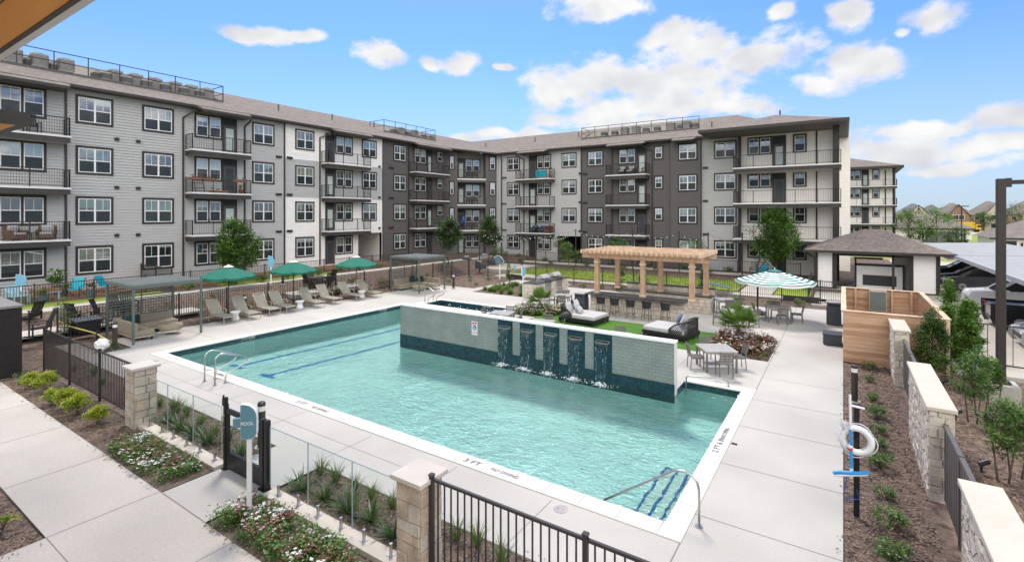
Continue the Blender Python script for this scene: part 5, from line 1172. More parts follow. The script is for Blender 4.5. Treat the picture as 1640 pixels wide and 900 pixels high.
def umbrella(label, loc, r, rim, apex, m, group=None, stripes=False, offset=None, tilt=0):
    t = thing('patio_umbrella', label, 'umbrella', loc, 0, group); n = 8
    mb = MB(m); k = 14 if stripes else 4
    def ringpt(s, j, dz=0):
        a = 2 * pi * j / n + .2; rr = r * s; z = apex - (apex - rim) * (s ** 1.15) + dz; return Vector((rr * cos(a), rr * sin(a), z))
    def P(s, j, f):
        p, q = ringpt(s, j), ringpt(s, j + 1); w = p.lerp(q, f); return w - Vector((0, 0, .07 * s * 4 * f * (1 - f)))
    for i in range(k):
        s0, s1 = .08 + .92 * i / k, .08 + .92 * (i + 1) / k
        mm = (('umbrella_white', m)[i % 2]) if stripes else m
        for j in range(n):
            for g in range(4): mb.quad(P(s0, j, g / 4), P(s1, j, g / 4), P(s1, j, (g + 1) / 4), P(s0, j, (g + 1) / 4), mm)
    for j in range(n):
        for g in range(4):
            a, b = P(1, j, g / 4), P(1, j, (g + 1) / 4); mb.quad(a, b, b - Vector((0, 0, .10)), a - Vector((0, 0, .10)), m if not stripes else 'umbrella_white')
    mb.build('canopy', t)
    mb = MB('umbrella_white' if not stripes else m)
    mb.add([ringpt(.2, j, .04) for j in range(n)] + [(0, 0, apex + .09)], [(j, (j + 1) % n, n) for j in range(n)]); mb.build('vent_cap', t)
    mb = MB('white_paint' if stripes else 'patio_wood'); mb.lathe([(.02, apex + .05), (.03, apex + .1), (.001, apex + .16)], n=8); mb.build('finial', t)
    mb = MB('bronze')
    for j in range(n): mb.bar(ringpt(.03, j, -.03), ringpt(.98, j, -.03), .02)
    mb.build('rib', t)
    mb = MB('bronze')
    if offset:
        ox, oy = offset; mb.tube([(ox, oy, 0), (ox, oy, apex + .05), (ox * .85, oy * .85, apex + .55)], .045); mb.tube([(ox * 1.0, oy, apex - .2), (ox * .5, oy * .5, apex + .45), (0, 0, apex + .1)], .03)
        mb.box(ox - .4, oy - .4, 0, ox + .4, oy + .4, .08)
    else: mb.cyl((0, 0, 0), (0, 0, apex + .05), .025)
    mb.build('pole', t)
    if not offset: mb = MB('bronze'); mb.lathe([(.27, 0), (.27, .05), (.06, .09), (.04, .2), (.001, .2)], n=18); mb.build('base', t)
    return t
for px, nm, rr, ri, ap in ((366, 'first from the near cabana', 1.32, 2.17, 2.66), (470, 'middle of the three', 1.33, 2.12, 2.62), (571, 'last before the far cabana', 1.34, 2.08, 2.58)):
    umbrella(f'dark green umbrella behind the loungers, {nm}', (-27.25, on_x(px, -27.25), 0), rr, ri, ap, 'umbrella_green', 'green umbrellas behind the loungers')
umbrella('teal and white striped umbrella over the dining tables by the far gate', (-2.95, 29.0, 0), 1.9, 2.0, 2.52, 'umbrella_teal', None, True, (-.95, 1.15))
def cabana(label, x0, y0, x1, y1):
    t = thing('cabana', label, 'cabana', (x0, y0, 0)); w, d = x1 - x0, y1 - y0; h = 2.42
    for x in (.04, w - .04):
        for y in (.04, d - .04): mb = MB('cabana_green'); mb.box(x - .04, y - .04, 0, x + .04, y + .04, h - .1); mb.build('post', t)
    mb = MB('cabana_top'); mb.box(0, 0, h - .02, w, d, h + .02)
    for i in range(int(w / .12)): mb.box(.03 + i * .12, .02, h + .02, .10 + i * .12, d - .02, h + .045)
    mb.build('roof_panel', t)
    mb = MB('cabana_green'); mb.box(0, 0, h - .12, w, .08, h - .021); mb.box(0, d - .08, h - .12, w, d, h - .021); mb.box(0, .08, h - .12, .08, d - .08, h - .021); mb.box(w - .08, .08, h - .12, w, d - .08, h - .021); mb.build('top_beam', t)
    mb = MB('cabana_green')
    for i in range(17): z = .25 + i * .125; mb.box(.02, .09, z, .05, d - .09, z + .045)
    mb.box(.025, d / 2 - .02, .2, .055, d / 2 + .02, h - .13); mb.build('slatted_back', t)
    return t
cabana('green metal cabana with slatted back beside the brick wall end of the pool', -27.4, 8.55, -24.5, 11.25)
cabana('green metal cabana with slatted back at the far end of the lounger row', -27.0, 24.95, -24.15, 27.65)
def sectional(label, loc, rz, L1=2.45, L2=2.1, mirror=1):
    """corner of the sofa at the origin; arms run along +x and +y"""
    t = thing('sectional_sofa', label, 'sofa', loc, rz); m = mirror
    def bx(x0, y0, z0, x1, y1, z1, mt, nm, bv=.04):
        mb = MB(mt); ya, yb = sorted((y0 * m, y1 * m)); mb.box(x0, ya, z0, x1, yb, z1); return bevel(mb.build(nm, t), bv, 3)
    bx(0, 0, .22, L1, .78, .44, 'taupe', 'seat'); bx(0, .80, .22, .78, L2, .44, 'taupe', 'seat'); bx(0, 0, .40, L1, .17, .78, 'taupe', 'backrest'); bx(0, .19, .40, .17, L2, .78, 'taupe', 'backrest')
    bx(.02, .02, .15, L1 - .02, .76, .215, 'champagne', 'base_frame', .005); bx(.02, .77, .15, .76, L2 - .02, .215, 'champagne', 'base_frame', .005)
    for x, y in ((.06, .06), (L1 - .1, .06), (L1 - .1, .7), (.7, L2 - .1), (.06, L2 - .1)):
        mb = MB('black_metal'); mb.box(x - .025, y * m - .025, 0, x + .025, y * m + .025, .15); mb.build('leg', t)
    return t
sectional('taupe sectional sofa under the near cabana', (-27.25, 8.75, 0), 0, 2.3, 2.35)
sectional('taupe sectional sofa under the far cabana', (-26.85, 27.45, 0), 0, 2.4, 2.3, -1)
def cushion(label, loc, rx, rz, sz=.42, m='cushion_teal', group=None, th=.16):
    mb = MB(m); M = (Matrix.Rotation(rz, 3, 'Z') @ Matrix.Rotation(rx, 3, 'X')); mb.pillow((0, 0, 0), sz, sz, th, M); return tag(mb.build('throw_pillow', None, True, loc), label, 'pillow', group)
cushion('deep green pillow on the near cabana sofa, further back of the two', (-26.85, 9.45, .66), radians(70), radians(80)); cushion('deep green pillow on the near cabana sofa, on the corner seat', (-26.75, 9.1, .66), radians(68), radians(40), .46)
cushion('deep green pillow in the corner of the far cabana sofa, beside the slatted back', (-26.5, 26.7, .66), radians(70), radians(75), .46); cushion('deep green pillow in the corner of the far cabana sofa, beside the post', (-26.1, 27.1, .66), radians(70), radians(10), .46)
def coffee(label, loc):
    t = thing('coffee_table', label, 'coffee table', loc); mb = MB('taupe'); mb.lathe([(.40, .24), (.46, .25), (.47, .27), (.47, .42), (.45, .45), (.001, .455)], n=28); mb.build('top', t, True)
    mb = MB('champagne'); mb.lathe([(.40, .20), (.42, .20), (.42, .24), (.40, .24)], n=24); mb.build('ring_frame', t)
    for a in (.5, 2.1, 3.6, 5.2): mb = MB('champagne'); mb.tube([(.38 * cos(a), .38 * sin(a), .22), (.41 * cos(a), .41 * sin(a), 0)], .014, 6); mb.build('leg', t)
coffee('round taupe coffee table in front of the near cabana sofa', (-25.45, 10.35, 0)); coffee('round taupe coffee table under the far cabana', (-25.1, 25.9, 0))
# handrails
def rail_pair(label, loc, rz):
    t = thing('pool_ladder', label, 'pool ladder', loc, rz)
    for x in (-.33, .33):
        mb = MB('steel'); mb.tube([(x, 0, 0), (x, 0, .72), (x, .03, .86), (x, .12, .95), (x, .24, .96), (x, .85, .76), (x, .97, .70), (x, 1.02, .60), (x, .98, .50), (x, .85, .44), (x, .42, .30), (x, .34, .22), (x, .32, .1), (x, .32, 0)], .024, 10); mb.build('grab_rail', t, True)
        for y in (0, .32): mb = MB('steel'); mb.cyl((x, y, 0), (x, y, .03), .055, n=16); mb.build('flange', t)
rail_pair('pair of looped steel grab rails at the shallow end of the pool', (-16.9, 7.98, .0), 0)
rail_pair('pair of looped steel grab rails at the corner of the spa', (-21.6, 23.2, 0), radians(-100))
sr = thing('handrail', 'curved steel handrail running down into the pool steps', 'handrail', (-2.08, 9.0, 0))
mb = MB('steel'); mb.tube([(0, 0, 0), (0, 0, .62), (-.03, 0, .76), (-.12, 0, .86), (-.26, 0, .89), (-.42, 0, .86), (-1.75, 0, -.08), (-1.85, 0, -.3)], .022, 10); mb.build('rail', sr, True); mb = MB('steel'); mb.cyl((0, 0, 0), (0, 0, .025), .06, n=18); mb.build('flange', sr)
s2 = thing('handrail', 'low steel handrail at the end of the fountain wall', 'handrail', (-3.0, 16.8, 0))
mb = MB('steel_dull'); mb.tube([(0, 0, 0), (0, 0, .14), (-.05, -.02, .22), (-.15, -.06, .26), (-1.05, -.5, .3), (-1.15, -.52, .26), (-1.17, -.53, -.3)], .022, 8); mb.build('rail', s2, True); mb = MB('steel'); mb.cyl((0, 0, 0), (0, 0, .025), .05, n=14); mb.build('flange', s2)
for (px, py, s, m) in ((898, 815, 'round steel skimmer lid in the deck near the pool steps', 'steel_dull'), (1150, 611, 'round grey drain lid, first of two near the dining table', 'steel_dull'), (1181, 613, 'round grey drain lid, second of two beside the long joint', 'steel_dull'), (248, 578, 'small round lid beside the pool corner under the near cabana', 'steel_dull')):
    x, y = G(px, py); t = thing('floor_drain', s, 'floor drain', (x, y, .0)); mb = MB('ac_grey'); mb.cyl((0, 0, 0), (0, 0, .008), .13, n=24); mb.cyl((.05, 0, .008), (.05, 0, .010), .012, m='black_metal'); mb.cyl((-.05, 0, .008), (-.05, 0, .010), .012, m='black_metal'); mb.build('plate', t)
x, y = G(1176, 711); mb = MB('black_metal'); mb.box(-.06, -.03, 0, .06, .03, .02); tag(mb.build('deck_plug', None, False, (x, y, 0)), 'small black cap on the deck next to the 2 FT 6 IN marking', 'deck cap')
# life ring pole
lr = thing('life_ring_post', 'black post with bracket for rescue gear in the mulch beside the deck', 'post', (.2, 10.9, 0)); mb = MB('black_metal'); mb.box(-.045, -.045, 0, .045, .045, 2.0); mb.build('post', lr); mb = MB('white_paint'); mb.tube([(-.1, -.06, 1.98), (.12, -.06, 1.96)], .02); mb.build('hook', lr)
rg = thing('life_ring', 'white life ring hanging on the black rescue post', 'life ring', (.2, 10.72, 1.42)); mb = MB('white_paint')
for i in range(32):
    pass
def torus(mb, R, r, n=32, k=10, sq=1.0):
    vs = [((R + r * cos(b)) * cos(a), r * sin(b) * sq, (R + r * cos(b)) * sin(a)) for a in [2 * pi * i / n for i in range(n)] for b in [2 * pi * j / k for j in range(k)]]
    mb.add(vs, [(i * k + j, i * k + (j + 1) % k, ((i + 1) % n) * k + (j + 1) % k, ((i + 1) % n) * k + j) for i in range(n) for j in range(k)])
torus(mb, .212, .056); mb.build('ring', rg, True); mb = MB('rope')
for a0 in range(4):
    a = a0 * pi / 2 + .7; pts = [(.272 * cos(a + t * 1.3) * (1 + .12 * sin(t * pi)), -.01, .272 * sin(a + t * 1.3) * (1 + .12 * sin(t * pi))) for t in [i / 8 for i in range(9)]]; mb.tube(pts, .009, 5)
mb.build('grab_rope', rg)
mb = MB('cushion_grey')
for a in (.7, 2.27, 3.84, 5.41): mb.bar((.152 * cos(a), 0, .152 * sin(a)), (.272 * cos(a), 0, .272 * sin(a)), .06, .12)
mb.build('strap', rg)
br = thing('pool_brush', 'blue pool brush with blue and white pole leaning head down on the rescue post', 'brush', (.12, 10.62, 0))
mb = MB('brush_blue'); mb.tube([(0, 0, .95), (-.01, .02, 1.62)], .022); mb.tube([(-.01, .02, 1.62), (-.02, .04, 2.22)], .02, m='white_paint'); mb.tube([(0, 0, .78), (0, 0, .95)], .026, m='white_paint'); mb.build('handle', br)
mb = MB('brush_blue'); mb.tube([(-.27, -.02, .80), (-.15, -.02, .845), (0, -.02, .87), (.13, -.02, .90), (.25, -.02, .95)], .034, 8); mb.build('head', br); mb = MB('white_paint'); mb.tube([(-.26, -.03, .765), (0, -.03, .835), (.24, -.03, .915)], .022, 6); mb.build('bristle', br)
rp = MB('rope'); random.seed(5); pts = [(-.18 + .05 * sin(i * 1.9) + rnd(-.02, .02), -.16 + rnd(-.03, .03), 1.66 + .06 * cos(i * 1.3) + rnd(-.03, .03)) for i in range(36)] + [(-.12, -.15, 1.6), (-.08, -.15, 1.45), (-.1, -.15, 1.33)]
rp.tube(pts, .012, 5); tag(rp.build('throw_rope', None, False, (.2, 10.85, 0)), 'bundled white throw rope hung over the life ring', 'rope')
mb = MB('red'); mb.lathe([(.001, -.05), (.04, -.04), (.05, 0)], n=14); mb.lathe([(.05, 0), (.045, .035), (.02, .055), (.001, .06)], n=14, m='white_paint'); tag(mb.build('rope_float', None, True, (.1, 10.64, 1.3)), 'small red and white float dangling inside the life ring', 'float')
mb = MB('blue'); mb.tube([(.14, 10.8, 1.0), (.05, 10.75, .7), (.0, 10.8, .35), (.1, 10.8, .3), (.24, 10.84, .34), (.2, 10.83, .5)], .008, 5); tag(mb.build('blue_cord'), 'thin blue cord looping down the rescue post', 'cord')
# ------------------------------------------------------------------ bar, pergola, grills
bar = thing('bar_counter', 'long stone bar with dark counter and stools along its front, under the pergola', 'bar', (-11.9, 25.5, 0)); BLn = 5.35
mb = MB(); stone_box(mb, .1, .28, BLn - .1, .85, 0, 1.0, LB, hmin=.16, hmax=.24, wmin=.25, wmax=.5); mb.build('stone_base', bar)
mb = MB('counter'); mb.box(-.05, -.15, 1.0, BLn, .95, 1.06); bevel(mb.build('counter_top', bar), .008)
bb = thing('stone_counter', 'stepped stone back counter with two dark ledges between pergola and lawn', 'counter', (-11.0, 28.6, 0)); L = 5.0
mb = MB(); stone_box(mb, 0, 0, L, .65, 0, .88, LB, hmin=.16, hmax=.24, wmin=.25, wmax=.5); stone_box(mb, 0, .75, L, 1.0, 0, 1.24, LB, sides='sew', hmin=.16, hmax=.24, wmin=.25, wmax=.5); mb.build('stone_base', bb)
mb = MB('counter'); mb.box(-.06, -.08, .88, L + .06, .72, .94); mb.box(-.06, .70, 1.24, L + .06, 1.06, 1.30); mb.build('counter_top', bb)
mb = MB('ac_grey')
for i in (.8, 2.4, 4.1): mb.box(i, .735, 1.02, i + .1, .75, 1.16)
mb.build('socket', bb)
pg = thing('pergola', 'cedar pergola with six posts and closely spaced rafters over the stone bar', 'pergola', (-11.75, 25.9, 0)); PW, PD = 5.75, 3.15
for x in (.25, PW * .5, PW - .35):
    for y, zb in ((.1, 1.06), (PD, .94)):
        mb = MB('wood'); mb.box(x - .12, y - .12, zb, x + .12, y + .12, 3.0); o = mb.build('post', pg); mb = MB('wood_pale'); mb.box(x - .155, y - .155, zb, x + .155, y + .155, zb + .09); mb.build('post_collar', o); mb = MB('wood_pale'); mb.box(x - .15, y - .15, 2.72, x + .15, y + .15, 2.80); mb.build('post_collar', o)
        for s in (-1, 1):
            pass
for y in (.1, PD):
    mb = MB('wood')
    for o_ in (-.09, .09): mb.box(-.6, y + o_ - .03, 2.98, PW + .2, y + o_ + .03, 3.24)
    mb.build('beam', pg)
for i in range(25):
    x = -.5 + i * (PW + .62) / 24; mb = MB('wood_pale'); e = .55; y0, y1 = .1 - e, PD + e
    mb.add([(x - .03, y0, 3.27), (x - .03, y0 + .1, 3.24), (x - .03, y1 - .1, 3.24), (x - .03, y1, 3.27), (x - .03, y1, 3.42), (x - .03, y0, 3.42)] + [(x + .03, y0, 3.27), (x + .03, y0 + .1, 3.24), (x + .03, y1 - .1, 3.24), (x + .03, y1, 3.27), (x + .03, y1, 3.42), (x + .03, y0, 3.42)],
           [(0, 1, 2, 3, 4, 5), (11, 10, 9, 8, 7, 6)] + [(k, (k + 1) % 6, 6 + (k + 1) % 6, 6 + k) for k in range(6)]); mb.build('rafter', pg)
mb = MB('wood_pale')
for i in range(7): y = -.25 + i * (PD + .7) / 6; mb.box(-.6, y - .02, 3.421, PW + .2, y + .02, 3.455)
mb.build('purlin', pg)
def stool():
    t = thing('bar_stool', '', 'bar stool'); mb = MB('wicker')
    vs = []
    for i in range(13):
        a = pi * (-.12 + 1.24 * i / 12) + pi
        for z, r in ((.66, .20), (.80, .225), (.97, .25)): vs.append((r * cos(a), r * sin(a), z + (.03 if 3 < i < 9 else 0) * (z > .9)))
    mb.add(vs, [(i * 3 + j, i * 3 + j + 1, (i + 1) * 3 + j + 1, (i + 1) * 3 + j) for i in range(12) for j in range(2)])
    mb.tube([vs[i * 3 + 2] for i in range(13)], .018, 6); mb.build('woven_back', t)
    mb = MB('wicker'); mb.cyl((0, 0, .63), (0, 0, .69), .21, n=16); mb.build('seat', t)
    for x, y in ((-.17, -.17), (.17, -.17), (.17, .17), (-.17, .17)): mb = MB('black_metal'); mb.tube([(x * .9, y * .9, .64), (x * 1.15, y * 1.15, 0)], .013, 6); mb.build('leg', t)
    mb = MB('black_metal'); p = [(x * 1.07, y * 1.07, .24) for x, y in ((-.17, -.17), (.17, -.17), (.17, .17), (-.17, .17), (-.17, -.17))]; mb.tube(p, .011, 6); mb.build('foot_ring', t); return t
sp = stool()
for i, px in enumerate((962.6, 984.6, 1010, 1036, 1066)):
    loc = (on_y(px, 25.1), 25.05, 0); lab = f'black woven bar stool at the stone bar, {ORD[i]} from the slatted bin'
    if i == 0: sp.location = loc; sp['label'] = lab; sp['group'] = 'bar stools at the stone bar'
    else: dup(sp, loc, rnd(-.15, .15), lab, 'bar stools at the stone bar')
gc = thing('grill_counter', 'stone outdoor kitchen counter carrying two steel grills', 'counter', (-17.35, 27.6, 0)); GLn = 4.2
mb = MB(); 
for y0, y1 in ((0, .9), (1.75, 2.45), (3.35, GLn)): stone_box(mb, 0, y0, 1.05, y1, 0, .93, LB, hmin=.18, hmax=.26, wmin=.25, wmax=.45)
mb.box(.0, .9, 0, .5, 1.75, .93, 'mortar'); mb.box(0, 2.45, 0, .5, 3.35, .93, 'mortar'); blocks(mb, lambda u, n, z: (-n, u, z), 0, GLn, 0, .93, LB); mb.build('stone_base', gc)
mb = MB('steel_dull'); mb.box(.5, .92, .05, 1.0, 1.73, .9); mb.build('cabinet_door', gc); mb = MB('steel_dull'); mb.box(.5, 2.47, .05, 1.0, 3.33, .9); mb.build('cabinet_door', gc)
mb = MB('counter'); mb.box(-.06, -.06, .93, 1.1, GLn + .06, .985); bevel(mb.build('counter_top', gc), .006)
for y, lab in ((28.92, 'stainless steel grill with domed lid on the stone counter, closer one to the spa'), (30.5, 'stainless steel grill with domed lid on the stone counter, closer one to the lawn')):
    t = thing('barbecue_grill', lab, 'grill', (-16.95, y, .985), 0, 'built-in grills'); mb = MB('steel_dull'); mb.box(0, -.48, 0, .62, .48, .14); mb.build('firebox', t)
    mb = MB('grill_lid'); n = 10; ps = [(.02 + .56 * i / n, .14 + .30 * sin(pi * (.12 + .80 * i / n))) for i in range(n + 1)]
    vs = [(a, s * .46, b) for s in (-1, 1) for a, b in ps]; mb.add(vs, [(i, i + 1, n + 2 + i, n + 1 + i) for i in range(n)] + [tuple(range(n + 1)), tuple(range(n + 1, 2 * n + 2))]); mb.build('lid', t, False)
    mb = MB('steel'); mb.tube([(.63, -.36, .24), (.69, -.36, .25), (.69, .36, .25), (.63, .36, .24)], .016, 6); mb.build('lid_handle', t)
    mb = MB('black_metal')
    for k in range(4): mb.cyl((.62, -.3 + k * .2, .07), (.66, -.3 + k * .2, .07), .03, n=10)
    mb.build('knob', t)
def slat_bin(label, loc, w, d, h, hood=True):
    t = thing('slatted_bin', label, 'bin', loc); mb = MB('bin_grey'); mb.box(-w / 2 + .02, -d / 2 + .02, .03, w / 2 - .02, d / 2 - .02, h)
    n = int((h - (.22 if hood else .06)) / .075)
    for i in range(n): z = .05 + i * .075; mb.box(-w / 2, -d / 2, z, w / 2, d / 2, z + .06)
    bevel(mb.build('slatted_body', t), .004); mb = MB('bin_grey'); mb.box(-w / 2 - .02, -d / 2 - .02, h, w / 2 + .02, d / 2 + .02, h + .05, 'ac_grey' if hood else 'bin_grey'); mb.build('lid', t)
    if hood: mb = MB('back_dark'); mb.box(-w / 2 + .08, -d / 2 - .006, h - .15, w / 2 - .08, -d / 2 + .02, h - .03); mb.build('slot', t)
slat_bin('tall dark slatted litter bin with slot beside the timber enclosure', (-.38, 29.3, 0), .62, .62, 1.08); slat_bin('low dark slatted box with flat lid beside the timber enclosure', (-.37, 24.85, 0), .66, .8, .42, False); slat_bin('dark slatted litter bin at the end of the stone bar', (-12.35, 25.75, 0), .62, .62, .95)

# ------------------------------------------------------------------ dining sets, daybeds
def table(label, loc, rz, w=1.05, d=1.05, grp='dining tables'):
    t = thing('dining_table', label, 'table', loc, rz, grp); mb = MB('table_grey'); n = 9
    for i in range(n): mb.box(-w / 2, -d / 2 + i * d / n + .004, .70, w / 2, -d / 2 + (i + 1) * d / n - .004, .735)
    mb.box(-w / 2 + .03, -d / 2 + .03, .64, w / 2 - .03, d / 2 - .03, .698); mb.build('table_top', t)
    for x in (-1, 1):
        for y in (-1, 1): mb = MB('chair_grey'); mb.box(x * (w / 2 - .05) - .028, y * (d / 2 - .05) - .028, 0, x * (w / 2 - .05) + .028, y * (d / 2 - .05) + .028, .64); mb.build('leg', t)
    return t
def dchair():
    t = thing('dining_chair', '', 'chair'); mb = MB('chair_grey')   # faces +y; back at -y
    for i in range(6): mb.box(-.22, -.2 + i * .075, .43, .22, -.2 + i * .075 + .062, .45)
    mb.box(-.22, -.21, .39, -.19, .23, .43); mb.box(.19, -.21, .39, .22, .23, .43); mb.build('seat', t)
    mb = MB('chair_grey')
    for i in range(4): z = .52 + i * .09; y = -.225 - .035 * i * .6; mb.box(-.21, y - .012, z, .21, y + .012, z + .07)
    mb.build('backrest', t)
    for x in (-.21, .21):
        mb = MB('chair_grey'); mb.bar((x, .21, 0), (x, .21, .43), .032); mb.build('leg', t); mb = MB('chair_grey'); mb.tube([(x, -.24, 0), (x, -.205, .43), (x, -.30, .88)], .018, 6); mb.build('leg', t)
    return t
dc = dchair(); dc_used = [0]
TABS = [
    ((-3.72, 18.6), radians(32), 1.1, 1.1, 'beside the red flower bed, clear of the fountain wall end'),
    ((-7.4, 18.5), radians(8), 1.05, 1.05, 'hidden to its top behind the fountain wall near the artificial turf'),
    ((-11.0, 18.9), radians(12), 1.05, 1.05, 'behind the fountain wall in front of the palm bed'),
    ((-13.6, 19.6), radians(15), 1.05, 1.05, 'behind the fountain wall next to the spa'),
    ((-13.6, 25.9), radians(18), .95, .95, 'next to the stone grill counter'),
    ((-5.5, 29.6), radians(20), 1.0, 1.0, 'in front of the evergreen by the fence'),
    ((-4.35, 26.2), radians(25), 1.0, 1.0, 'behind the fan palm'),
    ((-2.75, 28.6), radians(12), 1.1, 1.1, 'under the striped umbrella')]
SIDE = ['at pool side', 'at enclosure side', 'at lawn side', 'at lounger side']
SHORT = dict(zip([q[4] for q in TABS], ('by the red flower bed', 'behind the fountain wall and turf', 'between fountain wall and palms', 'between fountain wall and spa', 'by the grill counter', 'by the upright evergreen', 'behind the fan palm', 'under the striped umbrella')))
for x, y, rz, w, d, s in [(*q[0], *q[1:]) for q in TABS]:
    table('grey square dining table ' + s, (x, y, 0), rz, w, d)
    for k in range(4):
        a = rz + k * pi / 2 + rnd(-.12, .12); r = w / 2 + rnd(.14, .34); loc = (x + r * sin(a), y - r * cos(a), 0)
        lab = f'grey slatted chair {SIDE[k]} of the table {SHORT[s]}'
        if not dc_used[0]: dc_used[0] = 1; dc.location = loc; dc.rotation_euler.z = a; dc['label'] = lab; dc['group'] = 'grey dining chairs'
        else: dup(dc, loc, a + rnd(-.15, .15), lab, 'grey dining chairs')
def daybed(label, loc, rz):
    t = thing('daybed', label, 'daybed', loc, rz)    # back at -x
    L, Wd = 2.0, 1.6; mb = MB('black_metal'); mb.box(-L / 2, -Wd / 2, .12, L / 2, Wd / 2, .27); mb.build('base_frame', t)
    for x in (-L / 2 + .06, L / 2 - .06):
        for y in (-Wd / 2 + .06, Wd / 2 - .06): mb = MB('black_metal'); mb.box(x - .04, y - .04, 0, x + .04, y + .04, .12); mb.build('leg', t)
    mb = MB('cushion_white'); mb.box(-L / 2 + .1, -Wd / 2 + .04, .272, L / 2 - .02, Wd / 2 - .04, .47); bevel(mb.build('mattress', t), .06, 3)
    mb = MB('wicker'); pts = [(-L / 2 + .75, -Wd / 2, 0), (-L / 2 + .2, -Wd / 2, 0), (-L / 2, -Wd / 2 + .2, 0), (-L / 2, Wd / 2 - .2, 0), (-L / 2 + .2, Wd / 2, 0), (-L / 2 + .75, Wd / 2, 0)]
    path = []
    for a, b in zip(pts, pts[1:]):
        n = max(1, int((Vector(b) - Vector(a)).length / .09)); path += [Vector(a).lerp(Vector(b), i / n) for i in range(n)]
    path.append(Vector(pts[-1])); n = len(path); hh = lambda i: .46 + .40 * (1 - abs(2 * i / (n - 1) - 1) ** 4) if True else 0
    top = [p + Vector((0, 0, hh(i))) for i, p in enumerate(path)]; mb.tube(top, .03, 6); mb.tube([p + Vector((0, 0, .27)) for p in path], .025, 6)
    for i in range(n - 1):
        for k in range(5):
            z0 = .27 + (hh(i) - .27) * k / 5; z1 = .27 + (hh(i + 1) - .27) * (k + 1) / 5; mb.bar(path[i] + Vector((0, 0, z0)), path[i + 1] + Vector((0, 0, z1)), .017)
            z0 = .27 + (hh(i) - .27) * (k + 1) / 5; z1 = .27 + (hh(i + 1) - .27) * k / 5; mb.bar(path[i] + Vector((0, 0, z0)), path[i + 1] + Vector((0, 0, z1)), .017)
    mb.build('woven_back', t); return t
daybed('white cushioned daybed with black woven back on the turf, nearer the palm bed', (-10.9, 23.0, 0), radians(-4))
daybed('white cushioned daybed with black woven back on the turf, nearer the red flower bed', (-6.4, 22.45, 0), radians(172))
def pil(lab, x, y, z, rx, rz, s, m): cushion(lab, (x, y, z), rx, rz, s, m, 'daybed pillows', .18)
pil('white back pillow on the daybed by the palm bed, at the front corner', -11.5, 22.55, .76, radians(68), radians(86), .55, 'cushion_white'); pil('white back pillow on the daybed by the palm bed, at the rear corner', -11.5, 23.4, .76, radians(68), radians(94), .55, 'cushion_white')
pil('pale grey pillow leaning on the daybed by the palm bed, middle upright one', -11.25, 22.95, .74, radians(66), radians(80), .45, 'cushion_grey'); pil('small pale grey pillow lying low on the daybed by the palm bed', -11.0, 22.75, .66, radians(50), radians(75), .38, 'cushion_grey')
pil('white back pillow on the daybed by the red flower bed, at the outer corner', -5.75, 22.2, .76, radians(-66), radians(82), .58, 'cushion_white'); pil('white back pillow on the daybed by the red flower bed, middle', -5.9, 22.75, .76, radians(-66), radians(90), .55, 'cushion_white')
pil('dusty blue pillow on the daybed by the red flower bed', -6.15, 22.95, .72, radians(-60), radians(100), .46, 'cushion_blue')

# ------------------------------------------------------------------ pavilion, carports, cars
pv = thing('pavilion', 'open hip-roofed white pavilion with dark trim between car park and courtyard', 'pavilion', (-1.65, 42.5, 0)); PVW, PVD, PVH = 6.9, 4.1, 2.85
def pwall(u0, u1, n0=0.0, y=0.0):
    mb = MB('siding_white'); z = .2
    while z < PVH: zt = min(z + .185, PVH); mb.quad((u0, y - .024, z), (u1, y - .024, z), (u1, y - .002, zt), (u0, y - .002, zt)); mb.quad((u0, y, z), (u1, y, z), (u1, y - .024, z), (u0, y - .024, z)); z = zt
    mb.box(u0, y, .1, u1, y + .22, PVH); mb.build('wall', pv)
pwall(.1, 1.05); pwall(5.5, 6.75); pwall(.1, 1.05, 0, PVD - .25); pwall(5.5, 6.75, 0, PVD - .25)
mb = MB('siding_beige'); mb.box(6.6, .22, .1, 6.8, PVD - .25, PVH); mb.box(4.55, 2.2, .1, 5.5, 2.4, PVH); mb.box(1.05, -.02, 2.62, 5.5, .2, PVH, 'siding_white'); mb.build('inner_wall', pv)
mb = MB('trim_dark')
for a, b in ((-.02, .12), (1.0, 1.28), (4.42, 4.55), (5.32, 5.55), (6.7, 6.92)): mb.box(a, -.05, .0, b, .24, PVH)
mb.box(1.28, -.05, 2.5, 5.32, .2, 2.66); mb.box(.12, -.045, .0, 1.0, .2, .22); mb.box(5.55, -.045, 0, 6.7, .2, .22); mb.build('trim', pv)
mb = MB('shingle_near'); o_ = .72; z = PVH + .02; a0, a1, b0, b1 = -o_, PVW + o_, -o_, PVD + o_; rz_ = 4.35; c0, c1, cy = 2.9, PVW - 2.9, PVD / 2
mb.poly([(a0, b0, z), (a1, b0, z), (c1, cy, rz_), (c0, cy, rz_)]); mb.poly([(a1, b0, z), (a1, b1, z), (c1, cy, rz_)]); mb.poly([(a1, b1, z), (a0, b1, z), (c0, cy, rz_), (c1, cy, rz_)]); mb.poly([(a0, b1, z), (a0, b0, z), (c0, cy, rz_)])
prf = mb.build('roof', pv); mb = MB('bronze'); mb.box(a0 - .06, b0 - .06, z - .16, a1 + .06, b0 + .06, z + .01); mb.box(a0 - .06, b0 + .06, z - .16, a0 + .06, b1, z + .01); mb.box(a1 - .06, b0 + .06, z - .16, a1 + .06, b1, z + .01); mb.box(a0 + .06, b1 - .1, z - .16, a1 - .06, b1, z + .01); mb.build('gutter', prf)
mb = MB('soffit'); mb.quad((a0, b0, z - .1), (a1, b0, z - .1), (a1, b1, z - .1), (a0, b1, z - .1)); mb.build('soffit', prf)
mb = MB('bronze'); mb.tube([(-.5, -.6, 2.7), (-.35, -.4, 2.45), (-.08, -.1, 2.3), (-.06, -.08, .1)], .05, 8); mb.build('downspout', pv)
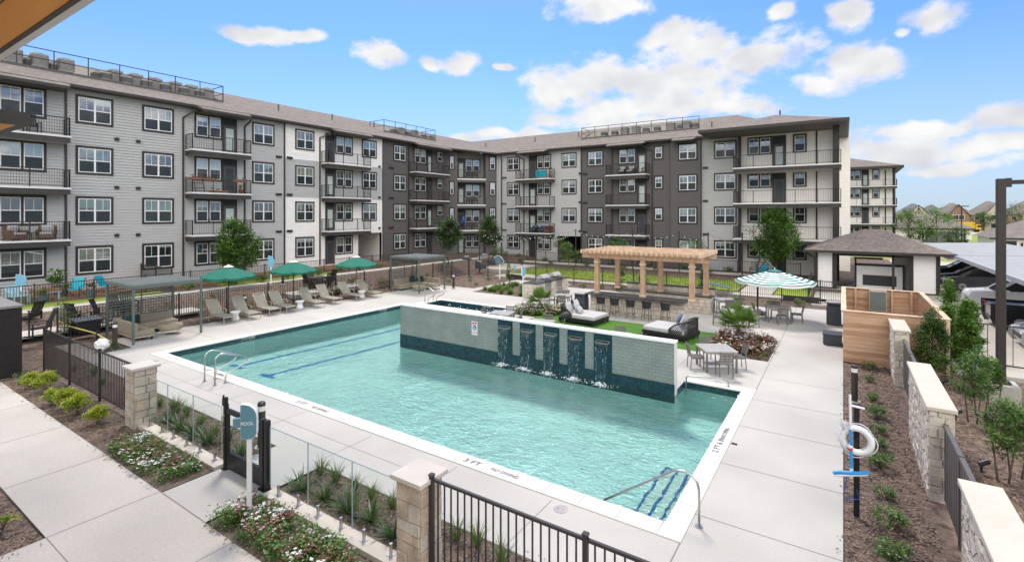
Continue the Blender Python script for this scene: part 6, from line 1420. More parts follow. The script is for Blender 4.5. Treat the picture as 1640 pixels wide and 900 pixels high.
mbx = thing('mailbox_wall', 'white walled mailbox station with a black locker bank inside the pavilion', 'mailboxes', (.75, 43.9, .12)); mb = MB('siding_white'); mb.box(0, 0, 0, 2.75, .45, 1.62); mb.build('wall', mbx)
mb = MB('trim_dark'); mb.box(-.05, -.03, 1.62, 2.8, .48, 1.76); mb.box(-.06, -.03, 0, .06, .48, 2.1); mb.box(2.69, -.03, 0, 2.81, .48, 1.62); mb.build('trim', mbx); mb = MB('black_metal'); mb.box(.42, -.04, .25, 2.35, -.001, .98)
for i in range(8):
    for k in range(4): mb.box(.45 + i * .235, -.052, .29 + k * .17, .66 + i * .235, -.04, .44 + k * .17, 'car_grey')
mb.build('locker_bank', mbx); mb = MB('soffit_dark'); mb.box(-.1, -.2, 2.1, 1.6, .5, 2.2); mb.build('canopy', mbx)
def carport(label, x0, y0, x1, y1, z0, z1):
    t = thing('carport', label, 'carport', (x0, y0, 0)); mb = MB('carport'); w, d = x1 - x0, y1 - y0; n = int(d / .3)
    vs = []
    for i in range(n + 1):
        y = d * i / n
        for k, o in ((0, 0), (.3, 0), (.42, .045), (.58, .045), (.7, 0)):
            yy = min(d, y + k * d / n); vs += [(0, yy, z0 + o), (w, yy, z1 + o)]
    m_ = len(vs) // 2; mb.add(vs, [(2 * i, 2 * i + 1, 2 * i + 3, 2 * i + 2) for i in range(m_ - 1)]); mb.build('roof_sheet', t)
    mb = MB('carport'); mb.box(-.05, 0, z0 - .13, .03, d, z0 + .05); mb.box(w - .03, 0, z1 - .22, w + .05, d, z1 + .05); mb.bar((0, .02, z0 - .1), (w, .02, z1 - .1), .05, .22); mb.build('edge_beam', t)
    k = max(2, round(d / 5.5))
    for i in range(k + 1):
        y = .3 + (d - .6) * i / k; mb = MB('carport'); mb.box(w * .62 - .1, y - .1, -.05, w * .62 + .1, y + .1, (z0 + z1) / 2 - .1); mb.bar((.1, y, z0 - .12), (w - .1, y, z1 - .12), .1, .18); mb.build('post', t)
carport('white corrugated carport behind the tall lamp pole', 5.45, 24.6, 11.2, 38.4, 2.98, 3.2); carport('white corrugated carport behind the pavilion', 5.6, 42.5, 11.4, 60.5, 2.7, 2.9)
def car(label, loc, rz, kind, m, L=4.7, Wd=1.86, H=1.66):
    t = thing('parked_car', label, 'car' if kind != 'pickup' else 'pickup', loc, rz)     # nose towards -x
    hw = Wd / 2
    if kind == 'suv': low = [(-L / 2, .42), (-L / 2 + .02, .72), (-L / 2 + .15, .88), (-L / 2 + 1.05, 1.0), (L / 2 - .35, 1.06), (L / 2 - .03, .95), (L / 2, .5)]; gh = [(-L / 2 + 1.0, 1.0), (-L / 2 + 1.85, H - .04), (-L / 2 + 2.6, H), (L / 2 - .75, H - .05), (L / 2 - .12, 1.05)]
    elif kind == 'sedan': low = [(-L / 2, .36), (-L / 2 + .03, .62), (-L / 2 + .25, .76), (-L / 2 + 1.2, .90), (L / 2 - .5, .98), (L / 2 - .04, .92), (L / 2, .45)]; gh = [(-L / 2 + 1.1, .9), (-L / 2 + 2.05, H - .03), (-L / 2 + 2.7, H), (L / 2 - 1.3, H - .08), (L / 2 - .45, .97)]
    else: low = [(-L / 2, .5), (-L / 2, 1.12), (-.4, 1.12), (L / 2 - 1.3, 1.12), (L / 2 - .15, 1.02), (L / 2, .85), (L / 2, .5)]; gh = [(-.55, 1.12), (-.35, H - .03), (.7, H), (1.05, H - .03), (1.75, 1.1)]
    def slice_(pts, z0, win, wout, mtl, mb):
        n = len(pts); vs = [(x, s * (wout if zz < z0 else win), zz) for s in (-1, 1) for x, zz in pts]; mb.add(vs, [tuple(range(n)), tuple(reversed(range(n, 2 * n)))] + [(i, (i + 1) % n, n + (i + 1) % n, n + i) for i in range(n)], mtl)
    mb = MB(m); lo = low + [(L / 2 - .1, .22), (-L / 2 + .1, .22)]; slice_(lo, 9, hw, hw, m, mb); o = mb.build('body', t); bevel(o, .09, 3)
    mb = MB(m); n = len(gh); vs = [(x, s * (hw - .06 if i in (0, n - 1) else hw - .24), z) for s in (-1, 1) for i, (x, z) in enumerate(gh)]
    mb.add(vs, [tuple(range(n)), tuple(reversed(range(n, 2 * n)))] + [(i, (i + 1) % n, n + (i + 1) % n, n + i) for i in range(n)]); bevel(mb.build('cabin', t), .05, 2)
    mb = MB('car_glass'); cx = sum(p[0] for p in gh) / n
    for s in (-1, 1):
        q = []
        for i, (x, z) in enumerate(gh):
            xx = cx + (x - cx) * .90; zz = 1.08 + (z - 1.08) * .84 if z > 1.1 else z + .06; w_ = hw - .06 - .18 * max(0, (zz - gh[0][1]) / (H - gh[0][1])); q.append((xx, s * (w_ + .012), zz))
        mb.poly(q)
    for i, j in ((0, 1), (n - 2, n - 1)):
        (xa, za), (xb, zb) = gh[i], gh[j]; sg = -.012 if i == 0 else .012
        P = lambda f: (xa + (xb - xa) * f + sg, za + (zb - za) * f + .008); W_ = lambda f: ((hw - .06) if (f < .5) == (i == 0) else hw - .24) - .1
        a, b = P(.1), P(.9); mb.quad((a[0], -W_(.1), a[1]), (a[0], W_(.1), a[1]), (b[0], W_(.9), b[1]), (b[0], -W_(.9), b[1]))
    mb.build('window', t)
    for x in (-L / 2 + .92, L / 2 - .95):
        for s in (-1, 1):
            mb = MB('rubber'); y = s * (hw - .02); mb.cyl((x, y - s * .2, .36), (x, y + s * .015, .36), .36, n=20); o = mb.build('wheel', t); mb = MB('steel_dull'); mb.cyl((x, y + s * .016, .36), (x, y + s * .022, .36), .23, n=12); mb.cyl((x, y + s * .022, .36), (x, y + s * .03, .36), .06, n=8, m='black_metal'); mb.build('rim', o)
    for s in (-1, 1):
        mb = MB('tail_red' if kind == 'pickup' else 'lamp_lens'); z = .68 if kind != 'pickup' else .92; mb.box(-L / 2 - .012, s * (hw - .30) - .18, z - .07, -L / 2 + .14, s * (hw - .30) + .18, z + (.07 if kind != 'pickup' else .2)); mb.build('tail_light' if kind == 'pickup' else 'headlight', t)
        mb = MB(m); mb.box(-L / 2 + (1.5 if kind != 'pickup' else 3.6), s * (hw + .03) - .1, 1.02, -L / 2 + (1.65 if kind != 'pickup' else 3.75), s * (hw + .03) + .1, 1.16); mb.build('mirror', t)
    mb = MB('black_metal'); mb.box(-L / 2 - .014, -.5, .42, -L / 2 + .1, .5, .56); mb.build('bumper_grille', t); return t
car('white sport utility car parked nose in under the carport', (8.5, 39.6, 0), 0, 'suv', 'car_white', 4.8, 1.95, 1.72)
car('black pickup truck with tailgate toward the fence, behind the lamp pole', (8.7, 33.2, 0), 0, 'pickup', 'car_black', 5.6, 2.0, 1.85)
car('silver grey car with its nose by the car park fence', (8.3, 28.6, 0), 0, 'sedan', 'car_silver', 4.7, 1.85, 1.46)
car('dark grey car under the carport just behind the pavilion corner', (8.4, 47.6, 0), 0, 'suv', 'car_grey', 4.7, 1.9, 1.6)
car('black car beyond the dark grey one under the farther carport', (8.5, 51.2, 0), 0, 'sedan', 'car_black', 4.8, 1.86, 1.5); car('dark car deepest under the farther carport', (8.6, 55.0, 0), 0, 'suv', 'car_black', 4.7, 1.9, 1.6)
car('dark car parked on the far street in front of the brick houses', (on_y(1618, 208), 208, 0), 0, 'suv', 'car_grey'); 
lp2 = thing('street_lamp', 'tall dark bronze lamp pole on a concrete block beside the planting bed', 'street lamp', (3.84, 20.06, 0)); mb = MB('walk_concrete'); mb.box(-.36, -.36, -.1, .36, .36, .5); bevel(mb.build('block', lp2), .02); mb = MB('bronze'); mb.box(-.2, -.2, .5, .2, .2, .56); mb.box(-.1, -.1, .56, .1, .1, 6.45); bevel(mb.build('pole', lp2), .015); mb = MB('bronze'); mb.box(.1, -.05, 6.28, .9, .05, 6.40); mb.box(.9, -.17, 6.28, 1.5, .17, 6.38); mb.box(.1, -.08, 6.2, .22, .08, 6.46); mb.build('lamp_arm', lp2)
l3 = thing('street_lamp', 'distant dark lamp post among the small trees before the brick houses', 'street lamp', (on_y(1540, 108), 108, 0)); mb = MB('bronze'); mb.cyl((0, 0, 0), (0, 0, 6.8), .10); mb.build('pole', l3); mb = MB('bronze'); mb.box(-.9, -.15, 6.7, .9, .15, 6.85); mb.build('lamp_arm', l3)
tr = thing('delivery_truck', 'small yellow truck parked in front of the distant brick houses', 'truck', (on_y(1550, 210), 210, -.03), radians(10)); mb = MB('yellow'); mb.box(-3.2, -1.1, .6, 1.4, 1.1, 3.1); bevel(mb.build('body', tr), .1); mb = MB('yellow'); mb.box(1.5, -1.0, .6, 3.0, 1.0, 2.4); bevel(mb.build('cab', tr), .25); mb = MB('car_glass'); mb.box(2.0, -1.01, 1.5, 3.02, 1.01, 2.15); mb.build('window', tr)
for x in (-2, 2.1): mb = MB('rubber'); mb.cyl((x, -1.1, .45), (x, 1.1, .45), .45, n=14); mb.build('wheel', tr)
def garage(label, px0, px1, Y, base_py, eave_h, doors, face='s', depth=7):
    x0, x1 = on_y(px0, Y), on_y(px1, Y); t = thing('garage_building', label, 'garage', (x0, Y, 0)); w = x1 - x0
    mb = MB('siding_beige' if doors < 2 else 'siding_white'); mb.box(0, 0, -.3, w, depth, eave_h); mb.build('wall', t)
    mb = MB('roof_brown'); o_ = .5; rz_ = eave_h + depth * .26; h = depth / 2; mb.poly([(-o_, -o_, eave_h), (w + o_, -o_, eave_h), (w + o_ - h, h, rz_), (-o_ + h, h, rz_)]); mb.poly([(w + o_, -o_, eave_h), (w + o_, depth + o_, eave_h), (w + o_ - h, h, rz_)]); mb.poly([(-o_, depth + o_, eave_h), (-o_, -o_, eave_h), (-o_ + h, h, rz_)]); mb.poly([(w + o_, depth + o_, eave_h), (-o_, depth + o_, eave_h), (-o_ + h, h, rz_), (w + o_ - h, h, rz_)]); rf = mb.build('roof', t)
    mb = MB('trim_dark'); mb.box(-o_, -o_ - .06, eave_h - .22, w + o_, -o_ + .04, eave_h); mb.build('gutter', rf); return t, w
t, w = garage('long low garage block with brown hip roof in front of the brick houses', 1425, 1556, 118, 0, 2.95, 1, depth=10)
mb = MB('garage_grey'); mb.box(w - 6.3, -.04, 0, w - 1.6, 0.0, 2.35)
for k in range(5): mb.box(w - 6.25, -.055, .06 + k * .46, w - 1.65, -.04, .48 + k * .46)
mb.build('garage_door', t); mb = MB('trim_dark'); mb.box(w - 1.0, -.05, 0, w - .8, 0, 2.9); mb.box(-.05, -.05, 0, .2, 0, 2.9); mb.build('trim', t)
t, w = garage('garage row with white walls and dark doors past the lamp pole', 1592, 1760, 84, 0, 2.6, 4, depth=9)
for k in range(6): mb = MB('garage_grey' if k % 2 else 'trim_dark'); mb.box(.3 + k * 2.9, -.05, 0, 2.0 + k * 2.9, 0, 2.2); mb.build('garage_door', t); mb = MB('black_metal'); mb.box(2.35 + k * 2.9, -.12, 1.6, 2.55 + k * 2.9, 0, 2.0); mb.build('wall_lantern', t)
def house(label, px0, px1, Y, wall, roof, eave=5.6, peak=9.3, gable=True, tudor=False, gable_m=None):
    x0, x1 = on_y(px0, Y), on_y(px1, Y); w = x1 - x0; t = thing('house', label, 'house', (x0, Y, -.05)); D = 12
    mb = MB(wall); mb.box(0, 0, 0, w, D, eave); mb.build('wall', t)
    mb = MB(roof); o_ = .5; c = w / 2; h = min(D, w) / 2 - .5
    mb.poly([(-o_, -o_, eave), (w + o_, -o_, eave), (w - h, D / 2, peak), (h, D / 2, peak)]); mb.poly([(w + o_, -o_, eave), (w + o_, D + o_, eave), (w - h, D / 2, peak)]); mb.poly([(-o_, D + o_, eave), (-o_, -o_, eave), (h, D / 2, peak)]); mb.poly([(w + o_, D + o_, eave), (-o_, D + o_, eave), (h, D / 2, peak), (w - h, D / 2, peak)]); rf = mb.build('roof', t)
    if gable:
        gm = gable_m or wall; a, b = w * .30, w * .86; pk = peak - .6; mb = MB(gm); mb.box(a, -1.2, 0, b, 0, eave - .2); mb.poly([(a, -1.2, eave - .2), (b, -1.2, eave - .2), ((a + b) / 2, -1.2, pk - .3)]); g = mb.build('gable_wall', t)
        mb = MB(roof)
        for s, e in ((a - .5, 1), (b + .5, -1)): mb.quad((s, -1.5, eave - .5), ((a + b) / 2, -1.5, pk), ((a + b) / 2, 4, pk), (s, 4, eave - .5))
        mb.build('gable_roof', t)
        if tudor:
            mb = MB('trim_dark'); m_ = (a + b) / 2; mb.bar((m_, -1.24, eave - .1), (m_, -1.24, pk - .4), .2); mb.bar((a + .3, -1.24, eave), (b - .3, -1.24, eave), .22); mb.bar((m_ - 1.2, -1.24, eave + .1), (m_ - .1, -1.24, pk - 1.2), .18); mb.bar((m_ + 1.2, -1.24, eave + .1), (m_ + .1, -1.24, pk - 1.2), .18); mb.build('timber_trim', t)
        for z in (.9, 3.7):
            mb = MB('sash'); mb.box((a + b) / 2 - 1.5, -1.26, z, (a + b) / 2 + 1.5, -1.2, z + 1.7)
            for k in range(2): mb.box((a + b) / 2 - 1.4 + k * 1.45, -1.28, z + .1, (a + b) / 2 - .05 + k * 1.45, -1.255, z + 1.6, 'back_dark')
            mb.build('window', t)
    mb = MB('trim_dark'); mb.box(w * .08, -.06, 0, w * .2, 0, 2.2); mb.build('door', t)
    mb = MB('sash'); mb.box(w * .07, -.06, 3.6, w * .2, -.0, 5.0); mb.box(w * .08, -.07, 3.7, w * .19, -.05, 4.9, 'back_dark'); mb.build('window', t)
house('brown brick house with steep roof half hidden by the cream apartment block', 1318, 1388, 240, 'brick_red', 'roof_brown', 6, 11.6, False)
house('pale house with grey roof and dark timbered gable', 1432, 1500, 232, 'stucco', 'roof_grey', 5.2, 9.6, True, True)
house('brick house with a tall pale-trimmed gable, behind the distant lamp post', 1500, 1560, 226, 'brick_red', 'roof_brown', 5.4, 9.6, True, False, 'brick_red')
house('brick house with cream window bay, behind the yellow truck', 1556, 1624, 232, 'brick_red', 'roof_brown', 5.6, 10.2, True, False, 'stucco')
house('tan brick house past the lamp pole at the end of the row', 1614, 1690, 224, 'brick_red', 'roof_brown', 5.6, 10, True, False, 'stucco')
house('brick house in the gap between the timbered house and the gabled brick house', 1470, 1520, 262, 'stucco', 'roof_grey', 5.4, 9.5, False)
# ------------------------------------------------------------------ planting
def leaves(mb, centres, per, spread, size, mats, up=.3, narrow=.45, jit=.5):
    for c in centres:
        mm = random.choice(mats)
        cx, cy, cz = c[:3]; sp_ = spread * (c[3] if len(c) > 3 else 1)
        for _ in range(per):
            while True:
                dx, dy, dz = rnd(-1, 1), rnd(-1, 1), rnd(-1, 1)
                if dx * dx + dy * dy + dz * dz < 1: break
            x, y, z = cx + dx * sp_, cy + dy * sp_, cz + dz * sp_ * .8
            a = rnd(0, 2 * pi); el_ = rnd(-.6, .9) + up; l = size * rnd(.6, 1.35); w = l * narrow * rnd(.7, 1.2)
            d = Vector((cos(a) * cos(el_), sin(a) * cos(el_), sin(el_))) * l; s = Vector((-sin(a), cos(a), rnd(-jit, jit))) * (w / 2); p = Vector((x, y, z)); f = Vector((0, 0, -.12 * l))
            mb.add([p, p + d * .5 + s, p + d + f, p + d * .5 - s], [(0, 1, 2, 3)], mm if random.random() < .8 else random.choice(mats))
def tree_parts(t, h, r, th, n, per, leaf, mats, shape='round', trunk_r=.05, seed=1, stems=1, lean=.0):
    random.seed(seed); cs = []; k = 0
    while len(cs) < n:
        u, v, w = rnd(-1, 1), rnd(-1, 1), rnd(-1, 1); q = u * u + v * v + w * w
        if q > 1 or q < .18: continue
        zz = th + (h - th) * (w + 1) / 2; s = (w + 1) / 2
        if shape == 'cone': prof = (1.0 - s) ** .7 * 1.15 + .10 if s > .1 else .8
        elif shape == 'column': prof = (1 - s ** 3) * .9 + .1
        elif shape == 'egg': prof = 1.1 - .5 * s
        else: prof = 1
        lump = 1 + .28 * sin(3 * atan2(v, u) + seed) * sin(5 * s + seed)
        cs.append((u * r * prof * lump, v * r * prof * lump, zz, rnd(.7, 1.25)))
    tb = MB('bark')
    for st in range(stems):
        ox, oy = (0, 0) if stems == 1 else (.09 * cos(st * 2.4), .09 * sin(st * 2.4)); top = th + (h - th) * .72
        pts = [(ox * (1 + 1.8 * q) + rnd(-.02, .02) * q, oy * (1 + 1.8 * q) + rnd(-.02, .02) * q, top * q) for q in (0, .25, .5, .75, 1)]
        tb.tube(pts, .03, 7, radii=[trunk_r, trunk_r * .85, trunk_r * .65, trunk_r * .45, trunk_r * .2])
    for c in cs[::max(1, n // 22)]:
        z0 = max(th * .9, c[2] - r * .7); tb.tube([(0, 0, z0), (c[0] * .5, c[1] * .5, (z0 + c[2]) / 2 - .03), c[:3]], .01, 5, radii=[trunk_r * .38, trunk_r * .25, trunk_r * .08])
    tb.build('trunk', t, True)
    mb = MB(mats[0]); leaves(mb, cs, per, r * (.30 if shape in ('round', 'egg') else .34), leaf, mats); mb.build('crown', t)
def tree(name, label, loc, *a, cat='tree', group=None, **k):
    t = thing(name, label, cat, loc, 0, group); tree_parts(t, *a, **k); return t
MIDM = ('leaf_mid', 'leaf_mid', 'leaf_dark', 'leaf_fresh'); DKM = ('leaf_dark', 'leaf_mid', 'leaf_dark', 'leaf_holly'); FRM = ('leaf_fresh', 'leaf_light', 'leaf_mid', 'leaf_fresh'); HOM = ('leaf_holly', 'leaf_dark', 'leaf_mid')
tree('courtyard_tree', 'full bright green tree in front of the grey wing, above the first umbrella', (-33.9, on_x(378, -33.9), .72), 4.25, 1.45, .8, 150, 60, .19, MIDM + ('leaf_fresh',), shape='egg', seed=2, trunk_r=.07)
tree('courtyard_tree', 'slim-trunked tree in front of the dark corner, nearer the far cabana', (-31.4, on_x(718, -31.4), .55), 4.75, 1.3, 1.6, 110, 50, .20, DKM, shape='egg', seed=3, trunk_r=.06)
tree('courtyard_tree', 'dark leafy tree against the recessed corner balconies', (-31.2, on_x(783, -31.2), .3), 5.0, 1.3, 1.6, 110, 50, .20, DKM, shape='egg', seed=4, trunk_r=.06)
tree('courtyard_tree', 'big loose green tree in front of the cream end balconies', (on_y(1243, 44.6), 44.6, .2), 5.6, 1.85, 1.4, 190, 50, .21, MIDM, shape='egg', seed=5, trunk_r=.09)
tree('young_tree', 'small fresh green tree between the lounge seating and the north wing', (on_y(798, 44.5), 44.5, .2), 1.75, .85, .35, 24, 36, .15, FRM, seed=6, trunk_r=.03)
tree('young_tree', 'fresh green young tree on the lawn edge before the breezeway, shorter one', (on_y(911, 43.4), 43.4, .2), 2.45, .95, .8, 32, 36, .15, FRM, shape='egg', seed=7, trunk_r=.035)
tree('young_tree', 'thin young tree just behind the fresh green one before the breezeway', (on_y(896, 47.0), 47.0, .2), 3.0, .7, 1.6, 20, 34, .15, FRM, seed=8, trunk_r=.03)
tree('young_tree', 'young green tree rising behind the pergola roof, first of three along it', (on_y(990, 46.2), 46.2, .2), 3.1, .85, 1.6, 24, 34, .15, FRM, seed=9, trunk_r=.03)
tree('young_tree', 'young green tree rising behind the pergola roof, smallest of three along it', (on_y(1047, 46.5), 46.5, .2), 2.4, .6, 1.2, 18, 30, .14, FRM, seed=10, trunk_r=.03)
tree('young_tree', 'young green tree rising behind the pergola roof, last of three along it', (on_y(1112, 46.2), 46.2, .2), 2.9, 1.05, 1.5, 28, 34, .15, FRM, seed=11, trunk_r=.03)
for px, Y, h, s in ((1124, 31.6, 2.35, 'fullest one beside the fence at the end of the back counter'), (993, 33.6, 2.2, 'one behind the pergola, nearer the grills'), (1031, 33.8, 2.0, 'one behind the middle of the pergola')):
    tree('evergreen_shrub', 'narrow dark upright evergreen, ' + s, (on_y(px, Y), Y, 0), h, .36, .05, 60, 34, .09, HOM, shape='column', cat='shrub', group='narrow evergreens by the pergola', seed=px, trunk_r=.03)
tree('young_tree', 'small loose dark tree in the herb bed by the gate', (on_y(816, 31.4), 31.4, 0), 1.95, .42, .35, 30, 24, .10, DKM, shape='egg', seed=12, trunk_r=.025)
tree('young_tree', 'staked small tree at the fence corner past the far cabana', (on_y(712, 33.8), 33.8, 0), 1.9, .4, .4, 26, 24, .10, DKM, shape='egg', seed=13, trunk_r=.025)
tree('young_tree', 'spindly sapling with reddish tips behind the slim yellow-taped stakes', (*G(103, 540), 0), 1.75, .5, .35, 34, 26, .085, ('leaf_mid', 'leaf_dark', 'leaf_fresh'), shape='egg', seed=14, trunk_r=.022)
# planting beyond the stone walls
tree('holly_tree', 'pointed dark green holly against the front of the timber enclosure', (2.45, 21.3, 0), 2.35, .55, .05, 170, 50, .08, HOM, shape='cone', cat='shrub', seed=21, trunk_r=.03)
for i, (x, y, h, r, s) in enumerate(((3.5, 22.9, 2.55, .40, 'one at the enclosure corner post'), (3.4, 25.4, 2.95, .42, 'tallest one behind the enclosure side'), (3.95, 25.0, 2.3, .40, 'middle one by the car park fence'), (3.15, 23.9, 2.2, .40, 'lowest one against the enclosure side'))):
    tree('laurel_shrub', 'upright green shrub between enclosure and car park, ' + s.replace('leftover ', ''), (x, y, 0), h, r, .1, 120, 42, .11, ('leaf_fresh', 'leaf_mid', 'leaf_fresh', 'leaf_light'), shape='column', cat='shrub', group='upright shrubs by the car park fence', seed=30 + i, trunk_r=.03)
for i, (px, py, h, r, s) in enumerate(((1557, 678, 1.9, .5, 'beside the lamp block, fuller one'), (1570, 668, 1.85, .5, 'just behind the fuller one by the lamp block'), (1606, 772, 1.75, .55, 'beside the spotlight at the grey panels'), (1627, 765, 1.6, .5, 'outer one of the pair at the grey panels'), (1590, 655, 1.4, .35, 'slim one in front of the lamp block'))):
    x, y = G(px, py); tree('crepe_myrtle', 'multi-stem young tree behind the stone walls, ' + s, (x, y, 0), h, r * .8, .5, 84, 24, .075, ('leaf_mid', 'leaf_fresh', 'leaf_mid', 'leaf_dark'), shape='egg', group='young multi-stem trees in the mulch', seed=40 + i, stems=2, trunk_r=.022)
# far trees
for i, (px, Y, h, r, th, m, s) in enumerate(((1455, 100, 6.5, 1.9, 1.5, FRM, 'feathery one beside the cream block'), (1500, 96, 7.0, 2.4, 1.2, FRM, 'widest one in front of the garage'), (1478, 98, 4.6, 1.8, .8, FRM, 'low one between the two taller trees'), (1532, 97, 3.8, 1.9, .6, DKM, 'low dark one right of the widest'.replace(' right of', ' past')), (1515, 200, 6, 2.6, 1.6, MIDM, 'in front of the gabled brick house'), (1576, 202, 6.5, 3.3, 1.8, DKM, 'dark rounded one in front of the cream bay house'), (1628, 190, 8.5, 4.4, 1.5, DKM, 'dark broad one past the lamp pole'), (1445, 195, 7.5, 3.2, 1.8, FRM, 'light one at the roof edge of the garages'))):
    tree('street_tree', 'distant street tree, ' + s, (on_y(px, Y), Y, -.05), h, r, th, 46, 34, .42 if Y > 150 else .30, m, shape='egg', group='distant trees before the houses', seed=60 + i, trunk_r=.09)
random.seed(77)
mb = MB('leaf_dark')
cs = [(rnd(-60, 380), rnd(330, 360), rnd(.5, 5.5), rnd(.7, 1.5)) for _ in range(420)]
leaves(mb, cs, 26, 3.2, 1.3, ('leaf_dark', 'leaf_mid', 'leaf_dark')); o = mb.build('treeline'); o['kind'] = 'stuff'

def shrub(name, label, n, r, h, leaf, mats, per=14, seed=1, narrow=.4, cat='shrub'):
    random.seed(seed); t = thing(name, label, cat); mb = MB(mats[0]); cs = []
    for _ in range(n):
        a, q = rnd(0, 2 * pi), sqrt(rnd(0, 1)); cs.append((q * r * cos(a), q * r * sin(a), h * (.25 + .75 * rnd(.2, 1) * (1 - .55 * q * q)), rnd(.7, 1.2)))
    leaves(mb, cs, per, r * .36, leaf, mats, .5, narrow); mb.build('foliage', t)
    tb = MB('bark')
    for c in cs[::max(1, n // 9)]: tb.tube([(0, 0, 0), (c[0] * .5, c[1] * .5, c[2] * .55), c[:3]], .006, 4)
    tb.build('stem', t); return t
def row(proto, spots, labels, group, smin=.85, smax=1.15):
    for i, (x, y, *z) in enumerate(spots):
        s = rnd(smin, smax); z = z[0] if z else ground_z(x, y) + .0; lab = labels(i) if callable(labels) else labels
        if i == 0: proto.location = (x, y, z); proto['label'] = lab; proto['group'] = group; proto.scale = (s, s, s)
        else: dup(proto, (x, y, z), rnd(0, 6), lab, group, s)
random.seed(100)
ls = shrub('lime_shrub', '', 60, .25, .52, .075, ('leaf_lime', 'leaf_lime', 'leaf_lime', 'leaf_light'), 26, 3, .3)
row(ls, [G(px, py) for px, py in ((48, 620), (73, 625), (84, 646), (106, 652), (123, 662), (156, 678))], lambda i: f'yellow green feathery shrub along the entry path, {ORD[i]} from the dark brick wall', 'yellow green shrubs along the path')
x, y = G(35, 610); o = shrub('rosemary_shrub', 'small dark green shrub at the foot of the dark brick wall', 22, .25, .35, .06, ('leaf_dark', 'leaf_mid'), 16, 8); o.location = (x, y, 0)
x, y = G(4, 850); o = shrub('lime_shrub', 'small yellow green shrub in the mulch corner of the entry path', 10, .18, .3, .07, ('leaf_lime', 'leaf_light'), 14, 9); o.location = (x, y, 0)
dk = shrub('box_shrub', '', 34, .24, .42, .062, ('leaf_mid', 'leaf_dark', 'leaf_fresh'), 16, 11, .5)
bedpx = [(565, 205), (568, 248), (582, 315), (597, 380), (598, 432), (598, 488), (607, 556), (622, 665), (640, 770), (655, 895)]
row(dk, [G(1140 + a / 2.25, 500 + b / 2.25) for a, b in bedpx], lambda i: f'small green shrub in the mulch bed beside the deck, {ORD[i]} from the timber enclosure', 'small shrubs in the bed beside the deck', .55, .95)
def blades(name, label, n, l, w, mats, seed=1, lean=(.25, 1.1), cat='plant', curl=.35):
    random.seed(seed); t = thing(name, label, cat); mb = MB(mats[0])
    for _ in range(n):
        a = rnd(0, 2 * pi); e = rnd(*lean); L = l * rnd(.6, 1.1); d = Vector((cos(a) * sin(e), sin(a) * sin(e), cos(e))); s = Vector((-sin(a), cos(a), 0)) * w / 2; p = Vector((cos(a), sin(a), 0)) * .03
        m = random.choice(mats); q = p + d * L * .55; e2 = e + curl; r_ = q + Vector((cos(a) * sin(e2), sin(a) * sin(e2), cos(e2))) * L * .45
        mb.add([p - s, p + s, q + s, q - s, r_], [(0, 1, 2, 3), (3, 2, 4)], m)
    mb.build('blade', t); return t
ag = blades('yucca_plant', '', 46, .52, .035, ('blade', 'blade', 'leaf_mid'), 5, (.15, 1.25), curl=.18)
AG = [(735, 285), (785, 318), (850, 345), (910, 378), (1050, 440)]; AG2 = [(550, 545), (665, 588), (780, 650), (880, 690), (990, 770)]
row(ag, [G(a / 2.726, 570 + b / 2.726) for a, b in AG] + [G(300 + a / 3, 600 + b / 3) for a, b in AG2], lambda i: f"spiky yucca behind the glass fence, {ORD[i] if i < 5 else ORD[i - 5]} {'from the smaller stone pier' if i < 5 else 'past the black gate'}", 'yuccas behind the glass fence', .85, 1.1)
gr = blades('grass_clump', '', 70, .46, .012, ('blade_yellow', 'blade', 'leaf_fresh'), 6, (.05, .75), curl=.5)
GR = [G(300 + a / 3, 600 + b / 3) for a, b in ((640, 475), (715, 510), (805, 545), (885, 585), (985, 635))] + [G(732, 862), G(765, 872), G(803, 905)]
row(gr, GR, lambda i: (f'wispy grass clump behind the glass fence, {ORD[i]} from the black gate' if i < 5 else f'wispy grass clump behind the black railing by the deck, {ORD[i - 5]} from the stone pier'), 'wispy grass clumps in the pool border', .8, 1.1)
random.seed(8); GR2 = [G(a / 2.726, 570 + b / 2.726) for a, b in ((700, 215), (760, 235), (815, 255), (880, 290), (940, 335), (1000, 360))] + [(-16.2, 6.2), (-17.4, 6.0), (-18.5, 6.3), (-19.8, 6.1), (-21.2, 6.3), (-22.4, 6.1), (-15.3, 6.4)]
row(dup(gr, (0, 0, 0)), GR2, 'wispy grass clump in the border between deck edge and the shrub-side fence', 'wispy grass clumps along the entry border', .7, 1.1)
hb = blades('herb_clump', '', 80, .42, .03, ('leaf_light', 'leaf_fresh', 'blade_yellow', 'leaf_mid'), 9, (.05, 1.1))
row(hb, [(rnd(-21.6, -17.7), rnd(28.0, 33.0)) for _ in range(58)], 'pale green leafy clump in the herb bed beside the grill counter', 'clumps in the herb bed')
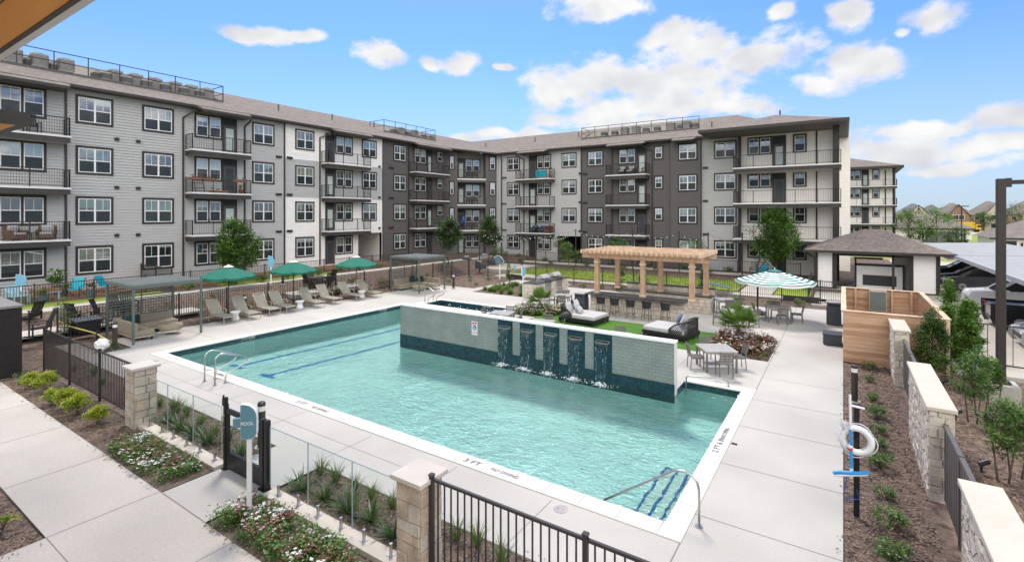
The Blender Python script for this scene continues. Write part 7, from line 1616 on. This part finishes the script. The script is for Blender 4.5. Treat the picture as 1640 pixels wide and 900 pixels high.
# fan palms with flower beds
def palm(label, loc, n, r, trunk, seed):
    random.seed(seed); t = thing('fan_palm', label, 'palm', loc); mb = MB('bark'); mb.cyl((0, 0, 0), (0, 0, trunk), .10, .08, 10)
    for i in range(26): a = rnd(0, 6.28); z = rnd(.05, trunk); mb.bar((.08 * cos(a), .08 * sin(a), z), (.17 * cos(a), .17 * sin(a), z + .1), .03, .012)
    mb.build('trunk', t); f = MB('palm_leaf')
    for i in range(n):
        a = i * 2.4 + rnd(-.2, .2); e = rnd(0, 1.35); st = r * rnd(.38, .55) * (1.25 - .3 * e); b = Vector((0, 0, trunk)); d = Vector((cos(a) * sin(e), sin(a) * sin(e), cos(e))); h = b + d * st; f.tube([b, b + d * st * .5 + Vector((0, 0, .02)), h], .008, 4)
        s = Vector((-sin(a), cos(a), 0)); u = d.cross(s)
        for k in range(13):
            q = (k - 6) / 6 * 1.15; dr = (d * cos(q) + s * sin(q)).normalized(); L = r * .55 * (1 - .25 * abs(q)); w = (s * cos(q) - d * sin(q)) * .034; dp = Vector((0, 0, -.08 * L - .05 * rnd(0, 1)))
            f.add([h, h + dr * L * .5 + w + u * .01, h + dr * L + dp, h + dr * L * .5 - w + u * .01], [(0, 1, 2, 3)], random.choice(('palm_leaf', 'palm_leaf', 'leaf_fresh')))
    f.build('frond', t)
palm('fan palm with short shaggy trunk in the red and white flower bed', (-3.75, 23.2, 0), 30, 1.2, .5, 4)
palm('fan palm in the round pink and green bed behind the fountain wall', (-14.1, 24.1, 0), 24, 1.1, .35, 5)
def flowerbed(name, x0, y0, x1, y1, n, mixes, size=.05, h=.18, keep=None, seed=3, z=-.02):
    random.seed(seed); mb = MB('leaf_mid')
    for i in range(n):
        for _ in range(30):
            x, y = rnd(x0, x1), rnd(y0, y1)
            if keep is None or keep(x, y): break
        leafm, pm = mixes[int((sin(x * 2.3 + 1.7 * y) * sin(y * 3.1 - x) * .5 + .5 + rnd(-.28, .28)) * len(mixes)) % len(mixes)]; s = rnd(.7, 1.3)
        leaves(mb, [(x, y, z + h * .45 * s, 1)], 52, h * .75 * s, size * 1.25, leafm, .4, .5)
        k = random.randint(5, 12)
        for _ in range(k):
            a, q = rnd(0, 6.28), rnd(0, .85) * h; p = Vector((x + q * cos(a), y + q * sin(a), z + h * s * rnd(.75, 1.15))); m = random.choice(pm); b = size * rnd(.45, .8)
            for j in range(4):
                aa = j * pi / 2 + a; u = Vector((cos(aa), sin(aa), rnd(0, .5))) * b; v = Vector((-sin(aa), cos(aa), 0)) * b * .5; mb.add([p, p + u * .6 + v, p + u, p + u * .6 - v], [(0, 1, 2, 3)], m)
    o = mb.build(name); o['kind'] = 'stuff'; return o
GLF = ('leaf_fresh', 'leaf_mid', 'leaf_light', 'leaf_fresh'); RLF = ('begonia', 'begonia', 'leaf_mid')
MX1 = [(GLF, ('petal_white',)), (GLF, ('petal_red', 'begonia')), (GLF, ('petal_red', 'begonia')), (GLF, ('leaf_fresh', 'petal_red')), (GLF, ('petal_pink', 'leaf_fresh', 'leaf_light')), (GLF, ('leaf_light', 'leaf_fresh')), (GLF, ('leaf_fresh', 'begonia'))]
patch = lambda x, y: True
flowerbed('flower_bed', -14.3, 4.45, -11.35, 5.2, 105, MX1, .045, .20, seed=4); flowerbed('flower_bed', -9.2, 4.45, -5.9, 5.2, 135, MX1, .045, .22, seed=5)
mbs = MB('soil'); mbs.box(-14.6, 4.34, -.2, -11.12, 5.27, -.012); mbs.box(-9.3, 4.34, -.2, -5.5, 5.27, -.012); struct(mbs, 'bed_soil')
MX2 = [(RLF, ('petal_red', 'begonia')), (RLF, ('petal_red', 'begonia')), (('begonia', 'leaf_mid', 'leaf_dark'), ('petal_red', 'begonia', 'begonia')), (RLF, ('petal_white', 'petal_white', 'begonia')), (RLF, ('petal_white', 'petal_pink', 'begonia'))]
flowerbed('begonia_bed', -4.5, 20.6, -2.4, 24.0, 120, MX2, .085, .28, keep=lambda x, y: (x + 3.75) ** 2 + (y - 23.2) ** 2 > .2, seed=6)
flowerbed('palm_flower_bed', -15.4, 22.8, -12.6, 25.0, 110, [(GLF, ('petal_pink', 'petal_white')), (GLF, ('blade_yellow', 'leaf_light')), (RLF, ('petal_pink', 'begonia')), (GLF, ('petal_white', 'dry'))], .09, .3, keep=lambda x, y: ((x + 14) / 1.4) ** 2 + ((y - 23.9) / 1.1) ** 2 < 1, seed=7)
# shrubs on the slope and by the facades
random.seed(51)
rs = shrub('rose_shrub', '', 26, .34, .6, .08, ('leaf_mid', 'leaf_fresh', 'leaf_dark', 'petal_orange'), 12, 12, .5)
row(rs, [(rnd(-30.5, -28.4), 9 + i * 1.15 + rnd(-.3, .3)) for i in range(20)], lambda i: f'loose green shrub on the mulch slope behind the loungers, {ORD[i]} counting from the near cabana', 'shrubs on the mulch slope', .6, 1.25)
fs = shrub('foundation_shrub', '', 30, .42, .6, .11, ('leaf_mid', 'leaf_fresh', 'leaf_dark'), 16, 13, .5)
row(fs, [(-33.1 + i * 1.9 + rnd(-.4, .4), 46.25 + rnd(-.12, .12) + (2.0 if i % 2 else 0)) for i in range(16)], lambda i: f'rounded green shrub along the north wing path, {ORD[i]} from the inner corner', 'shrubs along the north wing', .6, 1.0)
random.seed(52)
row(dup(fs, (0, 0, 0)), [(-33.9 + rnd(-.15, .3), 15 + i * 2.2 + rnd(-.4, .4)) for i in range(10)], lambda i: f'green shrub along the grey wing patio fence, {ORD[i]} counting away from the turquoise chairs', 'shrubs along the patio fence', .6, 1.1)
row(dup(fs, (0, 0, 0)), [(-26.2, 30.4), (-25.3, 32.0), (-24.3, 33.2), (-26.4, 33.4), (-23.6, 30.6), (-25.2, 29.8)], lambda i: f'scrubby young plant in the mulch patch past the far cabana, {ORD[i]} of the patch', 'young plants past the far cabana', .35, .6)
row(dup(fs, (0, 0, 0)), [(-16.0, 33.6), (-14.8, 34.1), (-13.4, 33.7), (-5.4, 33.4), (-3.5, 33.0), (-2.2, 34.3)], lambda i: f"leafy low plant in the mulch by the back fence, {ORD[i % 3]} {'from the grill counter' if i < 3 else 'from the upright evergreen'}", 'plants along the back fence', .5, .8)
row(dup(fs, (0, 0, 0)), [(-24.3, 7.9, -.04), (-25.4, 8.0, -.04)], lambda i: ('small tuft beside the near cabana bollard', 'low plant in the mulch notch behind the near cabana bollard')[i], 'plants in the mulch notch', .3, .4)

# ------------------------------------------------------------------ patios, balconies, people
def patio_chair(name, label, cloth, frame, loc, rz, cat='chair', low=False):
    t = thing(name, label, cat, loc, rz); h = .38
    mb = MB(cloth); mb.box(-.27, -.05, h, .27, .45, h + .03); mb.build('seat', t); mb = MB(cloth); mb.bar((0, -.03, h + .02), (0, -.32, h + .62), .54, .03); mb.build('backrest', t)
    for x in (-.29, .29):
        mb = MB(frame); mb.tube([(x, .45, 0), (x, .42, h + .2), (x, -.1, h + .2), (x, -.34, h + .62)], .016, 6); mb.tube([(x, .38, h), (x, -.30, 0)], .016, 6); mb.build('side_frame', t)
    return t
def slat_chair(name, label, m, loc, rz, rocker=False, tall=1.12):
    t = thing(name, label, 'rocking chair' if rocker else 'chair', loc, rz); mb = MB(m)
    for i in range(6): mb.box(-.27, -.05 + i * .09, .40, .27, .03 + i * .09, .425)
    mb.build('seat', t); mb = MB(m)
    for i in range(6): x = -.25 + i * .1; mb.bar((x, -.07, .42), (x, -.34, tall), .07, .02)
    mb.bar((-.3, -.34, tall), (.3, -.34, tall), .07, .03); mb.build('backrest', t)
    for x in (-.31, .31):
        mb = MB(m); mb.box(x - .04, -.16, .62, x + .04, .48, .645); mb.build('armrest', t); mb = MB(m); mb.bar((x, .43, 0.05), (x, .43, .62), .05); mb.build('leg', t); mb = MB(m); mb.bar((x, -.1, 0.05), (x, -.14, .62), .05); mb.build('leg', t)
        if rocker: mb = MB(m); mb.tube([(x, -.55, .12), (x, -.3, .04), (x, .1, .01), (x, .45, .04), (x, .6, .09)], .025, 6); mb.build('rocker', t)
    return t
PZ = .30
for i, (px, py, rz, s) in enumerate(((52, 522, 2.2, 'beside the light blue sign'), (72, 540, 3.1, 'turned away, in front of the fire table'), (122, 524, .4, 'between the fire table and the sapling'), (160, 516, -.6, 'behind the fire table'), (187, 508, -1.2, 'just behind the near cabana slats'), (205, 502, -1.6, 'last one along behind the cabana slats'))):
    x, y = G(px, py, PZ); slat_chair('rocking_chair', 'black slatted rocking chair on the upper patio, ' + s, 'black_metal', (x, y, PZ), rz, True)['group'] = 'black rocking chairs on the upper patio'
x, y = G(138, 530, PZ); t = thing('fire_table', 'square black fire table among the black rocking chairs', 'fire table', (x, y, PZ)); mb = MB('black_metal'); mb.box(-.4, -.4, 0, .4, .4, .5); mb.build('base', t); mb = MB('bin_grey'); mb.box(-.5, -.5, .5, .5, .5, .56); bevel(mb.build('top', t), .01)
x, y = -36.2, 4.2
slat_chair('adirondack_chair', 'pale blue adirondack chair on the ground floor patio next to the flower bench', 'pale_blue', (on_y(24, 7.9) if False else -36.0, on_x(24, -36.0), .75), -1.2, tall=.95)
t = thing('garden_bench', 'pale blue bench carrying a long planter of orange flowers on the patio', 'bench', (-36.0, on_x(70, -36.0), .75), pi / 2); mb = MB('pale_blue'); mb.box(-.7, -.2, .42, .7, .2, .46); mb.build('seat', t)
for a in (-.6, .6):
    for b in (-.15, .15): mb = MB('pale_blue'); mb.box(a - .03, b - .03, 0, a + .03, b + .03, .42); mb.build('leg', t)
def planter(label, loc, r, h, m, lm, n=14, leaf=.12, pr=.35, ph=.4, seed=2, box=None):
    random.seed(seed); t = thing('planter', label, 'planter', loc); mb = MB(m)
    if box: mb.box(-box[0] / 2, -box[1] / 2, 0, box[0] / 2, box[1] / 2, h)
    else: mb.lathe([(r * .7, 0), (r, h), (r * .92, h), (.001, h * .95)], n=14)
    mb.build('pot', t); mb = MB(lm[0]); bx = box or (pr, pr); cs = [(rnd(-.5, .5) * bx[0], rnd(-.5, .5) * bx[1], h + rnd(.1, 1) * ph) for _ in range(n)]; leaves(mb, cs, 14, pr * .4, leaf, lm, .5); mb.build('plant', t); return t
planter('long wooden planter of orange flowers standing on the pale blue bench', (-36.0, on_x(70, -36.0), 1.21), .2, .18, 'patio_wood', ('petal_orange', 'leaf_mid', 'petal_orange', 'petal_pink'), 16, .09, .2, .22, 3, (.4, 1.3))
planter('big leafy fern in a dark pot against the grey wing', (-38.0, on_x(91, -38.0), .8), .22, .5, 'bin_grey', ('leaf_fresh', 'leaf_mid', 'leaf_light'), 22, .22, .55, .8, 4)
planter('small green plant in a pot beside the fern', (-37.0, on_x(103, -37.0), .8), .18, .3, 'bin_grey', ('leaf_mid', 'leaf_light'), 12, .14, .35, .3, 5)
planter('round teal pot with red flowers near the patio fence', (-35.4, on_x(146, -35.4), .75), .25, .4, 'sign_dark', ('petal_red', 'leaf_mid', 'leaf_fresh'), 14, .12, .35, .35, 6)
planter('green glazed pot with pale leaves near the blue sign', (-35.4, on_x(70, -35.4), .75), .24, .38, 'sign_dark', ('leaf_light', 'leaf_mid'), 14, .12, .35, .3, 7)
patio_chair('patio_chair', 'turquoise sling chair on the timber patio, facing the courtyard sideways', 'aqua', 'black_metal', (-36.6, on_x(123, -36.6), .76), -2.2); patio_chair('patio_chair', 'turquoise sling chair on the timber patio under the double window', 'aqua', 'black_metal', (-37.0, on_x(166, -37.0), .76), -.9)
mb = MB('patio_wood'); mb.box(-39.4, 13.6, .55, -35.0, 17, .755); mb.box(-39.4, 8.6, .55, -35, 13.4, .755); mb.box(-39.4, 21, .5, -35, 26, .755); mb.box(-39.4, 27, .5, -35, 34.5, .755); o = mb.build('timber_patio'); o['kind'] = 'structure'
for i, (dx, dy, rz) in enumerate(((-.9, 0, -1.57), (.9, 0, 1.57), (0, -.9, 0), (0, .9, 3.14))):
    slat_chair('patio_armchair', f"black slatted armchair at the dark dining table behind the loungers, {('side by the mulch', 'side toward the loungers', 'side toward the near cabana', 'side toward the far cabana')[i]}", 'black_metal', (-30.1 + dx, 21.4 + dy, .36), rz)['group'] = 'black armchairs behind the loungers'
t = thing('dining_table', 'dark dining table among black armchairs behind the lounger fence', 'table', (-30.1, 21.4, .36)); mb = MB('black_metal'); mb.box(-.6, -.6, .68, .6, .6, .73); mb.build('table_top', t)
for a in (-.5, .5):
    for b in (-.5, .5): mb = MB('black_metal'); mb.box(a - .03, b - .03, 0, a + .03, b + .03, .68); mb.build('leg', t)
def lounge_chair(label, loc, rz, m='wicker', c='cushion_white', group=None):
    t = thing('lounge_armchair', label, 'armchair', loc, rz, group); mb = MB(m); mb.box(-.38, -.36, .12, .38, .40, .34); mb.box(-.40, -.40, .34, .40, -.28, .82); mb.box(-.42, -.28, .30, -.33, .38, .60); mb.box(.33, -.28, .30, .42, .38, .60); bevel(mb.build('woven_frame', t), .03)
    for a in (-.34, .34):
        for b in (-.32, .34): mb = MB(m); mb.box(a - .025, b - .025, 0, a + .025, b + .025, .12); mb.build('leg', t)
    mb = MB(c); mb.box(-.32, -.26, .342, .32, .40, .46); bevel(mb.build('seat_cushion', t), .04, 3); mb = MB(c); mb.pillow((0, -.2, .66), .6, .46, .18, Matrix.Rotation(radians(75), 3, 'X')); mb.build('back_cushion', t, True); return t
for i, (px, py, rz, s) in enumerate(((748, 423, .3, 'beside the slim tree, back to the fence'), (773, 418, 3.0, 'pale high one facing the pool'), (790, 424, 1.9, 'with a patterned pillow beside the dark tree'), (770, 432, -.2, 'dark back turned to the pool'))):
    x, y = G(px, py, .26); lounge_chair('grey lounge armchair in the courtyard seating circle, ' + s, (x, y, .24), rz, 'bin_grey' if i != 1 else 'membrane', 'cushion_white', 'courtyard lounge armchairs')
BZ = ZL[1]
for px, rz, s in ((24, -1.2, 'closer to the edge of the picture'.replace('edge of the picture', 'building end')), (74, -2.0, 'beside the balcony end panel')):
    lounge_chair('wicker armchair with white cushions on the second floor balcony, ' + s, (LX + .55, on_x(px, LX + .5), BZ), rz, 'wicker_brown', 'cushion_white', 'wicker chairs on the second floor balcony')
for px, s in ((46, 'first'), (57, 'second')):
    t = thing('accent_table', f'small dark round table between the wicker balcony armchairs, {s} from the building end', 'table', (LX + .7, on_x(px, LX + .7), BZ)); mb = MB('black_metal'); mb.cyl((0, 0, .42), (0, 0, .45), .2, n=16); mb.build('table_top', t)
    for a in (.5, 2.6, 4.7): mb = MB('black_metal'); mb.tube([(.15 * cos(a), .15 * sin(a), .42), (.18 * cos(a), .18 * sin(a), 0)], .012, 5); mb.build('leg', t)
z3 = ZL[2]
t = thing('ladder_shelf', 'dark wooden ladder plant shelf on the third floor balcony above the green tree', 'shelf', (LX + .6, on_x(317, LX + .6), z3), pi / 2); mb = MB('wicker_brown')
for y in (-.3, .3): mb.bar((y, -.35, 0), (y, .1, 1.35), .05, .04)
mb.build('ladder_frame', t)
for k in range(3): mb = MB('wicker_brown'); mb.box(-.32, -.35 + k * .12, .3 + k * .36, .32, .05 + k * .06, .33 + k * .36); mb.build('shelf_board', t)
for px, dz, s, b in ((312, 1.0, 'terracotta rail planter above the ladder shelf on the third floor balcony', (.2, .8)), (338, 1.0, 'terracotta rail planter in the middle of the third floor balcony', (.2, .9)), (382, 1.0, 'terracotta rail planter at the far end of the third floor balcony', (.2, .9))):
    planter(s, (LX + 1.08, on_x(px, LX + 1.05), z3 + dz - .12), .1, .18, 'terracotta', ('leaf_mid', 'dry', 'petal_orange'), 7, .08, .15, .15, int(px), b)
planter('terracotta pot standing on the third floor balcony by the door', (LX + .8, on_x(390, LX + .8) - .2, z3), .2, .35, 'terracotta', ('leaf_mid', 'petal_orange'), 10, .1, .25, .3, 9); planter('low wooden trough on the third floor balcony floor', (LX + .8, on_x(350, LX + .8), z3), .2, .2, 'patio_wood', ('dry', 'leaf_dark'), 8, .08, .2, .12, 10, (.35, 1.2))
for px, f, s in ((20, 3, 'black slatted chair on the top floor balcony above the wicker armchairs'),): slat_chair('patio_chair', s, 'black_metal', (LX + .5, on_x(50, LX + .5), ZL[3]), -1.5)
# north wing balconies
def yb(px, n): return on_y(px, RY - n)
for px, f, s, c in ((996, 3, 'dark armchair with pale pillow on the top north balcony, nearer the corner', 'cushion_white'), (1010, 3, 'dark armchair with pale pillow on the top north balcony, nearer the door', 'cushion_white')): lounge_chair(s, (yb(px, .65), RY - .6, ZR[f]), pi, 'wicker', c, 'armchairs on the top north balcony')
planter('terracotta pot with herbs on the top north balcony by the door', (yb(1030, .7), RY - .75, ZR[3]), .18, .32, 'terracotta', ('leaf_mid', 'leaf_fresh'), 10, .1, .25, .3, 12)
planter('terracotta pots of plants at the end of the balcony with the turquoise screen', (yb(882, .8), RY - .8, ZR[3]), .22, .4, 'terracotta', ('leaf_mid', 'petal_orange', 'dry'), 14, .12, .3, .8, 13); planter('small red pot at the corner of the balcony with the turquoise screen', (yb(838, .9), RY - .9, ZR[3]), .16, .3, 'terracotta', ('petal_red', 'leaf_mid'), 8, .1, .2, .25, 14)
t = thing('balcony_screen', 'turquoise cloth screen tied inside a top floor balcony railing', 'screen', (yb(858, 1.12), RY - 1.12, ZR[3])); mb = MB('aqua'); mb.box(0, -.01, .15, 1.4, .01, .9); mb.build('cloth', t); mb = MB('bronze'); mb.box(-.02, -.015, .1, .0, .015, 1.0); mb.box(1.4, -.015, .1, 1.42, .015, 1.0); mb.build('frame', t)
for px, f, s in ((855, 1, 'dark chair on the lowest north balcony by the door'), (868, 1, 'dark chair in the middle of the lowest north balcony'), (878, 1, 'orange brown chair on the lowest north balcony')): lounge_chair(s, (yb(px, .6), RY - .6, ZR[f]), pi, 'wicker' if px < 870 else 'wicker_brown', 'cushion_blue' if px < 870 else 'terracotta')
def cpos(px, n): u = UC(px); return (C0.x + CU.x * u + CN.x * n, C0.y + CU.y * u + CN.y * n)
for f in (1, 2, 3):
    for k, px in enumerate((752, 762)):
        x, y = cpos(px, -.55); slat_chair('balcony_chair', f"dark slatted chair on the recessed corner balcony, {('second', 'third', 'top')[f - 1]} floor, {('nearer the door', 'nearer the north wing')[k]}", 'wicker', (x, y, ZC[f]), pi + .7, tall=.95)['group'] = 'chairs on the corner balconies'
slat_chair('patio_chair', 'grey patio chair outside the ground floor of the cream end block', 'chair_grey', (yb(1208, 2.2), RY - 2.2, .2), pi); slat_chair('patio_chair', 'turquoise patio chair outside the ground floor of the cream end block', 'aqua', (yb(1222, 2.4), RY - 2.4, .2), 2.6, tall=.9)
t = thing('game_table', 'grey folding board table standing open on the lawn edge near the striped umbrella', 'table', (-7.3, 36.8, .05), .2); mb = MB('sign_dark'); q = Matrix.Rotation(.22, 4, 'Y'); q.translation = (0, 0, .5); mb.mbox(q, 1.9, 1.1, .04); mb.build('table_top', t); mb = MB('black_metal'); mb.tube([(-.7, 0, 0), (-.7, 0, .62)], .03); mb.tube([(.7, 0, 0), (.7, 0, .33)], .03); mb.build('leg', t)
# string lights
PO = [(-21.6, 36.2, 'by the herb bed gate'), (-22.6, 45.8, 'by the lounge seating'), (-16.8, 46.3, 'before the dark bay'), (-12.4, 46.1, 'behind the pergola'), (-9.6, 44.8, 'at the lawn corner near the game table'), (-7.0, 45.2, 'beside the cream end block'), (-28.6, 37.6, 'between the two slim trees')]
for i, (x, y, s) in enumerate(PO):
    t = thing('string_light_pole', 'thin dark pole holding string lights ' + s, 'light pole', (x, y, ground_z(x, y)), 0, 'string light poles round the lawn'); mb = MB('bronze'); mb.cyl((0, 0, 0), (0, 0, 3.75), .05, n=8); mb.build('pole', t); mb = MB('bronze'); mb.box(-.08, -.02, 3.6, .08, .02, 3.66); mb.build('bracket', t)
def string(a, b, lab):
    t = thing('string_lights', lab, 'string lights'); A, B = Vector((*PO[a][:2], ground_z(*PO[a][:2]) + 3.65)), Vector((*PO[b][:2], ground_z(*PO[b][:2]) + 3.65)); P = lambda s: A.lerp(B, s) - Vector((0, 0, .55 * 4 * s * (1 - s)))
    mb = MB('black_metal'); mb.tube([P(i / 20) for i in range(21)], .010, 4); mb.build('cable', t); n = int((B - A).length / .55)
    for i in range(1, n): p = P(i / n); mb = MB('lamp_lens'); mb.cyl(p - Vector((0, 0, .12)), p - Vector((0, 0, .03)), .04, .02, 6); mb.build('bulb', t)
for a, b, s in ((0, 1, 'over the end of the lawn by the herb bed'), (1, 2, 'in front of the breezeway'), (2, 3, 'in front of the dark bay'), (3, 4, 'behind the pergola roof'), (4, 5, 'before the cream end block'), (6, 1, 'over the lounge seating'), (0, 6, 'along the back fence corner')): string(a, b, 'string of small bulbs ' + s)
# landscape spotlights
for px, py, s in ((1510, 620, 'by the middle of the far stone wall'), (1530, 672, 'behind the second stone wall'), (1572, 756, 'under the leaning young tree')):
    x, y = G(px, py); t = thing('garden_spotlight', 'small black garden spotlight on a stake ' + s, 'spotlight', (x, y, 0)); mb = MB('black_metal'); mb.cyl((0, 0, 0), (0, 0, .16), .02); mb.build('stake', t); mb = MB('black_metal'); mb.cyl((-.04, -.02, .17), (.12, .04, .25), .055, n=12); mb.build('lamp_head', t)
# person on the corner balcony
def person(label, loc, rz):
    J = {'pelvis': (0, 0, .95, .15), 'waist': (0, 0, 1.1, .13), 'chest': (0, .01, 1.32, .155), 'neck': (0, 0, 1.5, .055), 'chin': (0, .02, 1.58, .07), 'head': (0, .01, 1.68, .10), 'crown': (0, 0, 1.75, .07)}
    E = [('pelvis', 'waist'), ('waist', 'chest'), ('chest', 'neck'), ('neck', 'chin'), ('chin', 'head'), ('head', 'crown')]
    for s, n in ((-1, 'l'), (1, 'r')):
        J.update({n + 'hip': (s * .10, 0, .88, .10), n + 'knee': (s * .11, .02, .48, .062), n + 'ankle': (s * .11, -.01, .08, .042), n + 'toe': (s * .13, .16, .04, .035), n + 'sh': (s * .19, 0, 1.42, .062), n + 'el': (s * .25, -.03, 1.14, .045), n + 'wr': (s * .25, .06, .90, .030), n + 'palm': (s * .25, .08, .83, .030)})
        E += [('pelvis', n + 'hip'), (n + 'hip', n + 'knee'), (n + 'knee', n + 'ankle'), (n + 'ankle', n + 'toe'), ('chest', n + 'sh'), (n + 'sh', n + 'el'), (n + 'el', n + 'wr'), (n + 'wr', n + 'palm')]
        for f in range(4): J[f'{n}f{f}'] = (s * (.25 - .01), .055 + f * .02, .755 - .008 * (f in (1, 2)), .009); E.append((n + 'palm', f'{n}f{f}'))
        J[n + 'th'] = (s * .235, .125, .81, .010); E.append((n + 'palm', n + 'th'))
    names = list(J); me = bpy.data.meshes.new('person'); me.from_pydata([J[k][:3] for k in names], [(names.index(a), names.index(b)) for a, b in E], [])
    o = bpy.data.objects.new('person', me); COL.objects.link(o); md = o.modifiers.new('skin', 'SKIN')
    for i, k in enumerate(names): me.skin_vertices[0].data[i].radius = (J[k][3] * (1.15 if k in ('chest', 'waist', 'pelvis') else 1), J[k][3] * (.8 if k in ('chest', 'waist', 'pelvis') else 1))
    me.skin_vertices[0].data[0].use_root = True; sd = o.modifiers.new('sub', 'SUBSURF'); sd.levels = 1; sd.render_levels = 1
    bpy.context.view_layer.update(); dg = bpy.context.evaluated_depsgraph_get(); m2 = bpy.data.meshes.new_from_object(o.evaluated_get(dg)); bpy.data.objects.remove(o)
    for m in ('skin', 'blue', 'text_dark', 'rubber'): m2.materials.append(MATS[m])
    for p in m2.polygons:
        z = p.center.z; x = abs(p.center.x); p.material_index = 0 if (z > 1.49 or (x > .2 and z < 1.12)) else 3 if z < .07 else 1 if z > .98 else 2; p.use_smooth = True
    o = bpy.data.objects.new('person', m2); COL.objects.link(o); o.location = loc; o.rotation_euler = (0, 0, rz); tag(o, label, 'person')
    mb = MB('hair'); mb.lathe([(.102, 0), (.112, .05), (.10, .10), (.06, .14), (.001, .15)], (0, -.015, 1.66), 14); mb.build('hair', o, True)
    mb = MB('hair')
    for s in (-.035, .035): mb.cyl((s, .10, 1.675), (s, .112, 1.675), .010, n=8)
    mb.build('eye', o); return o
x, y = cpos(743.5, -.75); person('person in a blue top and dark trousers standing by the open corner balcony door', (x, y, ZC[1]), radians(-135))
